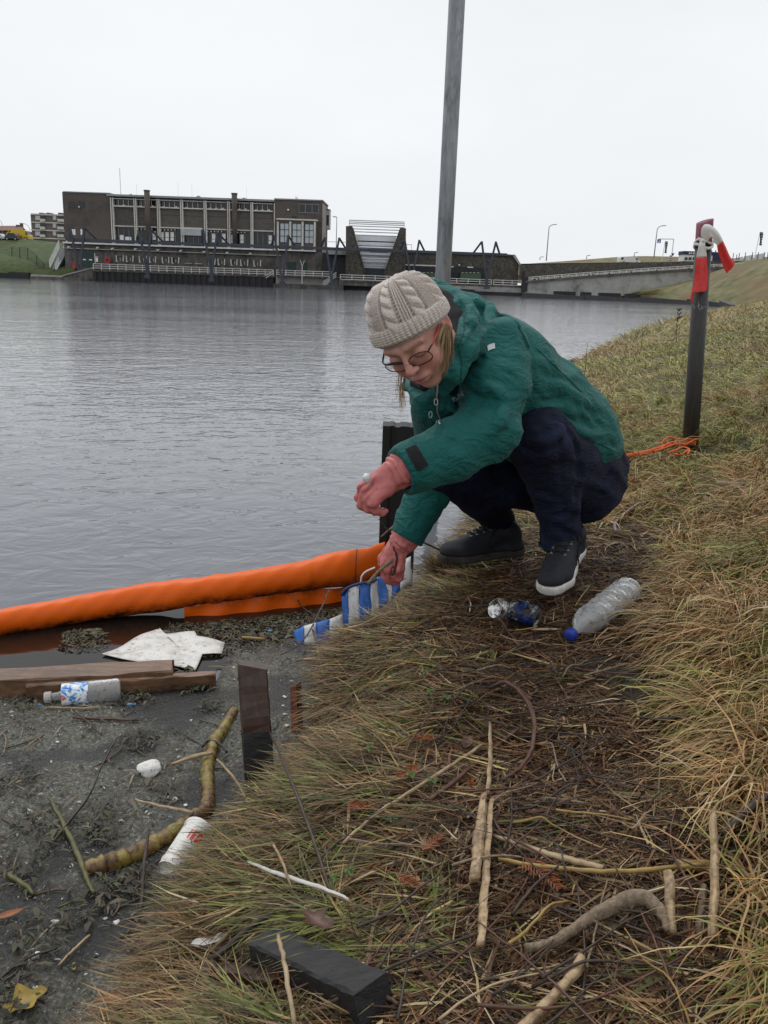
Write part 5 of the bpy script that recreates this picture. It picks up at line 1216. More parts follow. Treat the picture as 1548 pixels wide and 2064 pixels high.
# ---- gloves: palm, five bent fingers, gathered gauntlet
def glove(w, d, nrm, side, curl, gaunt, scale=1.0, name='rubber_glove'):
    """w wrist, d along the hand, nrm out of the back of the hand, side towards the thumb"""
    w = np.array(w, float); d = np.array(d, float) / np.linalg.norm(d); nrm = np.array(nrm, float); nrm -= d * (nrm @ d); nrm /= np.linalg.norm(nrm)
    sd = np.cross(nrm, d); sd = sd if sd @ np.array(side, float) > 0 else -sd
    q = lambda a, s, n: w + (d * a + sd * s + nrm * n) * scale
    s_ = SDF(w - .16, w + .16, .0025)
    M = np.stack([d, sd, nrm])
    s_.chain([q(-.055, 0, 0), q(-.02, 0, 0), q(.015, 0, 0)], [.047, .038, .034], .02, 'u')
    s_.ell(q(.048, .0, .0), np.array([.052, .042, .022]) * scale, M, .016)
    s_.cone(q(.085, .030, .002), q(.085, -.030, -.002), .0155, .0135, .014)
    tips = []
    for i, (sp, L, r) in enumerate(((.034, .074, .0108), (.0115, .082, .0110), (-.0115, .076, .0106), (-.033, .062, .0094))):
        c = curl[i]; p = np.array([.088 - .004 * abs(i - 1.2), sp, .0]); ang = -.12; pts = [q(*p)]
        for j, fr in enumerate((.46, .31, .25)):
            ang -= c[j]; p = p + np.array([math.cos(ang) * L * fr, (sp * .10) / 3, math.sin(ang) * L * fr]); pts.append(q(*p))
        s_.chain([q(.062, sp * .9, .0)] + pts, [r * 1.08, r * 1.1, r * 1.03, r * .95, r * .82], .0026); tips.append(pts[-1])
        s_.ell(pts[1], np.array([r * 1.18] * 3), None, .004)
    for gs in (.0228, .0, -.0222): s_.chain([q(.060, gs * .9, .019), q(.090, gs, .013), q(.108, gs, .002)], [.0022, .0032, .0038], .006, 's')
    th = [q(.018, .030, -.006), q(.052, .052, -.020), q(.082, .050, -.042), q(.104, .036, -.058)]
    s_.chain(th, [.0165, .0145, .0125, .0105], .009)
    # crumpled gauntlet
    gp = [q(-.02, 0, 0), q(-.055, 0, .003)] + [w + np.array(g) for g in gaunt]
    s_.chain(gp, [.035, .036, .032, .028][:len(gp)], .015)
    s_.put(w - .16, w + .16, lambda X, Y, Z: .0020 * n3(X * 110, Y * 110, Z * 110, 5) + .0014 * n3(X * 230, Y * 200, Z * 210, 6), op='add')
    axd = (gp[-1] - gp[-2]); axd /= np.linalg.norm(axd)
    def rings(X, Y, Z):                                          # puckers running round the wrist
        t = (X - w[0]) * d[0] + (Y - w[1]) * d[1] + (Z - w[2]) * d[2]; return np.where(t < .0, .0022 * np.sin(t * 210 + 3.5 * np.sin(X * 50 + Z * 65) + 2 * np.sin(Y * 90 + Z * 40)), 0)
    s_.put(w - .16, w + .16, rings, op='add')
    o = s_.build(name, m_glove, per); return o, tips, q
hdL = np.array(P(742, 1000, 1.90)) - np.array(P(805, 950, 1.91))
gL, tipsL, qL = glove(P(795, 957, 1.925), hdL, cw((-.35, .55, .75)), cw((-.55, .30, .1)), [(.55, .8, .5), (.7, .85, .5), (.85, .9, .6), (.95, .95, .6)], [np.array(wrL) + dL * .016 - np.array(P(795, 957, 1.925)), np.array(wrL) - dL * .03 - np.array(P(795, 957, 1.925))], .92)
hdR = np.array(P(762, 1150, 2.57)) - np.array(P(805, 1098, 2.56))
gR, tipsR, qR = glove(P(806, 1098, 2.56), hdR, cw((-.55, .55, .6)), cw((.6, -.15, .7)), [(.5, .7, .4), (.6, .75, .45), (.75, .8, .5), (.9, .85, .5)], [np.array(wrR) + dR * .012 - np.array(P(806, 1098, 2.56)), np.array(wrR) - dR * .03 - np.array(P(806, 1098, 2.56))], 1.0)
print('person', round(time.time() - T0, 1))
# ================================================================== things on the bank and in the enclosed water
V3 = Vector
def px_path(pts, fn):
    return [fn(*p) for p in pts]
def spline(pts, n=6):
    """Catmull-Rom through 3-D points"""
    p = [V3(q) for q in pts]; p = [2 * p[0] - p[1]] + p + [2 * p[-1] - p[-2]]; out = []
    for i in range(1, len(p) - 2):
        for k in range(n):
            t = k / n; a, b, c, d = p[i - 1], p[i], p[i + 1], p[i + 2]
            out.append(.5 * ((2 * b) + (c - a) * t + (2 * a - 5 * b + 4 * c - d) * t * t + (3 * b - a - 3 * c + d) * t ** 3))
    return out + [p[-2]]
def lathe(prof, a, d, n=24, wob=0.0, seed=0, squash=1.0, up=(0, 0, 1)):
    """profile [(along, radius)] turned round axis d from a -> V, F"""
    a, d = V3(a), V3(d).normalized(); x = d.cross(V3(up)); x = x.normalized() if x.length > .05 else V3((1, 0, 0)); y = d.cross(x) * -1
    rr_ = random.Random(seed); V = []; F = []
    for i, (t, r) in enumerate(prof):
        for k in range(n):
            q = 2 * PI * k / n; w = 1 + wob * (math.sin(q * 3 + i * .9 + seed) * .6 + rr_.uniform(-1, 1) * .5)
            V.append(a + d * t + x * math.cos(q) * r * w + y * math.sin(q) * r * w * squash)
    m = len(prof)
    F = [(i * n + k, i * n + (k + 1) % n, (i + 1) * n + (k + 1) % n, (i + 1) * n + k) for i in range(m - 1) for k in range(n)]
    return V, F
def near_thing(name, label, cat, loc, group=None): return empty(name, loc, label, cat, group)
# ---- galvanised lamp pole behind the person
m_pole, nt, b = new_mat('weathered_galvanised_steel')
v = coords(nt, (1, 1, .16)); n1 = noise_out(nt, v, 26, 6, .7); n2 = noise_out(nt, coords(nt, (1, 1, .5)), 11, 4, .7)
c = ramp(nt, n1, [(.3, (.14, .15, .16)), (.5, (.25, .265, .28)), (.68, (.36, .38, .40))]); c = mixc(nt, ramp(nt, n2, [(.56, (0,)), (.72, (.75,))]), c, (.10, .10, .10))
nt.links.new(c, b.inputs['Base Color']); b.inputs['Roughness'].default_value = .5; b.inputs['Metallic'].default_value = .35; bump(nt, b, n1, .15, .003)
YP = 4.45; a, c_ = P(921, 0, YP), P(889.5, 620, YP); dv = (a - c_).normalized()
gp_ = near_thing('lamp_pole', 'tall weathered galvanised pole rising behind the crouching person', 'pole', c_ + dv * ((-.25 - c_.z) / dv.z))
mb = MB(); mb.tube([c_ + dv * ((-.25 - c_.z) / dv.z), c_ + dv * .6, a + dv * 2.2], [.040, .0395, .0375], 20); mb.build('shaft', m_pole, gp_, True)
mb = MB(); q = c_ + dv * .05; mb.tube([q - dv * .3, q - dv * .22], .044, 20); mb.build('collar', m_pole, gp_, True)
# ---- black marker post with barrier tape
m_bpost, nt, b = new_mat('black_recycled_post')
v = coords(nt, (1, 1, .12)); n1 = noise_out(nt, v, 60, 6, .7); n2 = noise_out(nt, coords(nt, (1, 1, .05)), 150, 3, .6)
c = ramp(nt, n1, [(.3, (.010, .009, .009)), (.6, (.024, .021, .019)), (.8, (.05, .045, .04))]); nt.links.new(c, b.inputs['Base Color']); b.inputs['Roughness'].default_value = .5; bump(nt, b, n1, .3, .004)
m_mauve = simple('mauve_paint', [(.17, .035, .06), (.26, .06, .09)], 40, .6, dirt=(.07, .03, .04), dscale=30)
pb = G(1391, 900); YM = pb.y; pt = P(1421, 446, YM); pd = (pt - pb).normalized()
mp_ = near_thing('marker_post', 'black round marker post with a mauve painted top standing in the grass', 'post', pb)
rp_ = pxs(15.5, YM) * .985
mb = MB(); mb.tube([pb - pd * .25, pb + pd * .3, pb + (pt - pb) * .915], [rp_ * 1.04, rp_ * 1.02, rp_], 22); mb.build('shaft', m_bpost, mp_, True)
x_ = V3((1, 0, 0)); x_ = (x_ - pd * x_.dot(pd)).normalized(); y_ = pd.cross(x_)
tp_ = pb + (pt - pb) * .915; Vt = []
for k in range(22):
    q = 2 * PI * k / 22; o = (x_ * math.cos(q) + y_ * math.sin(q)) * rp_; Vt.append(tp_ + o * 1.012); 
for k in range(22):
    q = 2 * PI * k / 22; o = (x_ * math.cos(q) + y_ * math.sin(q)) * rp_; Vt.append(pt + o * 1.012 + pd * (.012 * math.cos(q) + .006 * math.sin(q)))
mb = MB(); mb.add(Vt, [(k, (k + 1) % 22, (k + 1) % 22 + 22, k + 22) for k in range(22)] + [tuple(range(22, 44))]); mb.build('painted_top', m_mauve, mp_, True)
mb = MB(); sr = random.Random(5)
for k in range(16):
    q = R(-150 + 120 * sr.random()); t = .62 + .02 * sr.random(); o = (x_ * math.cos(q) + y_ * math.sin(q)); p0 = pb + (pt - pb) * t + o * (rp_ * 1.012)
    mb.bar(p0, p0 + pd * (.008 + .02 * sr.random()) * (1 if sr.random() < .6 else .15) + y_.cross(o) * 0 + x_ * .012 * sr.random() * (0 if sr.random() < .6 else 1), .0016, .0012)
mb.build('scratch_mark', m_galv, mp_)['kind'] = 'stuff'
m_tw, nt, b = new_mat('white_tape'); b.inputs['Base Color'].default_value = (.72, .71, .70, 1); b.inputs['Roughness'].default_value = .35; b.inputs['Transmission Weight'].default_value = .0
n1 = noise_out(nt, coords(nt), 60, 4, .6); bump(nt, b, n1, .4, .004)
m_tr, nt, b = new_mat('red_tape'); n1 = noise_out(nt, coords(nt), 55, 5, .65); nt.links.new(mixc(nt, n1, (.52, .02, .025), (.72, .045, .04)), b.inputs['Base Color']); b.inputs['Roughness'].default_value = .32; bump(nt, b, n1, .4, .004)
bt_ = near_thing('barrier_tape', 'red and white barrier tape knotted round the black marker post', 'tape', P(1416, 486, YM - .06))
def tape(rows, mats, par, seed):
    """rows of photo points (left, right, distance nearer than the post, material index)"""
    tr = random.Random(seed); pts = []
    for (l, r, dy, mi) in rows:
        a, c = P(*l, YM - dy), P(*r, YM - dy); n = 7
        pts.append(([a.lerp(c, j / (n - 1)) + V3((0, -.006 * math.sin(j * .9 + .2), 0)) for j in range(n)], mi))
    for want, nm, m in ((0, 'white_band', m_tw), (1, 'red_band', m_tr)):
        ix = [i for i in range(len(pts)) if pts[i][1] == want]
        if not ix: continue
        ix = ix + ([ix[-1] + 1] if ix[-1] + 1 < len(pts) else [])
        if len(ix) < 2: continue
        cols_ = [spline([pts[i][0][j] for i in ix], 4) for j in range(7)]; mb = MB(); mb.grid([list(r) for r in zip(*cols_)])
        o = mb.build(nm, m, par, True); md = o.modifiers.new('th', 'SOLIDIFY'); md.thickness = .0006
tape([((1406, 478), (1428, 484), .06, 0), ((1410, 486), (1423, 488), .065, 0), ((1408, 496), (1422, 494), .07, 0), ((1405, 508), (1424, 505), .065, 0), ((1403, 519), (1425.5, 518), .06, 1), ((1401, 535), (1426, 534), .06, 1), ((1400, 552), (1428, 548), .058, 1), ((1398, 568), (1428, 566), .058, 1), ((1395, 582), (1426, 582), .06, 1), ((1394, 590), (1423, 588), .062, 1)], None, bt_, 1)
tape([((1393, 588), (1401, 588), .065, 1), ((1391.5, 600), (1398, 598), .066, 1), ((1393, 612), (1396, 611), .066, 1)], None, bt_, 4)
tape([((1413, 478), (1428, 486), .06, 0), ((1413, 464), (1432, 480), .07, 0), ((1419, 453), (1437, 478), .075, 0), ((1431, 453), (1438, 482), .07, 0), ((1445, 464), (1438, 488), .06, 0), ((1454, 478), (1444, 492), .05, 0), ((1457, 485), (1446, 496), .045, 1), ((1464, 500), (1448, 508), .04, 1), ((1470, 514), (1453, 522), .038, 1), ((1475, 522), (1458, 536), .036, 1), ((1481, 529), (1464, 549), .034, 1), ((1478, 537), (1466, 551), .034, 1)], None, bt_, 2)
mb = MB()
for s0 in (0, 1): mb.tube([pb + (pt - pb) * (.915 - .02 * s0) + (x_ * math.cos(q) + y_ * math.sin(q)) * (rp_ * 1.05) + pd * .012 * math.sin(q * 2 + s0) for q in np.linspace(0, 2 * PI, 25)], .006 + .002 * s0, 6, False)
kc = P(1416, 485, YM - .065); mb.tube([kc + V3((-.012, .01, .008)), kc, kc + V3((.014, .008, -.004))], [.006, .012, .006], 8); mb.build('knot', m_tw, bt_, True)
# ---- orange rope at the post's foot
m_rope = simple('orange_rope_fibre', [(.50, .085, .02), (.70, .16, .045)], 160, .8, .6, .003)
pr_ = random.Random(8); mb = MB()
main = [G(*q, .03) for q in ((1225, 938), (1262, 928), (1300, 921), (1335, 910), (1370, 900), (1400, 902))]
for s0 in range(3):
    sp = spline([p + V3((0, 0, .022)) for p in main], 14); r_ = .007
    mb.tube([p + V3((0, math.cos(i * .9 + s0 * 2.09) * .008, math.sin(i * .9 + s0 * 2.09) * .008)) for i, p in enumerate(sp)], r_, 6)
for lp in ([(1330, 905), (1345, 896), (1368, 894), (1392, 898)], [(1318, 918), (1340, 912), (1362, 910), (1385, 906)], [(1345, 925), (1362, 918), (1375, 912), (1388, 918), (1384, 926)], [(1352, 905), (1372, 903), (1396, 893)], [(1330, 912), (1350, 902), (1375, 908), (1400, 900), (1410, 897)], [(1350, 922), (1370, 926), (1386, 922)]):
    q = spline([G(*p, .04) + V3((0, 0, .02 + .02 * pr_.random())) for p in lp], 8); mb.tube(q, .0055, 6)
tag(mb.build('rope', m_rope, None, True), 'orange rope bundled in the grass at the foot of the black marker post', 'rope')
# ---- black timber pile at the water's edge
m_tar, nt, b = new_mat('tarred_timber'); n1 = noise_out(nt, coords(nt, (1, 1, .15)), 45, 6, .7); nt.links.new(ramp(nt, n1, [(.3, (.003, .003, .0034)), (.7, (.008, .0075, .0075))]), b.inputs['Base Color']); b.inputs['Roughness'].default_value = .6; bump(nt, b, n1, .4, .006)
YB = 3.42; a, c_ = P(771.5, 860, YB), P(846, 862, YB)
bp_ = near_thing('timber_pile', 'black tarred timber pile standing in the water behind the pink gloves', 'pile', (a.x * .5 + c_.x * .5, YB, 0))
xs = np.linspace(a.x, c_.x, 12); jr = random.Random(2)
for (u0, u1, dy, nm) in ((0, .21, 0, 'edge_board'), (.205, 1, .012, 'face_board')):
    x0, x1 = a.x + (c_.x - a.x) * u0, a.x + (c_.x - a.x) * u1; n = 10
    top = [V3((x0 + (x1 - x0) * k / n, YB + dy, a.z + (jr.uniform(-.003, .004) if nm == 'face_board' else .003))) for k in range(n + 1)]
    MB().prism([V3((x0, YB + dy, -.3)), V3((x1, YB + dy, -.3))] + top[::-1], (0, .12, 0)).build(nm, m_tar, bp_)
# ---- orange containment boom
m_boom, nt, b = new_mat('orange_boom_fabric')
n1 = noise_out(nt, coords(nt), 5, 5, .6); n2 = noise_out(nt, coords(nt), 32, 6, .75); n3_ = noise_out(nt, coords(nt, (1, 1, 1)), 90, 3, .6)
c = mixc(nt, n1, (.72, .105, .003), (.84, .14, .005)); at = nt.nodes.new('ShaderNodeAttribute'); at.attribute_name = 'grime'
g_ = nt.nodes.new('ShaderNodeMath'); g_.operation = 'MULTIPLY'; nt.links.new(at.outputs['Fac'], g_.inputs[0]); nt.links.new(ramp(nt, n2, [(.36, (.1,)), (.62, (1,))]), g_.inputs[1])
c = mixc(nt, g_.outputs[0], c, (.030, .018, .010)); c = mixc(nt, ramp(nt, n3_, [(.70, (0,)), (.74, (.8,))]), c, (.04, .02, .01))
nt.links.new(c, b.inputs['Base Color']); b.inputs['Roughness'].default_value = .42; b.inputs['Specular IOR Level'].default_value = .25; bump(nt, b, n1, .15, .01)
bst = [(-420, 1287, 1352, 1352), (-200, 1253, 1318, 1318), (0, 1222, 1287, 1287), (60, 1214, 1278, 1279), (120, 1203, 1268, 1270), (180, 1193, 1258, 1262), (240, 1182, 1249, 1256), (300, 1172, 1241, 1251), (350, 1164, 1233, 1249), (420, 1159.5, 1224, 1246), (480, 1150, 1216, 1241), (540, 1141, 1207, 1234), (600, 1130, 1200, 1227), (650, 1119, 1194, 1221), (700, 1108, 1190, 1215), (740, 1100, 1186, 1205), (772, 1091, 1178, 1195)]
rows = []; gr = []; skirt = []
for i, (x, yt, ybm, yw) in enumerate(bst):
    Wp = Wz(x, yw); bot = P(x, ybm, Wp.y + .015); r0 = .06; top = P(x, yt, Wp.y + .07); hgt = max(top.z - bot.z, .05); cz = (top.z + bot.z) / 2
    cy = Wp.y + .055; flat = 1 - .62 * max(0, (x - 640) / 132) ** 1.2; ring = []; gg = []
    for k in range(28):
        q = 2 * PI * k / 28; wr = 1 + .010 * math.sin(i * 1.7 + q * 2) + .014 * math.sin(i * .8 - q * 3 + 1)
        ring.append(V3((Wp.x + .0 * math.sin(q), cy + math.cos(q) * hgt * .5 * flat * wr, cz + math.sin(q) * hgt * .5 * wr)))
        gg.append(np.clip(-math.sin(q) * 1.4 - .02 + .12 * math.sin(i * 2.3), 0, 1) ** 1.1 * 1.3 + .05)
    rows.append(ring + [ring[0]]); gr.append(gg + [gg[0]]); skirt.append((bot, Wp))
Rr = np.array([[tuple(p) for p in r] for r in rows]); Gg = np.array(gr); m0 = len(bst)
ti = np.linspace(0, m0 - 1, 170); fi = np.minimum(ti.astype(int), m0 - 2); ft = (ti - fi); ft = ft[:, None, None]
Rf = Rr[fi] * (1 - ft) + Rr[fi + 1] * ft; Gf = Gg[fi] * (1 - ft[..., 0]) + Gg[fi + 1] * ft[..., 0]
kk = np.arange(29)[None, :] / 28 * 2 * PI; ii = ti[:, None]
wrk = .0016 * np.sin(ii * 5 + 2 * kk) * np.sin(ii * 2.1 + kk * 3) + .0035 * np.sin(ii * 1.3 + kk) * np.exp(-((np.sin(ii * .9 + .4 * kk) - .8) / .25) ** 2) + .0035 * np.exp(-((ii - 9.2 + .25 * np.cos(kk)) / .22) ** 2) - .0035 * np.exp(-((ii - 8.6 + .3 * np.cos(kk)) / .2) ** 2) + .006 * np.sin((kk - ii * 1.9)) * (ii > 12.5)
ctr = Rf[:, :28].mean(1, keepdims=True); dirn = Rf - ctr; dirn /= np.linalg.norm(dirn, axis=-1, keepdims=True); Rf = Rf + dirn * wrk[..., None]
n, m_ = Rf.shape[:2]; i_, j_ = np.meshgrid(np.arange(n - 1), np.arange(m_ - 1), indexing='ij'); a0_ = (i_ * m_ + j_).ravel()
boom = near_thing('containment_boom', 'orange inflatable containment boom floating from the black pile across the water', 'boom', Wz(400, 1246))
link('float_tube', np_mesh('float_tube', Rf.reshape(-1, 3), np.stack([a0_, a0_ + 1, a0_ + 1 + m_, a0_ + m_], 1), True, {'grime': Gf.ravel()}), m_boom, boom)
sk_ = []; sg = []
for t in np.linspace(8.3, m0 - 1, 60):
    i = min(int(t), m0 - 2); f = t - i; bt0 = skirt[i][0].lerp(skirt[i + 1][0], f); w0_ = skirt[i][1].lerp(skirt[i + 1][1], f); w0_ = (bt0 + V3((0, 0, .02))).lerp(w0_, min(1, (t - 8.3) / 2.2))
    r = []
    for k in range(7): u = k / 6; p = bt0.lerp(w0_ + V3((0, -.005, -.06)), u); r.append(p + V3((0, .006 + .006 * math.sin(t * 5 + u * 3), .012 * (1 - u)))); sg.append(max(0, .75 - u * 2.2) + .3 * (u > .55) * .5)
    sk_.append(r)
Vs = np.array([[tuple(p) for p in r] for r in sk_]).reshape(-1, 3); i_, j_ = np.meshgrid(np.arange(59), np.arange(6), indexing='ij'); a0_ = (i_ * 7 + j_).ravel()
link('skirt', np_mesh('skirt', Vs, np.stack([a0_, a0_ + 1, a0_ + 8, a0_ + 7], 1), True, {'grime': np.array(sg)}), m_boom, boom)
mb = MB(); mb.add([Vector(Rf[-1][k]) for k in range(28)], [tuple(range(28))]); mb.build('end_cap', m_boom, boom)
mb = MB(); p = [Rf[int(170 * 14.35 / 16)][k] + dirn[int(170 * 14.35 / 16)][k] * .002 for k in range(29)]; mb.tube(p, .0014, 4, False); mb.build('seam', m_rub, boom)
# ---- floating scum: a sheet of litter fines on the enclosed water
m_scum, nt, b = new_mat('floating_litter_fines')
v = coords(nt); n1 = noise_out(nt, v, 120, 5, .75); n2 = noise_out(nt, v, 7, 6, .7); n4 = noise_out(nt, v, 2.2, 5, .6)
vo = nt.nodes.new('ShaderNodeTexVoronoi'); vo.inputs['Scale'].default_value = 170; nt.links.new(v, vo.inputs['Vector'])
c = ramp(nt, n1, [(.32, (.012, .012, .009)), (.45, (.060, .060, .046)), (.56, (.14, .14, .112)), (.67, (.34, .34, .30))])
c2 = ramp(nt, n1, [(.3, (.010, .008, .005)), (.52, (.05, .038, .024)), (.72, (.15, .12, .08))])
c = mixc(nt, ramp(nt, n2, [(.52, (0,)), (.66, (.8,))]), c, c2)
c = mixc(nt, ramp(nt, vo.outputs['Distance'], [(.05, (1,)), (.16, (0,))]), c, mixc(nt, n2, (.10, .10, .09), (.32, .32, .30)), 'MIX')
atm = nt.nodes.new('ShaderNodeAttribute'); atm.attribute_name = 'mat'; sm_ = nt.nodes.new('ShaderNodeMath'); sm_.operation = 'MULTIPLY_ADD'; nt.links.new(n2, sm_.inputs[0]); sm_.inputs[1].default_value = .35; nt.links.new(atm.outputs['Fac'], sm_.inputs[2])
open_ = ramp(nt, sm_.outputs[0], [(.53, (1,)), (.62, (0,))]); c = mixc(nt, open_, c, ramp(nt, n1, [(.45, (.007, .008, .008)), (.70, (.035, .035, .028))]))
nt.links.new(c, b.inputs['Base Color']); nt.links.new(ramp(nt, open_, [(0, (.5,)), (1, (.08,))]), b.inputs['Roughness']); bump(nt, b, n1, .7, .006)
SC0 = [Wz(-300, 1420), Wz(0, 1393), Wz(300, 1385), Wz(430, 1378), Wz(440, 1322), Wz(520, 1312), Wz(600, 1290), Wz(660, 1258), Wz(760, 1190)]
sx = np.arange(-2.6, .6, .018); sy = np.arange(.25, 3.4, .018); SX, SY = np.meshgrid(sx, sy, indexing='ij')
lim = limS = np.interp(SX, [p.x for p in SC0], [p.y for p in SC0]); dsh = shore_dist(SX, SY)
okv = (SY < lim + .05 * (fbm(SX * 14, SY * 14, 31) - .5) + .02) & (dsh < .12)
Z = .006 + .004 * fbm(SX * 20, SY * 20, 4); nI, nJ = SX.shape
fo = okv[:-1, :-1] & okv[1:, :-1] & okv[:-1, 1:] & okv[1:, 1:]; I, J = np.nonzero(fo); idx = lambda i, j: i * nJ + j
Fq = np.stack([idx(I, J), idx(I + 1, J), idx(I + 1, J + 1), idx(I, J + 1)], 1); u_ = np.unique(Fq); rm = np.full(nI * nJ, -1); rm[u_] = np.arange(len(u_))
FLT = []; matf = lambda x, y: fbm(x * 3.4, y * 3.4, 91, 4)
scum = link('floating_scum', np_mesh('floating_scum', np.stack([SX, SY, Z], -1).reshape(-1, 3)[u_], rm[Fq], True, {'mat': matf(SX, SY).reshape(-1)[u_]}), m_scum)
tag(scum, 'grey scum of fine floating plant litter between boom and bank', 'scum', kind='stuff')
for i in range(34):
    tq = random.Random(500 + i); x, y = tq.uniform(0, 430), tq.uniform(1420, 2040); p = Wz(x, y, .012); ang = tq.uniform(0, PI); L = tq.uniform(.03, .13); d = V3((math.cos(ang), math.sin(ang), tq.uniform(-.02, .12))); bq = V3((-d.y, d.x, 0)) * L * tq.uniform(-.12, .12)
    if shore_dist(np.array([p.x]), np.array([p.y]))[0] > -.02: continue
    mb = MB(); mb.tube(spline([p - d * L * .5, p - d * L * .1 + bq, p + d * L * .25 + bq, p + d * L * .5], 4), tq.uniform(.0010, .0024), 6); FLT.append((mb, i))
m_dkw, nt, b = new_mat('dark_sheltered_water'); b.inputs['Base Color'].default_value = (.014, .011, .008, 1); b.inputs['Roughness'].default_value = .04; b.inputs['IOR'].default_value = 1.333; bump(nt, b, noise_out(nt, coords(nt), 9, 2, .5), .25, .004)
bx_ = [Wz(x, y) for x, _, _, y in bst]; limb = np.interp(SX, [p.x for p in bx_], [p.y for p in bx_]); ok2 = (SY > limS - .12) & (SY < limb + .13) & (dsh < .2)
f2 = ok2[:-1, :-1] & ok2[1:, :-1] & ok2[:-1, 1:] & ok2[1:, 1:]; I, J = np.nonzero(f2); F2 = np.stack([idx(I, J), idx(I + 1, J), idx(I + 1, J + 1), idx(I, J + 1)], 1); u2 = np.unique(F2); rm2 = np.full(nI * nJ, -1); rm2[u2] = np.arange(len(u2))
link('sheltered_water', np_mesh('sheltered_water', np.stack([SX, SY, 0 * SX + .003], -1).reshape(-1, 3)[u2], rm2[F2]), m_dkw)['kind'] = 'structure'
# loose chips on the scum and on the water by the boom
m_chip, nt, b = new_mat('litter_chip'); at = nt.nodes.new('ShaderNodeAttribute'); at.attribute_name = 'col'; nt.links.new(at.outputs[0], b.inputs['Base Color']); b.inputs['Roughness'].default_value = .6
def chips(name, XY, z, size, cols, seed, lab, cat, asp=(1.5, 6), thick=.3):
    g = np.random.default_rng(seed); n = len(XY); L = size[0] * (size[1] / size[0]) ** (g.random(n) ** 2.2); Wd = L / g.uniform(asp[0], asp[1], n); A = g.uniform(0, 2 * PI, n)
    ca, sa = np.cos(A), np.sin(A); tl = g.normal(0, .22, n) * L * .5; c = np.stack([XY[:, 0], XY[:, 1], z], 1); ax = np.stack([ca * L / 2, sa * L / 2, tl * .5], 1); ay = np.stack([-sa * Wd / 2, ca * Wd / 2, g.normal(0, .2, n) * Wd], 1); h = np.zeros((n, 3)); h[:, 2] = Wd * thick + .0006
    V = np.stack([c - ax - ay * .4, c - ay + h, c + ax - ay * .3, c + ax + ay * .3, c + ay + h, c - ax + ay * .5], 1).reshape(-1, 3)
    k = np.arange(n)[:, None] * 6; F = np.concatenate([k + np.array([0, 1, 4, 5]), k + np.array([1, 2, 3, 4])]); C = np.repeat(cols[g.integers(0, len(cols), n)] * g.uniform(.6, 1.3, (n, 1)), 6, 0)
    return tag(link(name, np_mesh(name, V, F, False, {'col': C}), m_chip), lab, cat, kind='stuff')
G0 = lambda q: matf(q[:, 0], q[:, 1])
g = np.random.default_rng(21); XY = np.stack([g.uniform(-2.0, .4, 110000), .6 + 2.3 * g.random(110000)], 1)
lim = np.interp(XY[:, 0], [p.x for p in SC0], [p.y for p in SC0]); ds = shore_dist(XY[:, 0], XY[:, 1]); XY = XY[(XY[:, 1] < lim) & (ds < .1) & (G0(XY) + .1 * g.normal(size=len(XY)) > .43)][:48000]
CH = np.array([(.07, .07, .06), (.03, .028, .022), (.12, .12, .105), (.20, .20, .18), (.04, .04, .03), (.08, .06, .036), (.06, .07, .03), (.018, .016, .012), (.13, .10, .055), (.38, .38, .35), (.15, .155, .13), (.09, .09, .075)])
chips('floating_litter', XY, .010 + .004 * g.random(len(XY)), (.003, .015), CH, 5, 'loose floating chips and stalk fragments on the grey scum', 'litter')
XY = np.stack([g.uniform(-2.0, .4, 9000), .6 + 2.3 * g.random(9000)], 1); lim = np.interp(XY[:, 0], [p.x for p in SC0], [p.y for p in SC0]); ds = shore_dist(XY[:, 0], XY[:, 1]); XY = XY[(XY[:, 1] < lim) & (ds < .06) & (G0(XY) > .40)][:4200]
chips('floating_fibres', XY, .013 + .006 * g.random(len(XY)), (.018, .075), np.array([(.025, .018, .012), (.05, .035, .02), (.10, .075, .04), (.22, .17, .10), (.04, .045, .018), (.015, .013, .011)]), 15, 'floating stalks and root fibres scattered over the grey scum', 'litter', (9, 26), .5)
XY = []; bw = [Wz(x, y + 6) for x, _, _, y in bst[3:]]
for k in range(16000):
    t = g.random() * (len(bw) - 1.001); i = int(t); p = bw[i].lerp(bw[i + 1], t - i); w = g.random() ** (1.0 if t > 4.5 else 2.0) * (.30 if t > 4.5 else .45); XY.append((p.x + .1 * w, p.y - .02 - w))
XY = np.array(XY); lim = np.interp(XY[:, 0], [p.x for p in SC0], [p.y for p in SC0]); dn = fbm(XY[:, 0] * 5, XY[:, 1] * 5, 77); kp = (XY[:, 1] > lim - .05) & (dn + .22 * (XY[:, 0] > -.75) > .50); XY = XY[kp]
CH2 = np.array([(.05, .055, .018), (.035, .03, .016), (.07, .05, .025), (.02, .018, .010), (.06, .07, .02), (.03, .022, .014), (.10, .08, .04)])
chips('floating_weed', XY, .004 + .004 * g.random(len(XY)), (.006, .035), CH2, 6, 'brown and green weed floating between the boom and the timbers', 'weed', (2, 9))
XY = []
for (x, y, r, n_) in ((372, 1378, .03, 330), (400, 1392, .02, 160), (285, 1498, .03, 260), (90, 1690, .04, 260), (215, 1695, .03, 220), (205, 1655, .03, 200), (20, 2010, .05, 420), (60, 1420, .03, 200), (260, 1790, .03, 260), (340, 1600, .03, 160), (130, 1360, .05, 0), (30, 1590, .04, 240), (170, 1850, .04, 220), (330, 1880, .04, 200), (60, 1900, .03, 160), (270, 1415, .03, 180), (150, 1405, .03, 160), (420, 1430, .02, 120), (20, 1770, .04, 200)):
    p = Wz(x, y); XY += [(p.x + a * r, p.y + b_ * r) for a, b_ in g.normal(size=(n_, 2))]
XY = np.array(XY); chips('scum_weed', XY, .012 + .008 * g.random(len(XY)), (.006, .034), CH2 * .8, 26, 'dark green and brown weed clotted in patches on the scum', 'weed', (2, 8), .5)
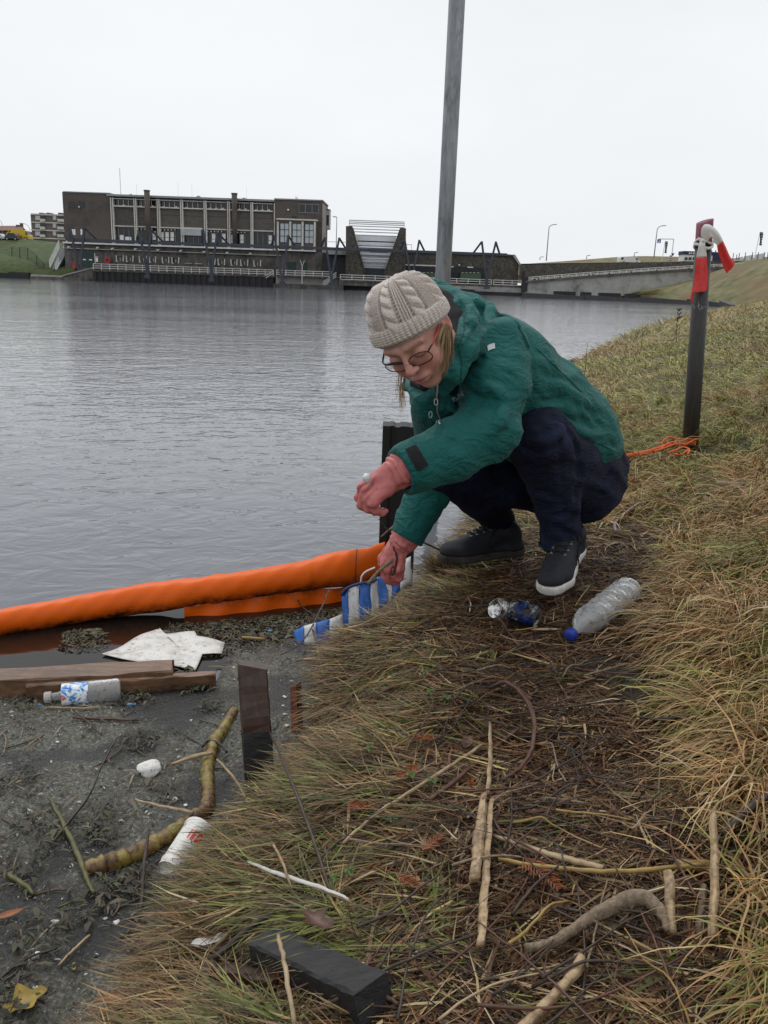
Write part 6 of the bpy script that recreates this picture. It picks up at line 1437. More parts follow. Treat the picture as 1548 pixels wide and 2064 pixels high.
m_rust = simple('rusty_board', [(.05, .016, .008), (.14, .036, .012), (.24, .06, .018)], 40, .8, .6, .003)
q_ = [P(585, 1385, 2.13), P(597, 1380, 2.13), P(603, 1506, 2.02), P(588, 1510, 2.02)]; q_[2].z = q_[3].z = -.05; MB2 = MB().prism(q_, (.012, .02, 0)); tag(MB2.build('rusty_board', m_rust), 'narrow rusty board edge between the stake and the grass', 'board')
# ---- timbers
m_wood, nt, b = new_mat('wet_brown_timber'); n1 = noise_out(nt, coords(nt, (.10, 1, 1)), 60, 6, .7, .4); n2 = noise_out(nt, coords(nt), 6, 5, .65)
c = ramp(nt, n1, [(.3, (.075, .038, .020)), (.5, (.165, .088, .046)), (.7, (.26, .15, .085))]); c = mixc(nt, ramp(nt, n2, [(.48, (0,)), (.66, (.85,))]), c, (.04, .022, .013)); nt.links.new(c, b.inputs['Base Color']); b.inputs['Roughness'].default_value = .42; bump(nt, b, n1, .3, .003)
m_char, nt, b = new_mat('blackened_wood'); n1 = noise_out(nt, coords(nt, (.3, 1, 1)), 70, 7, .75); nt.links.new(ramp(nt, n1, [(.32, (.005, .005, .006)), (.6, (.016, .016, .018)), (.8, (.04, .04, .044))]), b.inputs['Base Color']); b.inputs['Roughness'].default_value = .5; bump(nt, b, n1, .8, .004)
def beam_mesh(A, B, w, h, name, m, par=None, n=14, jit=.002, seed=0, bev=.003):
    """squared timber from A to B (its top front edge line), w towards the back, h down, with soft worn edges"""
    A, B = V3(A), V3(B); d = (B - A).normalized(); up = V3((0, 0, 1)); bk = up.cross(d).normalized(); up2 = d.cross(bk); r = random.Random(seed); sec = []
    prof = [(bev, 0), (w - bev, 0), (w, -bev), (w, -h + bev), (w - bev, -h), (bev, -h), (0, -h + bev), (0, -bev)]
    V = []; k = len(prof)
    for i in range(n + 1):
        c = A.lerp(B, i / n)
        for (y, z) in prof: V.append(c + bk * (y + r.uniform(-jit, jit)) + up2 * (z + r.uniform(-jit, jit)) + d * (r.uniform(-.004, .004) if i in (0, n) else 0))
    F = [(i * k + j, i * k + (j + 1) % k, (i + 1) * k + (j + 1) % k, (i + 1) * k + j) for i in range(n) for j in range(k)] + [tuple(range(k - 1, -1, -1)), tuple(n * k + j for j in range(k))]
    return MB().add(V, F).build(name, m, par)
a, c_ = Wz(-260, 1386, .062), Wz(347, 1353, .062); tag(beam_mesh(a, c_, .085, .075, 'timber_beam', m_wood, seed=1), 'wet brown timber beam floating with its end by the white sheet', 'beam')
a, c_ = Wz(272, 1360, .050), Wz(438, 1350, .050); a -= (c_ - a) * 1.2; tag(beam_mesh(a + V3((0, -.036, 0)), c_ + V3((0, -.030, 0)), .026, .07, 'timber_batten', m_wood, seed=2), 'thinner wet batten floating before the brown beam with weed on its end', 'batten')
s0 = Wz(526, 1606, 0.0); st_ = near_thing('wooden_stake', 'short wet wooden stake with a blackened foot standing in the scum', 'stake', s0)
tp = P(509, 1349, s0.y + .10); ax_ = (tp - s0).normalized(); rt = V3((1, .30, 0)).normalized(); fr = rt.cross(ax_).normalized()
def stake_part(t0, t1, nm, m, seed, slant=0):
    r = random.Random(seed); V = []; prof = [(-.034, -.019), (.030, -.019), (.033, -.014), (.033, .019), (-.034, .019)]; n = 8
    for i in range(n + 1):
        t = t0 + (t1 - t0) * i / n; wd = 1 + .05 * (1 - t)
        for (x, y) in prof: V.append(s0.lerp(tp, t) + rt * (x * wd + r.uniform(-.0012, .0012)) + fr * -(y + r.uniform(-.0012, .0012)) + ax_ * (slant * (.012 - x * .28 + y * .3) if i == n else 0))
    k = 5; F = [(i * k + j, i * k + (j + 1) % k, (i + 1) * k + (j + 1) % k, (i + 1) * k + j) for i in range(n) for j in range(k)] + [tuple(range(k - 1, -1, -1)), tuple(n * k + j for j in range(k))]
    MB().add(V, F).build(nm, m, st_)
m_wood2, nt, b = new_mat('wet_red_brown_wood'); n1 = noise_out(nt, coords(nt, (1, 1, .15)), 70, 6, .7, .3); nt.links.new(ramp(nt, n1, [(.3, (.022, .010, .007)), (.7, (.075, .036, .022))]), b.inputs['Base Color']); b.inputs['Roughness'].default_value = .35; bump(nt, b, n1, .3, .003)
stake_part(-.25, .52, 'blackened_foot', m_char, 1); stake_part(.505, 1.0, 'brown_head', m_wood2, 2, 1)
# block and laths on the grass
a, c_ = G(497, 1899, .062), G(713, 2004, .062); up = 0
tag(beam_mesh(a, c_, .056, .046, 'wood_block', m_char, n=20, jit=.0012, seed=4, bev=.004), 'black charred wooden block lying on the grass', 'wood block')
a, c_ = G(408, 1945, .03), G(545, 1978, .03); tag(beam_mesh(a, c_, .022, .02, 'wood_lath', m_wood2, n=8, seed=5), 'dark brown lath half under the charred wooden block', 'lath')
# ---- bottles
m_pet, nt, b = new_mat('dirty_clear_plastic'); n1 = noise_out(nt, coords(nt), 45, 5, .7)
b.inputs['Base Color'].default_value = (.86, .88, .9, 1); b.inputs['Transmission Weight'].default_value = .72; b.inputs['Roughness'].default_value = .22; b.inputs['IOR'].default_value = 1.12; bump(nt, b, n1, .5, .006)
nt.links.new(mixc(nt, ramp(nt, n1, [(.55, (0,)), (.7, (1,))]), (.90, .92, .93), (.42, .40, .37)), b.inputs['Base Color'])
m_bcap = simple('blue_cap', (.02, .045, .36), rough=.45); m_wcap = simple('grey_white_cap', [(.42, .40, .37), (.58, .56, .53)], 60, .6)
m_blab, nt, b = new_mat('blue_printed_label'); tc = nt.nodes.new('ShaderNodeTexCoord'); n1 = noise_out(nt, tc.outputs['Object'], 45, 4, .6, 1.2); n2 = noise_out(nt, tc.outputs['Object'], 26, 3, .5)
c = ramp(nt, n1, [(.40, (.03, .16, .50)), (.47, (.18, .42, .75)), (.53, (.75, .8, .84)), (.62, (.80, .82, .84))]); c = mixc(nt, ramp(nt, n2, [(.60, (0,)), (.66, (1,))]), c, (.62, .10, .04)); nt.links.new(c, b.inputs['Base Color']); b.inputs['Roughness'].default_value = .4
m_speck = simple('black_speck', (.012, .010, .008), rough=.8)
def bottle(lab, cap_at, axis, L, r, capm, label=None, wob=.0, seed=0, ribs=True, squash=1.0, grp=None):
    d = V3(axis).normalized(); a = V3(cap_at); t = near_thing('plastic_bottle', lab, 'bottle', a, grp)
    prof = [(.012, .011), (.03, .0115), (.035, .0125), (.05, r * .55), (.075, r * .86), (.10, r)]
    q = .10
    while q < L - .012:
        prof += [(q, r), (q + .007, r * (.93 if ribs else .985)), (q + .014, r)]; q += .019
    prof += [(L - .008, r * .97), (L, r * .80), (L - .006, r * .45), (L - .012, .001)]
    V, F = lathe(prof, a, d, 30, wob, seed, squash); MB().add(V, F).build('body', m_pet, t, True)
    V, F = lathe([(-.004, .0), (-.004, .0135), (-.002, .0152), (.016, .0152), (.016, .012)], a, d, 22); cp = MB().add(V, F).build('cap', capm, t, True)
    mb = MB()
    for k in range(22): u = 2 * PI * k / 22; x = d.cross(V3((0, 0, 1))).normalized(); y = d.cross(x); o = x * math.cos(u) + y * math.sin(u); mb.bar(a + o * .0153 - d * .001, a + o * .0153 + d * .015, .0012, .001)
    mb.build('cap_ridge', capm, cp)['kind'] = 'stuff'
    if label:
        V, F = lathe([(label[0], r * 1.015), ((label[0] * .6 + label[1] * .4), r * 1.02), (label[1], r * 1.015)], a, d, 30, wob * .6, seed, squash); MB().add(V, F).build('label', m_blab, t, True)
    mb = MB(); sr = random.Random(seed + 9)
    for k in range(70):
        u = sr.uniform(0, 2 * PI); tt = sr.uniform(.06, L - .02); x = d.cross(V3((0, 0, 1))).normalized(); y = d.cross(x); o = x * math.cos(u) + y * math.sin(u) * squash; p = a + d * tt + o * (r * 1.01 if tt > .09 else r * .85); s = sr.uniform(.001, .0028)
        mb.add([p + d * s * sr.uniform(1, 3), p + x * s, p - d * s, p + o * .001 + y * s], [(0, 1, 2), (0, 2, 3), (0, 3, 1)])
    mb.build('dirt_speck', m_speck, t)['kind'] = 'stuff'
    return t
ca, cb = Wz(92, 1406, .022), Wz(244, 1390, .026); bottle('half sunk clear bottle with a blue label floating against the timber batten', ca, cb - ca, (cb - ca).length, .034, m_wcap, (.045, .118), .01, 3, False)
ca, cb = G(1146, 1304, 0) + V3((0, 0, .032)), G(1262, 1226, 0) + V3((0, 0, .056)); cb += (cb - ca) * .04; bottle('crumpled clear bottle with a blue cap lying by the sneaker', ca, cb - ca, (cb - ca).length, .042, m_bcap, None, .075, 7, True, .86)
# ---- drinks cans
m_alu = simple('crumpled_aluminium', [(.45, .45, .44), (.72, .72, .70)], 40, .28, .5, .004, metal=.85, dirt=(.04, .035, .03), dscale=50, dlo=.48, dhi=.6); m_blueprint = simple('blue_can_print', [(.012, .05, .28), (.008, .008, .010), (.5, .5, .5)], 34, .3, .3, .003, metal=.4, dirt=(.012, .012, .014), dscale=30, dlo=.5, dhi=.56); m_dk = simple('dark_can_inside', (.008, .008, .008), rough=.6)
def can(lab, p0, axis, L, r, crush, printm, seed):
    d = V3(axis).normalized(); t = near_thing('drinks_can', lab, 'can', p0, 'crushed cans by the sneaker'); r2 = random.Random(seed)
    prof = [(0, r * .82), (.004, r * .86), (.010, r)] + [(.010 + (L - .02) * k / 6, r * (1 - crush * (.5 + .5 * math.sin(k * 2.3 + seed)) * (1 if 0 < k < 6 else .2))) for k in range(1, 7)] + [(L - .004, r * .86), (L, r * .82)]
    V, F = lathe(prof, p0, d, 22, crush * .55, seed); MB().add(V, F).build('wall', printm, t, False)
    for (tt, nm, s) in ((0, 'base', 1), (L, 'lid', -1)):
        V, F = lathe([(tt - s * .002, r * .82), (tt - s * .003, r * .79), (tt + s * .004, r * .76), (tt + s * .005, r * .3), (tt + s * .004, .0)], p0, d, 22); e = MB().add(V, F).build(nm, m_alu, t, True)
    V, F = lathe([(L + .0055 - .01, .0), (L - .0035, r * .28), (L - .0045, r * .30)], p0 + d * 0, d, 10); MB().add([v + V3((.006, -.004, .004)) for v in V], F).build('opening', m_dk, e)
    return t
p = G(1006, 1262); can('crushed silver can with its blank end up beside the blue can', p + V3((.012, .012, .042)), (-.72, -.52, .30), .036, .031, .12, m_alu, 3)
p = G(1060, 1272); can('crushed blue and silver can with its round end showing', p + V3((-.040, .020, .054)), (.84, -.50, -.12), .074, .034, .09, m_blueprint, 5)
# ---- paper and foam
m_paper, nt, b = new_mat('wet_white_sheet'); n1 = noise_out(nt, coords(nt), 22, 6, .75); n2 = noise_out(nt, coords(nt), 70, 5, .7)
c = mixc(nt, ramp(nt, n1, [(.46, (0,)), (.66, (.8,))]), (.70, .69, .66), (.40, .37, .32)); c = mixc(nt, ramp(nt, n2, [(.60, (0,)), (.66, (1,))]), c, (.05, .04, .03)); nt.links.new(c, b.inputs['Base Color']); b.inputs['Roughness'].default_value = .5
def sheet(name, lab, cat, outline, zf, m, n=26, th=.002):
    """thin sheet with a photo outline lying at heights zf(u,v); cut from a fine grid"""
    o = [Wz(x, y, .01) for x, y in outline]; xs_ = [p.x for p in o]; ys_ = [p.y for p in o]
    def inside(x, y):
        k = False; j = len(o) - 1
        for i in range(len(o)):
            if (o[i].y > y) != (o[j].y > y) and x < (o[j].x - o[i].x) * (y - o[i].y) / (o[j].y - o[i].y) + o[i].x: k = not k
            j = i
        return k
    c = sum(o, V3()) / len(o); mb = MB(); rings = 9; m2 = []
    dense = []
    for i in range(len(o)):
        a, d = o[i], o[(i + 1) % len(o)]
        for k in range(5): dense.append(a.lerp(d, k / 5))
    for r in range(rings + 1):
        f = 1 - r / rings * .98; m2.append([V3((c.x + (p.x - c.x) * f, c.y + (p.y - c.y) * f, 0)) for p in dense])
    for row in m2:
        for p in row: p.z = zf(p.x, p.y)
        row.append(row[0])
    mb.grid(m2); ob = mb.build(name, m, None, True); md = ob.modifiers.new('th', 'SOLIDIFY'); md.thickness = th; return tag(ob, lab, cat)
sheet('foam_sheet', 'torn dirty white sheet floating before the orange boom', 'sheet', [(205, 1318), (258, 1294), (322, 1266), (334, 1279), (392, 1277), (398, 1288), (432, 1290), (453, 1294), (447, 1319), (408, 1321), (394, 1351), (352, 1347), (345, 1340), (290, 1337)], lambda x, y: .012 + .007 * math.sin(x * 13 + 1) * math.sin(y * 9 + .5) + .004 * math.sin(x * 31 + y * 22), m_paper)
m_foam, nt, b = new_mat('white_polystyrene'); vo = nt.nodes.new('ShaderNodeTexVoronoi'); vo.inputs['Scale'].default_value = 260; nt.links.new(coords(nt), vo.inputs['Vector']); n1 = noise_out(nt, coords(nt), 60, 5, .7)
nt.links.new(mixc(nt, ramp(nt, n1, [(.58, (0,)), (.66, (1,))]), (.78, .77, .74), (.06, .055, .04)), b.inputs['Base Color']); b.inputs['Roughness'].default_value = .8; bump(nt, b, vo.outputs['Distance'], .6, .004)
def lump(name, lab, cat, c, r, seed, m, grp=None, h=.0028, n_=7):
    rl = max(r) + .008; s_ = SDF(np.array(c) - rl, np.array(c) + rl, max(h, rl / 26)); q = random.Random(seed)
    for k in range(n_): s_.ell(np.array(c) + np.array([q.uniform(-.55, .55) * r[0], q.uniform(-.55, .55) * r[1], q.uniform(-.3, .3) * r[2]]), np.array(r) * q.uniform(.42, .62), None, .003)
    lo = [a_[0] for a_ in s_.ax]; hi = [a_[-1] for a_ in s_.ax]; k_ = .10 * min(r); f_ = 2.2 / min(r)
    s_.put(lo, hi, lambda X, Y, Z: k_ * n3(X * f_, Y * f_, Z * f_, seed), op='add'); return tag(s_.build(name, m, None), lab, cat, grp)
lump('polystyrene_chunk', 'white broken polystyrene chunk floating in the middle of the scum', 'polystyrene', tuple(Wz(298, 1548, .020)), (.034, .026, .020), 3, m_foam, n_=12)
CR = ['brown bark strip', 'charred lath corner', 'scum above the yellow leaf', 'pale foam pair', 'thin reed by the rhizome', 'picture edge below the beam', 'mossy branch foot', 'short floating straw reed', 'spotted yellow leaf', 'rhizome tip', 'dark curled stem', 'short black stick', 'mossy rhizome bend', 'white sheet corner', 'bank side of the stake, topmost of four', 'bank side of the stake, second of four', 'bank side of the stake, third of four', 'bank side of the stake beside its head', 'paper cup rim', 'thick end of the rhizome']
fg = 'small white foam crumbs floating in the scum'
for k, (x, y, s) in enumerate(((110, 1858, .009), (72, 1925, .012), (236, 1858, .009), (214, 1852, .006), (355, 1612, .012), (62, 1636, .013), (198, 1812, .005), (195, 1925, .006), (70, 1990, .007), (386, 1452, .006), (404, 1424, .005), (116, 1496, .007), (372, 1622, .008), (470, 1345, .006), (573, 1405, .008), (574, 1440, .008), (578, 1463, .009), (570, 1422, .006), (430, 1660, .006), (176, 1660, .006))):
    lump('foam_crumb', 'small white foam crumb by the ' + CR[k], 'foam crumb', tuple(Wz(x, y, .010)), (s, s * .8, s * .6), 40 + k, m_foam, fg, .0025, 4)
# blue plastic scraps
m_bpl = simple('blue_plastic', [(.06, .25, .55), (.14, .40, .72)], 60, .4)
for k, (x, y, rx, lab) in enumerate(((265, 1419, .014, 'small blue plastic scrap floating by the labelled bottle base'), (78, 1421, .012, 'blue bottle ring scrap floating under the bottle neck'), (545, 1272, .012, 'dark blue plastic scrap among weed near the striped sheet'))):
    lump('plastic_scrap', lab, 'plastic scrap', tuple(Wz(x, y, .010)), (rx, rx * .5, rx * .4), 70 + k, m_bpl, None, .0024, 4)
# paper cup lying in the scum
a, c_ = Wz(340, 1758, .030), Wz(402, 1676, .042); d = (c_ - a).normalized(); L = (c_ - a).length
cup = near_thing('paper_cup', 'white paper cup with a red mark lying against the grass edge', 'cup', a)
r0, r1 = .027, .036
V, F = lathe([(0, r0), (L * .5, (r0 + r1) / 2), (L - .002, r1)], a, d, 30, .012, 2); MB().add(V, F).build('wall', m_paper, cup, True)
V, F = lathe([(L - .005, r1), (L, r1 + .0022), (L + .002, r1), (L - .001, r1 - .001)], a, d, 30, .012, 2); MB().add(V, F).build('rim', m_tw, cup, True)
V, F = lathe([(.006, r0 * .98), (.008, 0)], a, d, 24); MB().add(V, F).build('base', m_paper, cup)
V, F = lathe([(L * .55, r0 + (r1 - r0) * .55 + .0008), (L * .75, r0 + (r1 - r0) * .75 + .0008)], a, d, 60, 0, 2); nn = 60
mk = MB().add(V, [f for i, f in enumerate(F) if i % nn in (5, 6, 7, 8, 10, 11, 13)]); mk.build('red_mark', m_tr, cup)
tear = sheet('torn_paper', 'torn white paper rim stuck to the base of the paper cup', 'paper', [(318, 1764), (330, 1740), (352, 1742), (368, 1752), (380, 1765), (366, 1772), (340, 1776)], lambda x, y: .022 + .010 * math.sin(x * 60) * math.sin(y * 70), m_foam)
# ---- striped sheet draped over the bank's edge
m_sb = simple('blue_stripe_fabric', [(.03, .12, .44), (.05, .19, .58)], 60, .55, .3, .002); m_sw = simple('white_stripe_fabric', [(.60, .60, .60), (.76, .76, .76)], 80, .55, .3, .002, dirt=(.2, .17, .13), dscale=40, dlo=.56, dhi=.7)
sp_ = near_thing('striped_windbreak', 'blue and white striped fabric sheet sticking out of the bank below the glove', 'striped sheet', Wz(700, 1240))
def stripes(edge, nm_seed):
    for i in range(len(edge) - 1):
        (x0, t0, b0, Y0, k0), (x1, t1, b1, Y1, _) = edge[i], edge[i + 1]; rows = []
        for u in np.linspace(0, 1, 5):
            Yv = Y0 + (Y1 - Y0) * u; x = x0 + (x1 - x0) * u; rows.append([P(x + (2.5 if w > .5 else 0), (t0 + (t1 - t0) * u) * (1 - w) + (b0 + (b1 - b0) * u) * w, Yv - .03 * w + .003 * math.sin(u * 3 + w * 4 + i)) for w in np.linspace(0, 1, 6)])
        mb = MB(); mb.grid(rows); o = mb.build('white_stripe' if k0 else 'blue_stripe', m_sw if k0 else m_sb, sp_, True); md = o.modifiers.new('th', 'SOLIDIFY'); md.thickness = .002
stripes([(689, 1197, 1262, 2.84, 0), (700, 1186, 1264, 2.82, 1), (723, 1178, 1258, 2.80, 0), (747, 1174, 1244, 2.80, 1), (762, 1163, 1230, 2.81, 0), (779, 1157, 1215, 2.81, 1), (788, 1150, 1208, 2.82, 0), (804, 1134, 1190, 2.83, 1), (828, 1121, 1175, 2.84, 0)], 0)
stripes([(592, 1272, 1296, 2.70, 0), (611, 1262, 1298, 2.68, 1), (636, 1255, 1300, 2.67, 0), (664, 1248, 1298, 2.67, 1), (690, 1238, 1285, 2.68, 0)], 1)
m_trim = simple('navy_binding', (.02, .04, .14), rough=.6)
mb = MB(); mb.tube(spline([P(*q) for q in ((688, 1199, 2.835), (700, 1186, 2.815), (722, 1177, 2.795), (747, 1173, 2.795), (760, 1166, 2.80))], 6), .006, 6); mb.build('binding', m_trim, sp_, True)
mb = MB(); mb.tube(spline([P(*q) for q in ((727, 1178, 2.80), (729, 1163, 2.80), (737, 1153, 2.80), (756, 1144, 2.80))], 6), .0035, 6); mb.build('frame_wire', m_sw, sp_, True)
# ---- crumpled scrap in the raised glove; twigs in the lower glove
lump('paper_scrap', 'crumpled white scrap held in the raised pink glove', 'paper scrap', tuple(P(739, 965, 1.905)), (.011, .010, .017), 91, m_tw, None, .0016, 9)
# ---- mossy rhizome
m_rhiz, nt, b = new_mat('mossy_rhizome'); n1 = noise_out(nt, coords(nt), 18, 5, .65); n2 = noise_out(nt, coords(nt), 80, 5, .7)
c = ramp(nt, n1, [(.34, (.05, .025, .010)), (.44, (.16, .08, .025)), (.54, (.24, .17, .035)), (.66, (.27, .26, .06))]); c = mixc(nt, ramp(nt, n2, [(.5, (0,)), (.66, (.9,))]), c, (.025, .016, .009)); nt.links.new(c, b.inputs['Base Color']); b.inputs['Roughness'].default_value = .45; bump(nt, b, n2, .5, .004)
def root(name, lab, cat, pts, rads, m, z=.012, seed=0, knots=.22):
    c = spline([Wz(x, y, z) for x, y in pts], 12); n = len(c); r = random.Random(seed)
    rr2 = np.interp(np.linspace(0, 1, n), np.linspace(0, 1, len(rads)), rads); rr2 = [q * (1 + knots * abs(math.sin(i * .72 + seed)) ** 3 + r.uniform(-.05, .05)) for i, q in enumerate(rr2)]
    mb = MB(); mb.tube([p + V3((r.uniform(-1, 1), r.uniform(-1, 1), r.uniform(-.5, 1))) * .0015 for p in c], rr2, 12); return tag(mb.build(name, m, None, True), lab, cat)
root('rhizome', 'thick knobbly mossy yellow rhizome bent across the grey scum', 'rhizome', [(472, 1432), (452, 1468), (430, 1502), (418, 1548), (420, 1590), (416, 1628), (392, 1652), (345, 1682), (290, 1712), (230, 1737), (172, 1752)], [.011, .013, .016, .014, .013, .015, .018, .016, .017, .019, .016], m_rhiz, .014, 2)
mb = MB(); mb.tube(spline([Wz(x, y, .03) for x, y in ((408, 1505), (418, 1494), (436, 1496), (450, 1506), (457, 1516))], 6), .004, 6); tag(mb.build('root_curl', m_char, None, True), 'dark curled stem looped over the mossy rhizome', 'stem')
# ---- grey bent hose behind the shoe
mb = MB(); mb.tube(spline([G(x, y) + V3((0, 0, .025)) for x, y in ((1290, 1022), (1268, 1040), (1246, 1058), (1238, 1070), (1240, 1084))], 7), .006, 8); tag(mb.build('hose', simple('grey_rubber_hose', (.16, .17, .18), rough=.4), None, True), 'short grey bent hose lying in the litter behind the sneaker', 'hose')
# ---- sticks, reeds and driftwood one can pick out
m_pale = simple('pale_stripped_wood', [(.17, .105, .055), (.38, .265, .15), (.48, .36, .22)], 70, .6, .6, .003, dirt=(.10, .06, .035), dscale=24, dlo=.52, dhi=.68)
m_reed = simple('dry_reed', [(.20, .13, .07), (.36, .26, .15), (.46, .36, .22)], 30, .5); m_reedy = simple('yellow_reed', [(.22, .13, .03), (.36, .25, .07)], 30, .45)
m_drift, nt, b = new_mat('grey_brown_driftwood'); n1 = noise_out(nt, coords(nt, (1, 1, 1)), 120, 6, .75, .5); n2 = noise_out(nt, coords(nt), 14, 5, .6); nt.links.new(mixc(nt, n2, ramp(nt, n1, [(.3, (.06, .04, .025)), (.7, (.36, .27, .18))]), ramp(nt, n1, [(.3, (.13, .09, .06)), (.7, (.36, .28, .19))])), b.inputs['Base Color']); b.inputs['Roughness'].default_value = .7; bump(nt, b, n1, .8, .004)
m_twig = simple('dark_wet_twig', [(.016, .011, .008), (.040, .026, .018), (.07, .045, .03)], 40, .5); m_rtwig = simple('red_brown_twig', [(.06, .022, .014), (.12, .05, .03)], 40, .45); m_whiteb = simple('bleached_blade', [(.50, .47, .42), (.62, .60, .56)], 40, .5); m_grn = simple('mossy_green_twig', [(.05, .05, .012), (.13, .12, .03)], 40, .5)
def stick(name, lab, cat, pts, r, m, up=.028, grp=None, n=8, seed=0, flat=1.0, on=None, ends=None):
    f = on or (lambda x, y: G(x, y, up)); q = random.Random(seed + int(pts[0][0])); b0 = [f(p[0], p[1]) + V3((0, 0, (up if on else 0) + (p[2] if len(p) > 2 else 0))) for p in pts]; c = spline(b0, 6) if len(pts) > 2 else [b0[0].lerp(b0[1], t) for t in np.linspace(0, 1, 6)]
    k = len(c); rr3 = np.interp(np.linspace(0, 1, k), np.linspace(0, 1, len(r)), r) if isinstance(r, (list, tuple)) else [r] * k
    n = 16 if max(rr3) > .006 else n; rib = [q.uniform(.78, 1.16) for _ in range(n)]
    mb = MB(); mb.tube([p + V3((q.uniform(-1, 1), q.uniform(-1, 1), q.uniform(-.4, .4))) * .0012 for p in c], [x * q.uniform(.92, 1.08) for x in rr3], n, True, flat, rib)
    return tag(mb.build(name, m, None, True), lab, cat, grp)
stick('split_stick', 'broad pale split stick among dark litter, upper piece of the splintered row', 'stick', [(975, 1602), (966, 1680), (956, 1772)], [.006, .0115, .010], m_pale, .040, flat=.55)
stick('split_stick', 'long narrow pale split stick running beside the broad split stick', 'stick', [(990, 1612), (982, 1720), (974, 1830), (968, 1905)], [.005, .007, .008, .007], m_pale, .040, flat=.6)
stick('split_stick', 'grey brown split stick tight between the two pale split sticks', 'stick', [(978, 1620), (970, 1730), (958, 1850)], [.004, .006, .005], m_drift, .012, flat=.7)
stick('reed', 'upright looking pale reed stem above the splintered split sticks', 'reed', [(987, 1455), (988, 1520), (982, 1600)], [.003, .0045, .004], m_reed, .034)
stick('driftwood', 'arched grey brown driftwood root curving over the dark litter', 'driftwood', [(1058, 1912), (1115, 1898), (1172, 1862), (1240, 1836, .012), (1290, 1830, .018), (1325, 1848, .012), (1346, 1878)], [.006, .007, .008, .011, .0115, .009, .004], m_drift, .036, n=10, flat=.8)
stick('peeled_stick', 'tall pale peeled stick standing up against the tufted grass', 'stick', [(1433, 1676, .03), (1437, 1780, .02), (1436, 1888, 0)], [.0055, .0065, .0060], m_pale, .034)
stick('peeled_stick', 'short thick pale peeled stick beside the arched driftwood end', 'stick', [(1345, 1784, .02), (1354, 1880, 0)], [.0070, .0075], m_pale, .032)
stick('weathered_stick', 'short weathered stick between the two pale peeled sticks', 'stick', [(1418, 1800, .01), (1408, 1885, 0)], [.0065, .0055], m_drift, .014)
stick('peeled_stick', 'pale peeled stick with a knob at its upper end below the driftwood', 'stick', [(1170, 1932), (1158, 1962), (1120, 2000), (1085, 2040), (1050, 2075)], [.008, .0065, .0055, .006, .006], m_pale, .032)
stick('reed', 'pale hollow reed stem lying across beside the splintered sticks', 'reed', [(992, 1684), (1080, 1714), (1150, 1734), (1215, 1750)], [.0035, .0048, .0052, .0045], m_reed, .034)
stick('reed', 'yellow reed stem lying level across the dark litter towards the tufts', 'reed', [(1005, 1732), (1110, 1748), (1230, 1757), (1330, 1750), (1420, 1742)], [.003, .0036, .0036, .003], m_reedy, .034)
stick('reed_stub', 'short thick yellow brown reed stub at the foot of the tufts', 'reed', [(1368, 1745), (1430, 1745)], [.009, .009], m_reedy, .022)
stick('bleached_blade', 'long bleached white blade lying across the green grass', 'blade', [(498, 1736), (560, 1760), (640, 1786), (702, 1812)], [.0022, .0038, .0034, .0018], m_whiteb, .044, flat=.4)
stick('root_stick', 'reddish arched root standing out of the matted straw', 'root', [(985, 1386), (1020, 1392, .02), (1062, 1440, .03), (1076, 1495, .02), (1058, 1545, .01), (1015, 1572)], [.004, .0055, .0055, .005, .004], m_rtwig, .026)
stick('long_stalk', 'long straw stem slanting through the litter from dark root to block', 'stem', [(975, 1500), (900, 1548), (820, 1600), (760, 1640), (690, 1700)], [.003, .0035, .0035, .003], m_reed, .034)
stick('long_stalk', 'long red brown stem running below the slanting straw stem', 'stem', [(1045, 1470), (980, 1520), (920, 1572), (865, 1612)], [.0035, .004, .004], m_rtwig, .030)
stick('thick_twig', 'thick black twig propped behind the charred wooden block', 'twig', [(430, 1934), (500, 1890, .015), (560, 1858, .02), (612, 1838, .012)], [.0055, .0055, .005, .0035], m_twig, .034)
stick('straw_stalk', 'straw coloured stalk standing before the charred wooden block', 'stalk', [(560, 1944, .05), (575, 1990, .03), (592, 2064, 0)], [.0030, .0034, .0034], m_reed, .034)
stick('bent_root', 'orange brown bent root beside the end of the charred block', 'root', [(745, 1930), (740, 1960), (752, 1990), (780, 2010), (805, 2024)], [.0035, .004, .004, .003], m_rtwig, .026)
stick('black_stalk', 'tall black dead stalk leaning over the grass edge by the stake', 'stalk', [(540, 1540, .10), (580, 1620, .07), (628, 1715, .03), (668, 1800, 0)], [.0022, .003, .003, .0025], m_twig, .034)
stick('bent_stalk', 'bent straw stalk dropping from the grass edge towards the bleached blade', 'stalk', [(438, 1545, .02), (470, 1588, .03), (500, 1640, .03), (560, 1740, .02), (588, 1790, 0)], [.003, .0035, .003, .002], m_reed, .034)
stick('tuft_twig', 'thick dark twig stuck out of the tufted grass at the picture edge', 'twig', [(1460, 1682), (1505, 1655, .02), (1560, 1622, .03)], [.008, .0075, .007], m_twig, .03)
stick('tuft_twig', 'thin black forked twig lying on the tufted grass below the bottle', 'twig', [(1278, 1462, .02), (1330, 1468, .02), (1390, 1462, .02), (1440, 1474, .01)], [.002, .004, .004, .0025], m_twig, .04)
stick('grey_lath', 'grey weathered lath stretched flat in the grass beyond the rope', 'lath', [(1445, 972), (1500, 976)], [.012, .012], m_drift, .05, flat=.4)
water_on = lambda x, y: Wz(x, y, .004)
stick('mossy_branch', 'mossy pale green branch crossing the scum below the thin branch', 'branch', [(100, 1618), (130, 1675), (160, 1740), (178, 1790), (190, 1812)], [.004, .0055, .006, .005, .004], m_grn, .014, on=water_on)
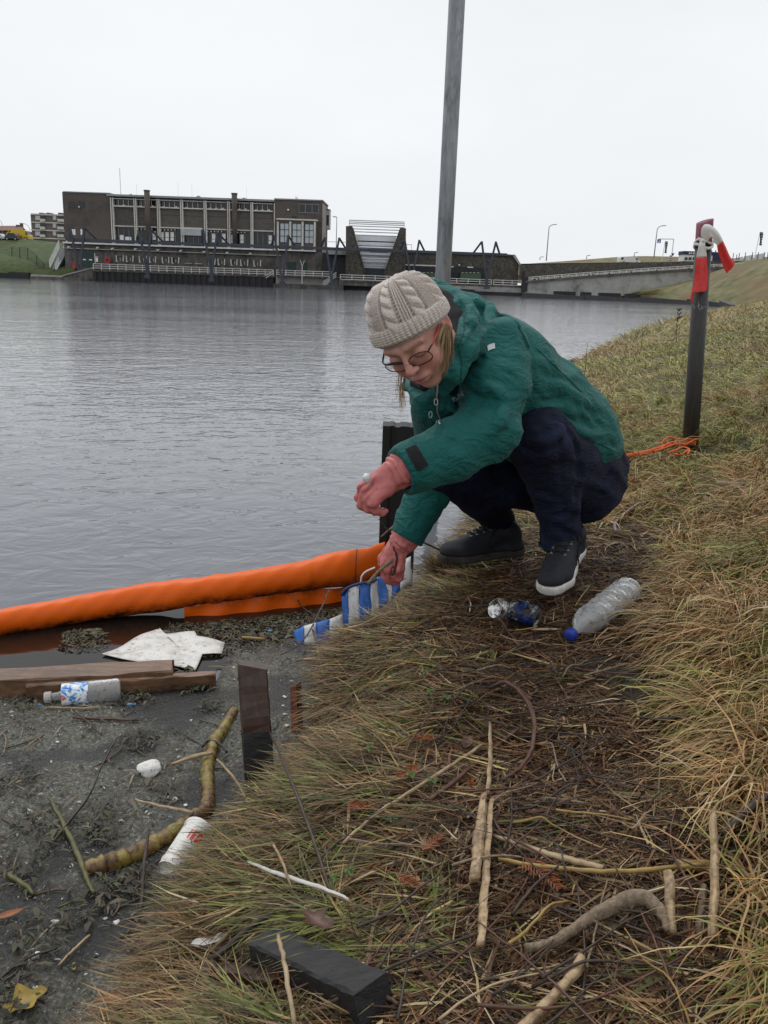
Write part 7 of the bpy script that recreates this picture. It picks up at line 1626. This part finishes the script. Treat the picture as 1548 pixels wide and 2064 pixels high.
stick('thin_branch', 'thin dark branch leaning across the mossy branch in the scum', 'branch', [(236, 1522, .03), (205, 1575, .02), (180, 1625, .01), (140, 1670, .0), (110, 1710)], [.0022, .0028, .0032, .003], m_twig, .018, on=water_on)
stick('floating_reed', 'pale pointed reed floating across the mossy rhizome', 'reed', [(272, 1624, .0), (330, 1646, .01), (390, 1666, .02)], [.0018, .0036, .004], m_reed, .016, on=water_on)
stick('floating_reed', 'torn reed lying over the rhizome beside the polystyrene chunk', 'reed', [(345, 1552, .0), (390, 1548, .015), (430, 1542, .02)], [.003, .0065, .004], m_reed, .016, on=water_on)
stick('floating_stick', 'brown stick floating below the labelled bottle', 'stick', [(146, 1453), (210, 1456), (280, 1458)], [.0035, .0035, .003], m_rtwig, .010, on=water_on)
stick('floating_reed', 'thin pale reed floating under the bottle neck', 'reed', [(100, 1432), (160, 1434), (200, 1432)], [.003, .003, .0025], m_reed, .010, on=water_on)
stick('floating_stick', 'short black stick slanting in the scum under the bottle', 'stick', [(146, 1438), (175, 1462), (205, 1490)], [.002, .003, .002], m_twig, .012, on=water_on)
stick('floating_reed', 'short straw reed floating below the foam crumbs', 'reed', [(120, 1956), (150, 1925), (182, 1896)], [.0022, .003, .003], m_reed, .012, on=water_on)
stick('floating_stick', 'yellow green twig floating at the picture edge below the mossy branch', 'stick', [(15, 1772), (50, 1795), (68, 1812)], [.0045, .005, .003], m_grn, .012, on=water_on)
stick('floating_reed', 'short pale reed lying on the weed before the striped sheet', 'reed', [(487, 1291), (535, 1295)], [.0045, .0045], m_reedy, .012, on=water_on)
stick('black_stick', 'black stick standing upright in the scum edge under the paper cup', 'stick', [(303, 1740, .07), (292, 1790, .04), (284, 1850, 0)], [.0028, .0035, .004], m_twig, .012, on=water_on)
stick('held_twig', 'thin black twig held upright in the lower pink glove', 'twig', [(792, 1100), (800, 1128), (790, 1160)], [.0022, .003, .004], m_twig, 0, on=lambda x, y: P(x, y, 2.515))
stick('held_twig', 'mottled brown branch stub gripped in the lower pink glove', 'branch', [(742, 1176), (765, 1150), (800, 1120), (812, 1108)], [.006, .006, .006, .004], m_drift, 0, on=lambda x, y: P(x, y, 2.53))
stick('bare_twig', 'thin black twig sticking up beside the black timber pile', 'twig', [(764, 1046), (780, 1066), (812, 1085), (850, 1092), (900, 1115)], [.002, .0022, .0025, .003, .003], m_twig, 0, on=lambda x, y: P(x, y, 2.75))
stick('bare_twig', 'grey forked twig leaning across the black timber pile', 'twig', [(768, 1082), (800, 1052), (815, 1020), (812, 1008)], [.0025, .0035, .002, .001], m_drift, 0, on=lambda x, y: P(x, y, 2.95))
for k, pts in enumerate(([(598, 1180, .03), (602, 1225, .02), (640, 1255, .02), (690, 1290, .01), (740, 1320, 0)], [(565, 1350, .05), (610, 1320, .05), (650, 1262, .08), (662, 1240, .1)], [(620, 1268, .05), (632, 1300, .04), (648, 1330, 0)])):
    stick('bramble_twig', ['long black bramble twig trailing past the striped sheet', 'black bramble twig crossing before the striped sheet', 'short forked bramble twig before the lower striped piece'][k], 'twig', pts, [.0015, .0025, .0028, .0022], m_twig, .012)
for mb, i in FLT: tag(mb.build('floating_twig', (m_twig, m_twig, m_rtwig, m_drift, m_grn)[i % 5], None, True), 'short wet twig floating loose in the grey scum', 'twig', 'short twigs floating in the scum')
# ---- many alike twigs in the wrack line
tw = random.Random(77); tgrp = 'dark wet twigs scattered through the wrack litter'; rgrp = 'straw stems scattered through the wrack litter'
def scatter_px():
    while True:
        y = tw.uniform(1230, 2060); cx = np.interp(y, [1230, 1500, 1750, 2060], [1010, 1040, 1050, 1080]); x = cx + tw.gauss(0, 190)
        if 700 - (y - 1230) * .15 < x < 1420 and not (1040 < x < 1260 and y < 1240): return x, y
def scatter_stick(i, name, label, grp, mats, rl, rr0, cat, upr):
    x, y = scatter_px(); p = G(x, y); ang = tw.gauss(.45, .75); L = tw.uniform(*rl); d = V3((math.cos(ang), math.sin(ang), 0)); pts = []; bend = tw.gauss(0, .22)
    for t in (-.5, -.17, .17, .5):
        q = p + d * L * t + V3((-d.y, d.x, 0)) * bend * L * (t * t - .08); q.z = max(tz(q.x, q.y), 0) + upr * tw.uniform(.5, 1.3) + .010; pts.append(q)
    c = spline(pts, 4); r = tw.uniform(*rr0); mb = MB(); mb.tube([u + V3((tw.uniform(-1, 1), tw.uniform(-1, 1), 0)) * .0012 for u in c], [r * f for f in np.linspace(1, .55, len(c))], 6)
    if cat == 'twig' and tw.random() < .6:
        b0 = c[len(c) // 2]; s = tw.choice((-1, 1)); mb.tube([b0, b0 + (d * .5 + V3((-d.y, d.x, .2)) * s * .6) * L * .22], [r * .7, r * .3], 5)
    return tag(mb.build(name, tw.choice(mats), None, True), label, cat, grp)
for i in range(85): scatter_stick(i, 'twig', 'dark wet twig lying in the wrack litter', tgrp, [m_twig, m_twig, m_rtwig], (.10, .36), (.0011, .0028), 'twig', .028)
for i in range(28): scatter_stick(i, 'dry_straw', 'dry straw stem lying in the wrack litter', rgrp, [m_reed, m_drift, m_drift, m_reedy], (.05, .20), (.0011, .0028), 'stem', .030)
# ---- leaves, sprigs and seedlings
m_oak = simple('brown_oak_leaf', [(.035, .013, .008), (.075, .027, .015), (.11, .045, .026)], 60, .45, .4, .002); m_yleaf = simple('yellow_leaf', [(.20, .13, .015), (.34, .24, .03)], 40, .5, dirt=(.04, .02, .01), dscale=70, dlo=.56, dhi=.66); m_oleaf = simple('orange_leaf', [(.20, .06, .02), (.30, .10, .03)], 40, .5)
def leaf(name, lab, cat, px, py, L, ang, m, lobes=0, z=.034, on=None, curl=.25, w=.42):
    p = (on or G)(px, py) + V3((0, 0, z)); d = V3((math.cos(ang), math.sin(ang), 0)); s = V3((-d.y, d.x, 0)); n = 17; rows = []
    for i in range(n):
        t = i / (n - 1); hw = L * w * (math.sin(PI * min(1, t * 1.02)) ** .7) * (1 + (.42 * math.cos(t * PI * 2 * lobes) if lobes else 0)) * .5 + .0006
        c = p + d * L * (t - .5) + V3((0, 0, curl * L * (t - .4) ** 2)); rows.append([c - s * hw + V3((0, 0, hw * .45)), c - s * hw * .5 + V3((0, 0, hw * .15)), c, c + s * hw * .5 + V3((0, 0, hw * .15)), c + s * hw + V3((0, 0, hw * .45))])
    mb = MB(); mb.grid(rows); o = mb.build(name, m, None, True); return tag(o, lab, cat)
leaf('oak_leaf', 'curled red brown oak leaf behind the charred wooden block', 'leaf', 610, 1878, 0.062, .9, m_oak, 3.5, .03, None, .5, .6)
leaf('oak_leaf', 'torn brown leaf tucked against the top edge of the charred block', 'leaf', 640, 1912, .06, -.7, m_oak, 2.5, .045, None, .4, .5)
leaf('brown_leaf', 'thin brown leaf caught below the long slanting stems', 'leaf', 940, 1520, .05, 1.3, m_oak, 0, .025)
wl_ = lambda x, y: Wz(x, y, .004)
leaf('yellow_leaf', 'large spotted yellow leaf floating at the lower picture corner', 'leaf', 52, 2032, .075, .75, m_yleaf, 2, .012, wl_, .2, .6)
leaf('yellow_leaf', 'small yellow leaf floating by the brown leaf strip', 'leaf', 150, 1960, .02, -1.2, m_yleaf, 0, .012, wl_)
leaf('orange_leaf', 'orange brown leaf strip floating below the yellow green twig', 'leaf', 18, 1856, .055, .5, m_oleaf, 0, .012, wl_, .3, .3)
leaf('grass_blade_leaf', 'broad bleached leaf scrap by the thick black twig', 'leaf', 424, 1920, .06, .35, m_whiteb, 1, .02, None, .3, .35)
leaf('dock_leaf', 'broad orange and green dock leaf low in the grass', 'leaf', 250, 2040, .09, .15, m_oleaf, 0, .03, None, .3, .22)
leaf('reed_scrap', 'flat straw coloured reed scrap lying below the cans', 'reed', 1100, 1283, .085, .08, m_reed, 0, .018, None, .1, .16)
m_cyp = simple('rust_cypress_sprig', [(.18, .045, .012), (.30, .09, .03)], 90, .6)
def sprig(px, py, L, ang, lab):
    p = G(px, py) + V3((0, 0, .030)); d = V3((math.cos(ang), math.sin(ang), .05)); s = V3((-d.y, d.x, 0)); mb = MB(); q = random.Random(int(px)); mb.tube([p, p + d * L], [.0011, .0006], 4)
    for i in range(13):
        t = i / 13; b0 = p + d * L * t
        for sd in (-1, 1):
            l = L * .42 * (1 - t * .6) * q.uniform(.7, 1.1); e = b0 + (d * .75 + s * sd * .65) * l + V3((0, 0, q.uniform(-.004, .008))); mb.tube([b0, b0.lerp(e, .6) + V3((0, 0, .002)), e], [.0009, .0011, .0005], 4)
            m1 = b0.lerp(e, .5); mb.tube([m1, m1 + (d * .9 + s * sd * .2) * l * .4], [.0009, .0004], 4)
    return tag(mb.build('cypress_sprig', m_cyp), lab, 'sprig', 'rust coloured cypress sprigs in the litter')
for x, y, L, a, lab in ((1052, 1762, .085, -1.05, 'large rust cypress sprig below the pale hollow reed'), (880, 1520, .05, 2.9, 'rust cypress sprig above the slanting straw stem'), (842, 1572, .06, -2.3, 'rust cypress sprig under the slanting straw stem'), (945, 1600, .028, -1.6, 'tiny rust cypress sprig beside the splintered sticks'), (735, 1790, .06, .1, 'rust cypress sprig by the bleached white blade'), (800, 1800, .05, -.7, 'rust cypress sprig between blade and split sticks'), (700, 1650, .05, -.3, 'rust cypress sprig in the green matted grass'), (896, 1180, .06, .5, 'rust cypress sprig below the hidden sneaker'), (560, 1985, .035, -1.2, 'rust cypress sprig before the charred block'), (850, 1745, .05, .8, 'rust cypress sprig in the dark litter above the block')): sprig(x, y, L, a, lab)
m_seed = simple('fresh_green_leaf', [(.055, .10, .02), (.09, .15, .03)], 60, .5)
def seedling(px, py, lab, n=4, s=.007):
    p = G(px, py); t = near_thing('seedling', lab, 'seedling', p, 'small green seedlings in the litter'); q = random.Random(int(px + py))
    mb = MB(); mb.tube([p, p + V3((.002, -.002, .042))], .0009, 4); mb.build('stem', m_seed, t)
    for k in range(n):
        a = 2 * PI * k / n + q.random(); c = p + V3((.002, -.002, .042)) + V3((math.cos(a), math.sin(a), .15)) * s * .9; x = V3((math.cos(a), math.sin(a), .2)); y = V3((-math.sin(a), math.cos(a), 0))
        mb = MB(); pts = [c + x * s * math.cos(u) * .8 + y * s * .6 * math.sin(u) * (1 + .25 * math.cos(3 * u)) + V3((0, 0, .003 * math.sin(u * 2))) for u in np.linspace(0, 2 * PI, 11)[:-1]]; mb.add([c] + pts, [(0, i + 1, (i + 1) % 10 + 1) for i in range(10)]); mb.build('leaf', m_seed, t)
for x, y, lab in ((863, 1428, 'pale green seedling in the straw above the sprigs'), (895, 1438, 'small flat seedling right next to the pale green seedling'), (822, 1600, 'seedling under the slanting straw stem'), (865, 1612, 'thin seedling with white stalk by the red brown stem'), (700, 1800, 'pair leaved seedling beside the bleached blade'), (672, 1812, 'jagged green seedling under the bleached blade'), (785, 1690, 'glossy green leaf seedling in mid litter'), (740, 1545, 'single bright seedling in the matted grass'), (850, 1385, 'seedling below the crushed cans')): seedling(x, y, lab)
# dead stalks on the bank's skyline
def dead_stalk(px, y0, y1, Y, lab, seed, head=True):
    a, c = P(px, y1, Y), P(px + 2, y0, Y); a.z = min(a.z, tz(a.x, Y)); t = near_thing('dock_stalk', lab, 'stalk', a, 'dead stalks along the bank edge'); q = random.Random(seed)
    mb = MB(); mb.tube(spline([a, a.lerp(c, .5) + V3((q.uniform(-.01, .01), 0, 0)), c], 5), [.003, .002], 5) if False else mb.tube([a, a.lerp(c, .5) + V3((q.uniform(-.02, .02), 0, 0)), c], [.004, .003, .0015], 5); mb.build('stem', m_twig, t)
    if head:
        mb = MB(); L = (c - a).length
        for k in range(26): u = q.uniform(.35, 1); p = a.lerp(c, u); e = p + V3((q.uniform(-1, 1), q.uniform(-1, 1), q.uniform(.1, 1))) * .05; mb.tube([p, e], [.004, .008], 4)
        mb.build('seed_head', m_twig, t)
dead_stalk(1366, 620, 668, 13.0, 'dead dock stalk with a dark seed head on the bank edge by the post', 1); dead_stalk(1294, 642, 672, 12, 'thin dead stalk on the bank edge before the water', 2, False); dead_stalk(1456, 640, 662, 14, 'slanting thin stalk right of the marker post', 4, False); dead_stalk(1182, 690, 715, 8.8, 'thin stalk on the grassy edge behind the jacket', 5, False); dead_stalk(1090, 715, 745, 7, 'bent pale stalk rising behind the jacket shoulder', 6, False)
print('near', round(time.time() - T0, 1))
# ================================================================== grass, straw and litter (what nobody could count)
m_blade, nt, b = new_mat('grass_blade')
at = nt.nodes.new('ShaderNodeAttribute'); at.attribute_name = 'col'; nt.links.new(at.outputs[0], b.inputs['Base Color']); b.inputs['Roughness'].default_value = .55; b.inputs['Specular IOR Level'].default_value = .35
def blades(name, Pn, az, L, w, e0, curl, cols, seed, lab, tip=None, segs=3, roll=.6):
    """ribbon blades: root, heading, length, width, starting elevation and downward curl"""
    g = np.random.default_rng(seed); n = len(Pn); hx, hy = np.cos(az), np.sin(az); pts = [Pn]; p = Pn.copy()
    side0 = np.stack([-hy, hx, np.zeros(n)], 1); tw = g.normal(0, roll, n); bow = g.normal(0, .25, n)
    for i in range(segs):
        e = e0 - curl * (i + .3) / segs; a = az + bow * (i + 1) / segs; l = L / segs
        p = p + np.stack([np.cos(a) * np.cos(e) * l, np.sin(a) * np.cos(e) * l, np.sin(e) * l], 1)
        gz = np.maximum(terrain(p[:, 0], p[:, 1]), 0) + .004; p[:, 2] = np.maximum(p[:, 2], gz + .012 * (i / segs) * g.random(n)); pts.append(p.copy())
    up = np.array([0, 0, 1.0]); sd = side0 * np.cos(tw)[:, None] + up * np.sin(tw)[:, None] * .8; V = []
    for i, q in enumerate(pts):
        ww = (w * (1 - (i / segs) ** 2.2) * .5)[:, None] if i < segs else None
        if ww is not None: V += [q - sd * ww, q + sd * ww]
        else: V += [q]
    m = len(V); V = np.stack(V, 1).reshape(-1, 3); k = np.arange(n)[:, None] * m
    quads = np.concatenate([k + np.array([2 * i, 2 * i + 1, 2 * i + 3, 2 * i + 2]) for i in range(segs - 1)]); tri = k + np.array([2 * segs - 2, 2 * segs - 1, 2 * segs])
    cols = np.minimum(cols, np.array([.55, .46, .28])); C = np.repeat(cols[:, None, :], m, 1)
    if tip is not None:
        for i in range(m): f = min(1, (i // 2) / segs) ** 2; C[:, i] = C[:, i] * (1 - f * tip[0]) + np.array(tip[1]) * f * tip[0]
    me = bpy.data.meshes.new(name); nv = len(V); loops = np.concatenate([quads.ravel(), tri.ravel()]).astype(np.int32)
    st = np.concatenate([np.arange(len(quads)) * 4, len(quads) * 4 + np.arange(n) * 3]).astype(np.int32)
    me.vertices.add(nv); me.vertices.foreach_set('co', V.astype(np.float32).ravel()); me.loops.add(len(loops)); me.loops.foreach_set('vertex_index', loops); me.polygons.add(len(st)); me.polygons.foreach_set('loop_start', st)
    a_ = me.attributes.new('col', 'FLOAT_COLOR', 'POINT'); c4 = np.ones((nv, 4), np.float32); c4[:, :3] = C.reshape(-1, 3); a_.data.foreach_set('color', c4.ravel()); me.update(calc_edges=True)
    return tag(link(name, me, m_blade), lab, 'grass' if 'grass' in name else 'litter', kind='stuff')
G_ = np.random.default_rng(101)
def around(n, r0, r1, a0=-40, a1=44, pw=1.0):
    """random places round the photographer, even in log distance"""
    r = r0 * (r1 / r0) ** (G_.random(n) ** pw); t = np.radians(G_.uniform(a0, a1, n)); return np.stack([r * np.sin(t), r * np.cos(t)], 1)
def roots(XY, dz=0.0): return np.concatenate([XY, (terrain(XY[:, 0], XY[:, 1]) + dz)[:, None]], 1)
def palette(n, cols, wts, var=.25):
    c = np.array(cols)[G_.choice(len(cols), n, p=np.array(wts) / sum(wts))]; return c * np.exp(G_.normal(0, var, n))[:, None]
GR = [(.060, .085, .016), (.10, .12, .024), (.165, .18, .045), (.11, .11, .03)]; ST = [(.27, .19, .08), (.37, .28, .13), (.20, .12, .05), (.14, .075, .032)]; BR = [(.066, .029, .013), (.112, .052, .022), (.034, .018, .010), (.20, .11, .05)]
muds = [tuple(G(1225, 1345)), tuple(G(1300, 1390)), tuple(G(1265, 1060))]
def mudmask(XY):
    m = np.ones(len(XY))
    for q, r in zip(muds, (.085, .10, .07)): m *= 1 - .96 * np.exp(-(((XY[:, 0] - q[0]) ** 2 + (XY[:, 1] - q[1]) ** 2) / r ** 2) ** 2)
    return m
segs_ = [((497, 1899), (713, 2006), .055), ((500, 1925), (712, 2026), .05), ((975, 1602), (956, 1772), .022), ((990, 1612), (968, 1905), .022), ((1115, 1898), (1290, 1830), .022), ((1290, 1830), (1346, 1878), .03), ((1433, 1676), (1436, 1888), .05), ((1410, 1720), (1405, 1910), .05), ((1345, 1784), (1354, 1890), .045), ((498, 1736), (702, 1812), .010), ((1368, 1745), (1430, 1745), .03), ((1170, 1932), (1085, 2040), .018), ((405, 1672), (330, 1765), .05)]
SG = [(np.array(G(*a)[:2]), np.array(G(*c)[:2]), r) for a, c, r in segs_]
def clear(XY, k=1.0):
    """False where one of the picked-out objects lies on the ground"""
    ok = np.ones(len(XY), bool)
    for a, c, r in SG:
        v = c - a; t = np.clip(((XY - a) @ v) / (v @ v), 0, 1); ok &= np.linalg.norm(XY - a - t[:, None] * v, axis=1) > r * k
    return ok
def wrackness(XY, d):
    n_ = fbm(XY[:, 0] * 4, XY[:, 1] * 4, 17) - .5; lo = .31 + .08 * np.clip((1.9 - XY[:, 1]) / .8, -1, 1) + n_ * .30; hi = .98 + n_ * .2 + .12 * (XY[:, 1] < 1.5)
    return np.clip((d - lo) / .12, 0, 1) * np.clip((hi - d) / .12, 0, 1) * np.clip((3.3 - XY[:, 1]) / .5, 0, 1)
# A: matted turf: flattened locks of grass lying over one another
cx = around(14000, .75, 4.6, -42, 30, .8); d = shore_dist(cx[:, 0], cx[:, 1]); wk_ = wrackness(cx, d); den = clear(cx) & (d > .045) & (d < 1.3) & (G_.random(len(cx)) < (1 - .94 * wk_) * mudmask(cx) * (.35 + 1.2 * fbm(cx[:, 0] * 7, cx[:, 1] * 7, 41))); cx = cx[den][:3900]; m = len(cx); per_ = 13
gn = fbm(cx[:, 0] * 3, cx[:, 1] * 3, 23); near = np.clip((2.3 - cx[:, 1]) / .9, 0, 1); pg = np.clip((gn - .30) * 1.9, .04, .92) * (.34 + .62 * near); lockg = G_.random(m) < pg
laz = np.radians(200 + 95 * (fbm(cx[:, 0] * 4, cx[:, 1] * 4, 3) - .5) * 2) + np.where(G_.random(m) < .28, G_.uniform(-PI, PI, m), G_.normal(0, .5, m)); lz = .013 * G_.random(m) ** 1.5; lt = np.exp(G_.normal(-.05, .48, m))
ci = np.repeat(np.arange(m), per_); n = len(ci); XY = cx[ci] + G_.normal(0, .013, (n, 2)); isg = np.where(G_.random(n) < .8, lockg[ci], G_.random(n) < .4)
C = np.where(isg[:, None], palette(n, GR, [2.5, 3, 2.4, 1.6], .3), palette(n, ST + BR, [2.6, 1.6, 3, 3, 2.2, 2.2, 1.5, 2.4], .3)) * lt[ci][:, None]
az = laz[ci] + G_.normal(0, .22, n); thick = 1 + 1.2 * (G_.random(n) ** 5)
blades('matted_grass', roots(XY, .001) + np.stack([np.zeros(n), np.zeros(n), lz[ci]], 1), az, G_.uniform(.045, .15, n), G_.uniform(.0017, .0036, n) * thick, G_.normal(.03, .10, n), G_.normal(.12, .2, n), C, 1, 'matted olive and straw grass combed over the bank towards the water', (.4, (.26, .20, .10)))
# E: fringe hanging over the edge
ss = np.cumsum(np.r_[0, np.hypot(*np.diff(SHORE, axis=0).T)]); k0, k1 = ss[3], ss[-6]; t = k0 + (k1 - k0) * (G_.random(11000) ** 2.6); Xs, Ys = np.interp(t, ss, SHORE[:, 0]), np.interp(t, ss, SHORE[:, 1]); tg = np.stack([np.interp(t + .05, ss, SHORE[:, 0]) - Xs, np.interp(t + .05, ss, SHORE[:, 1]) - Ys], 1); tg /= np.linalg.norm(tg, axis=1)[:, None]; nl = np.stack([-tg[:, 1], tg[:, 0]], 1)
off = G_.uniform(.03, .16, len(t)); XY = np.stack([Xs, Ys], 1) - nl * off[:, None]; n = len(XY); sc = np.clip(np.hypot(Xs, Ys) / 4, 1, 6)
blades('edge_grass', roots(XY, .004), np.arctan2(nl[:, 1], nl[:, 0]) + G_.normal(0, .6, n), G_.uniform(.05, .14, n) * np.clip(sc, 1, 2.2), G_.uniform(.0014, .0028, n) * sc, np.abs(G_.normal(.15, .25, n)), G_.uniform(.5, 1.6, n), palette(n, ST + BR + GR[:1], [2, 1, 3, 3, 2, 3, 1, 2, 2]), 2, 'brown grass hanging over the edge of the bank')
# B: wrack litter: broken straw, bark and stems lying every way
XY = around(210000, .75, 3.6, -25, 42, .8); d = shore_dist(XY[:, 0], XY[:, 1]); wk_ = wrackness(XY, d); XY = XY[(G_.random(len(XY)) < (.10 + .9 * wk_) * mudmask(XY)) & (d > .05) & (d < 1.5)][:66000]; n = len(XY)
big = G_.random(n) ** 4
blades('wrack_litter', roots(XY, .001) + np.stack([np.zeros(n), np.zeros(n), .012 * G_.random(n)], 1), G_.normal(.55, .9, n) + PI * (G_.random(n) < .5), .012 + .09 * big + .022 * G_.random(n), .0012 + .0030 * G_.random(n) ** 2 + .002 * big, G_.normal(.02, .10, n), G_.normal(.05, .15, n), palette(n, BR + ST, [4, 3.6, 5, 1.3, .7, .4, 1.1, 2.0], .45) * .8, 3, 'dark brown wrack litter of broken straw stems and bark along the path', None, 2, .9)
# C: tussocks of longer grass on the slope
cx = around(5200, .95, 7.0, -6, 48, .85); d = shore_dist(cx[:, 0], cx[:, 1]); edge = np.where(cx[:, 1] < 3.2, .90, .55); keep = clear(cx, 1.3) & (G_.random(len(cx)) < np.where(cx[:, 1] < 3.0, 1, .5)) & (d > edge + .16 * (fbm(cx[:, 0] * 5, cx[:, 1] * 5, 13) - .4)) & (d < 6); cx = cx[keep][:1500]; m = len(cx); per_ = 46
ci = np.repeat(np.arange(m), per_); n = len(ci); rc = np.abs(G_.normal(0, .045, n)); ra = G_.uniform(0, 2 * PI, n); XY = cx[ci] + np.stack([rc * np.cos(ra), rc * np.sin(ra)], 1)
comb = (PI + .75 + 1.3 * (fbm(cx[:, 0] * 3, cx[:, 1] * 3, 29) - .5) * 2 + G_.normal(0, .3, m))[ci]; az = np.where(G_.random(n) < .82, comb + G_.normal(0, .26, n), ra + G_.normal(0, .4, n)); tanc = (fbm(cx[:, 0] * 2.4, cx[:, 1] * 2.4, 55) + G_.normal(0, .08, m))[ci]; isg = G_.random(n) < np.clip(.68 - (tanc - .47) * 6, .06, .9)
tint = np.exp(G_.normal(0, .22, m))[ci][:, None]; C = np.where(isg[:, None], palette(n, GR + [(.19, .19, .04)], [1.5, 2.5, 3, 2, 3]), palette(n, ST + [(.30, .17, .075), (.24, .125, .05), (.38, .28, .15)], [2.2, 1.6, 2, .8, 3, 3, 1])) * tint; Lc = G_.uniform(.7, 1.35, m)[ci]
blades('tussock_grass', roots(XY), az, G_.uniform(.08, .22, n) * Lc, G_.uniform(.0022, .0050, n), G_.uniform(.35, 1.15, n), G_.uniform(1.0, 2.3, n), C * 1.45, 4, 'tufts of long green and tan grass leaning down the slope', (.45, (.33, .22, .10)), 4)
# D: meadow: short wet grass further along the bank
XY = around(130000, 2.6, 16, -4, 42, 1.0); d = shore_dist(XY[:, 0], XY[:, 1]); XY = XY[(d > .12) & ((d > .85) | (XY[:, 1] > 3.3)) & (d < 9)][:80000]; n = len(XY); rr_ = np.hypot(XY[:, 0], XY[:, 1]); sc = np.clip(rr_ / 4.5, .8, 3); d = shore_dist(XY[:, 0], XY[:, 1])
tanp = fbm(XY[:, 0] * .9, XY[:, 1] * .9, 71) + .35 * np.exp(-d / .5) + .10 * G_.normal(size=n); isg = tanp < .63
C = 1.3 * np.where(isg[:, None], palette(n, [(.21, .225, .05), (.29, .29, .08), (.37, .345, .12), (.15, .18, .04), (.44, .39, .19)], [2, 3, 2.5, 2, 1.5]), palette(n, [(.40, .29, .14), (.31, .19, .08), (.23, .13, .055), (.48, .38, .21), (.19, .18, .05)], [3, 3, 2, 1.5, 1.5]))
blades('meadow_grass', roots(XY), G_.normal(PI + .3, 1.2, n), G_.uniform(.03, .08, n) * np.clip(sc, .8, 1.8), G_.uniform(.0022, .0042, n) * sc, G_.uniform(.3, 1.2, n), G_.uniform(.5, 1.9, n), C, 5, 'short wet yellow green meadow grass with tan patches', (.35, (.36, .30, .17)))
# far meadow: coarser tufts out to the corner of the water
XY = around(60000, 14, 110, 6, 36, 1.0); d = shore_dist(XY[:, 0], XY[:, 1]); XY = XY[(d > .1) & (d < 14)][:22000]; n = len(XY); rr_ = np.hypot(XY[:, 0], XY[:, 1]); sc = np.clip(rr_ / 4.5, 1, 14); tanp = fbm(XY[:, 0] * .35, XY[:, 1] * .35, 72) + .1 * G_.normal(size=n)
C = 1.3 * np.where((tanp < .52)[:, None], palette(n, [(.19, .19, .055), (.27, .25, .09), (.32, .28, .13)], [2, 3, 2]), palette(n, [(.32, .23, .12), (.25, .16, .08), (.36, .28, .16)], [3, 3, 2]))
blades('far_meadow_grass', roots(XY), G_.uniform(0, 2 * PI, n), G_.uniform(.08, .2, n) * np.clip(rr_ / 14, 1, 2), G_.uniform(.002, .0035, n) * sc, G_.uniform(.4, 1.2, n), G_.uniform(.5, 1.6, n), C, 6, 'far meadow grass running along the bank to the corner of the water')
# lighter straw and reed pieces strewn over the litter
XY = around(60000, .75, 3.4, -22, 40, .8); d = shore_dist(XY[:, 0], XY[:, 1]); wk_ = wrackness(XY, d); XY = XY[(G_.random(len(XY)) < (.14 + .86 * wk_) * mudmask(XY)) & (d > .05) & (d < 1.4)][:8000]; n = len(XY)
blades('strewn_straw_litter', roots(XY, .006) + np.stack([np.zeros(n), np.zeros(n), .010 * G_.random(n)], 1), G_.normal(.5, .8, n) + PI * (G_.random(n) < .5), .02 + .11 * G_.random(n) ** 2.2, .0018 + .0042 * G_.random(n) ** 2, G_.normal(.0, .07, n), G_.normal(.0, .12, n), palette(n, [(.32, .235, .13), (.22, .145, .075), (.17, .09, .04), (.42, .33, .19), (.13, .055, .022)], [1.8, 3, 4, .8, 4], .3), 8, 'light straw and reed pieces strewn over the dark wrack litter', None, 2, .5)
# tufts around the far shoe
p0 = G(965, 1132); n = 2000; XY = np.stack([p0.x + G_.uniform(-.16, .16, n), p0.y + G_.normal(-.03, .03, n)], 1)
blades('shoe_side_grass', roots(XY), G_.normal(PI, 1.0, n), G_.uniform(.08, .17, n), G_.uniform(.002, .0036, n), G_.uniform(.6, 1.4, n), G_.uniform(.2, 1.2, n), palette(n, ST + BR + GR, [2, 1, 3, 3, 2, 2, 1, 1, 1, 2, 1, 1], .3), 9, 'dry grass standing before the far sneaker')
print('veg', round(time.time() - T0, 1))
# ================================================================== small joined pieces are marked as such
for o in bpy.data.objects:
    if o.name.split('.')[0] in ('mullion', 'railing_post', 'hair', 'tread', 'handrail', 'kick_board', 'painted_reflection', 'lamp_globe', 'bright_pane', 'hinge', 'lettering', 'strip_light', 'revetment', 'railing', 'laces') and o.parent: o['kind'] = 'stuff'
print('done', round(time.time() - T0, 1), len(bpy.data.objects))
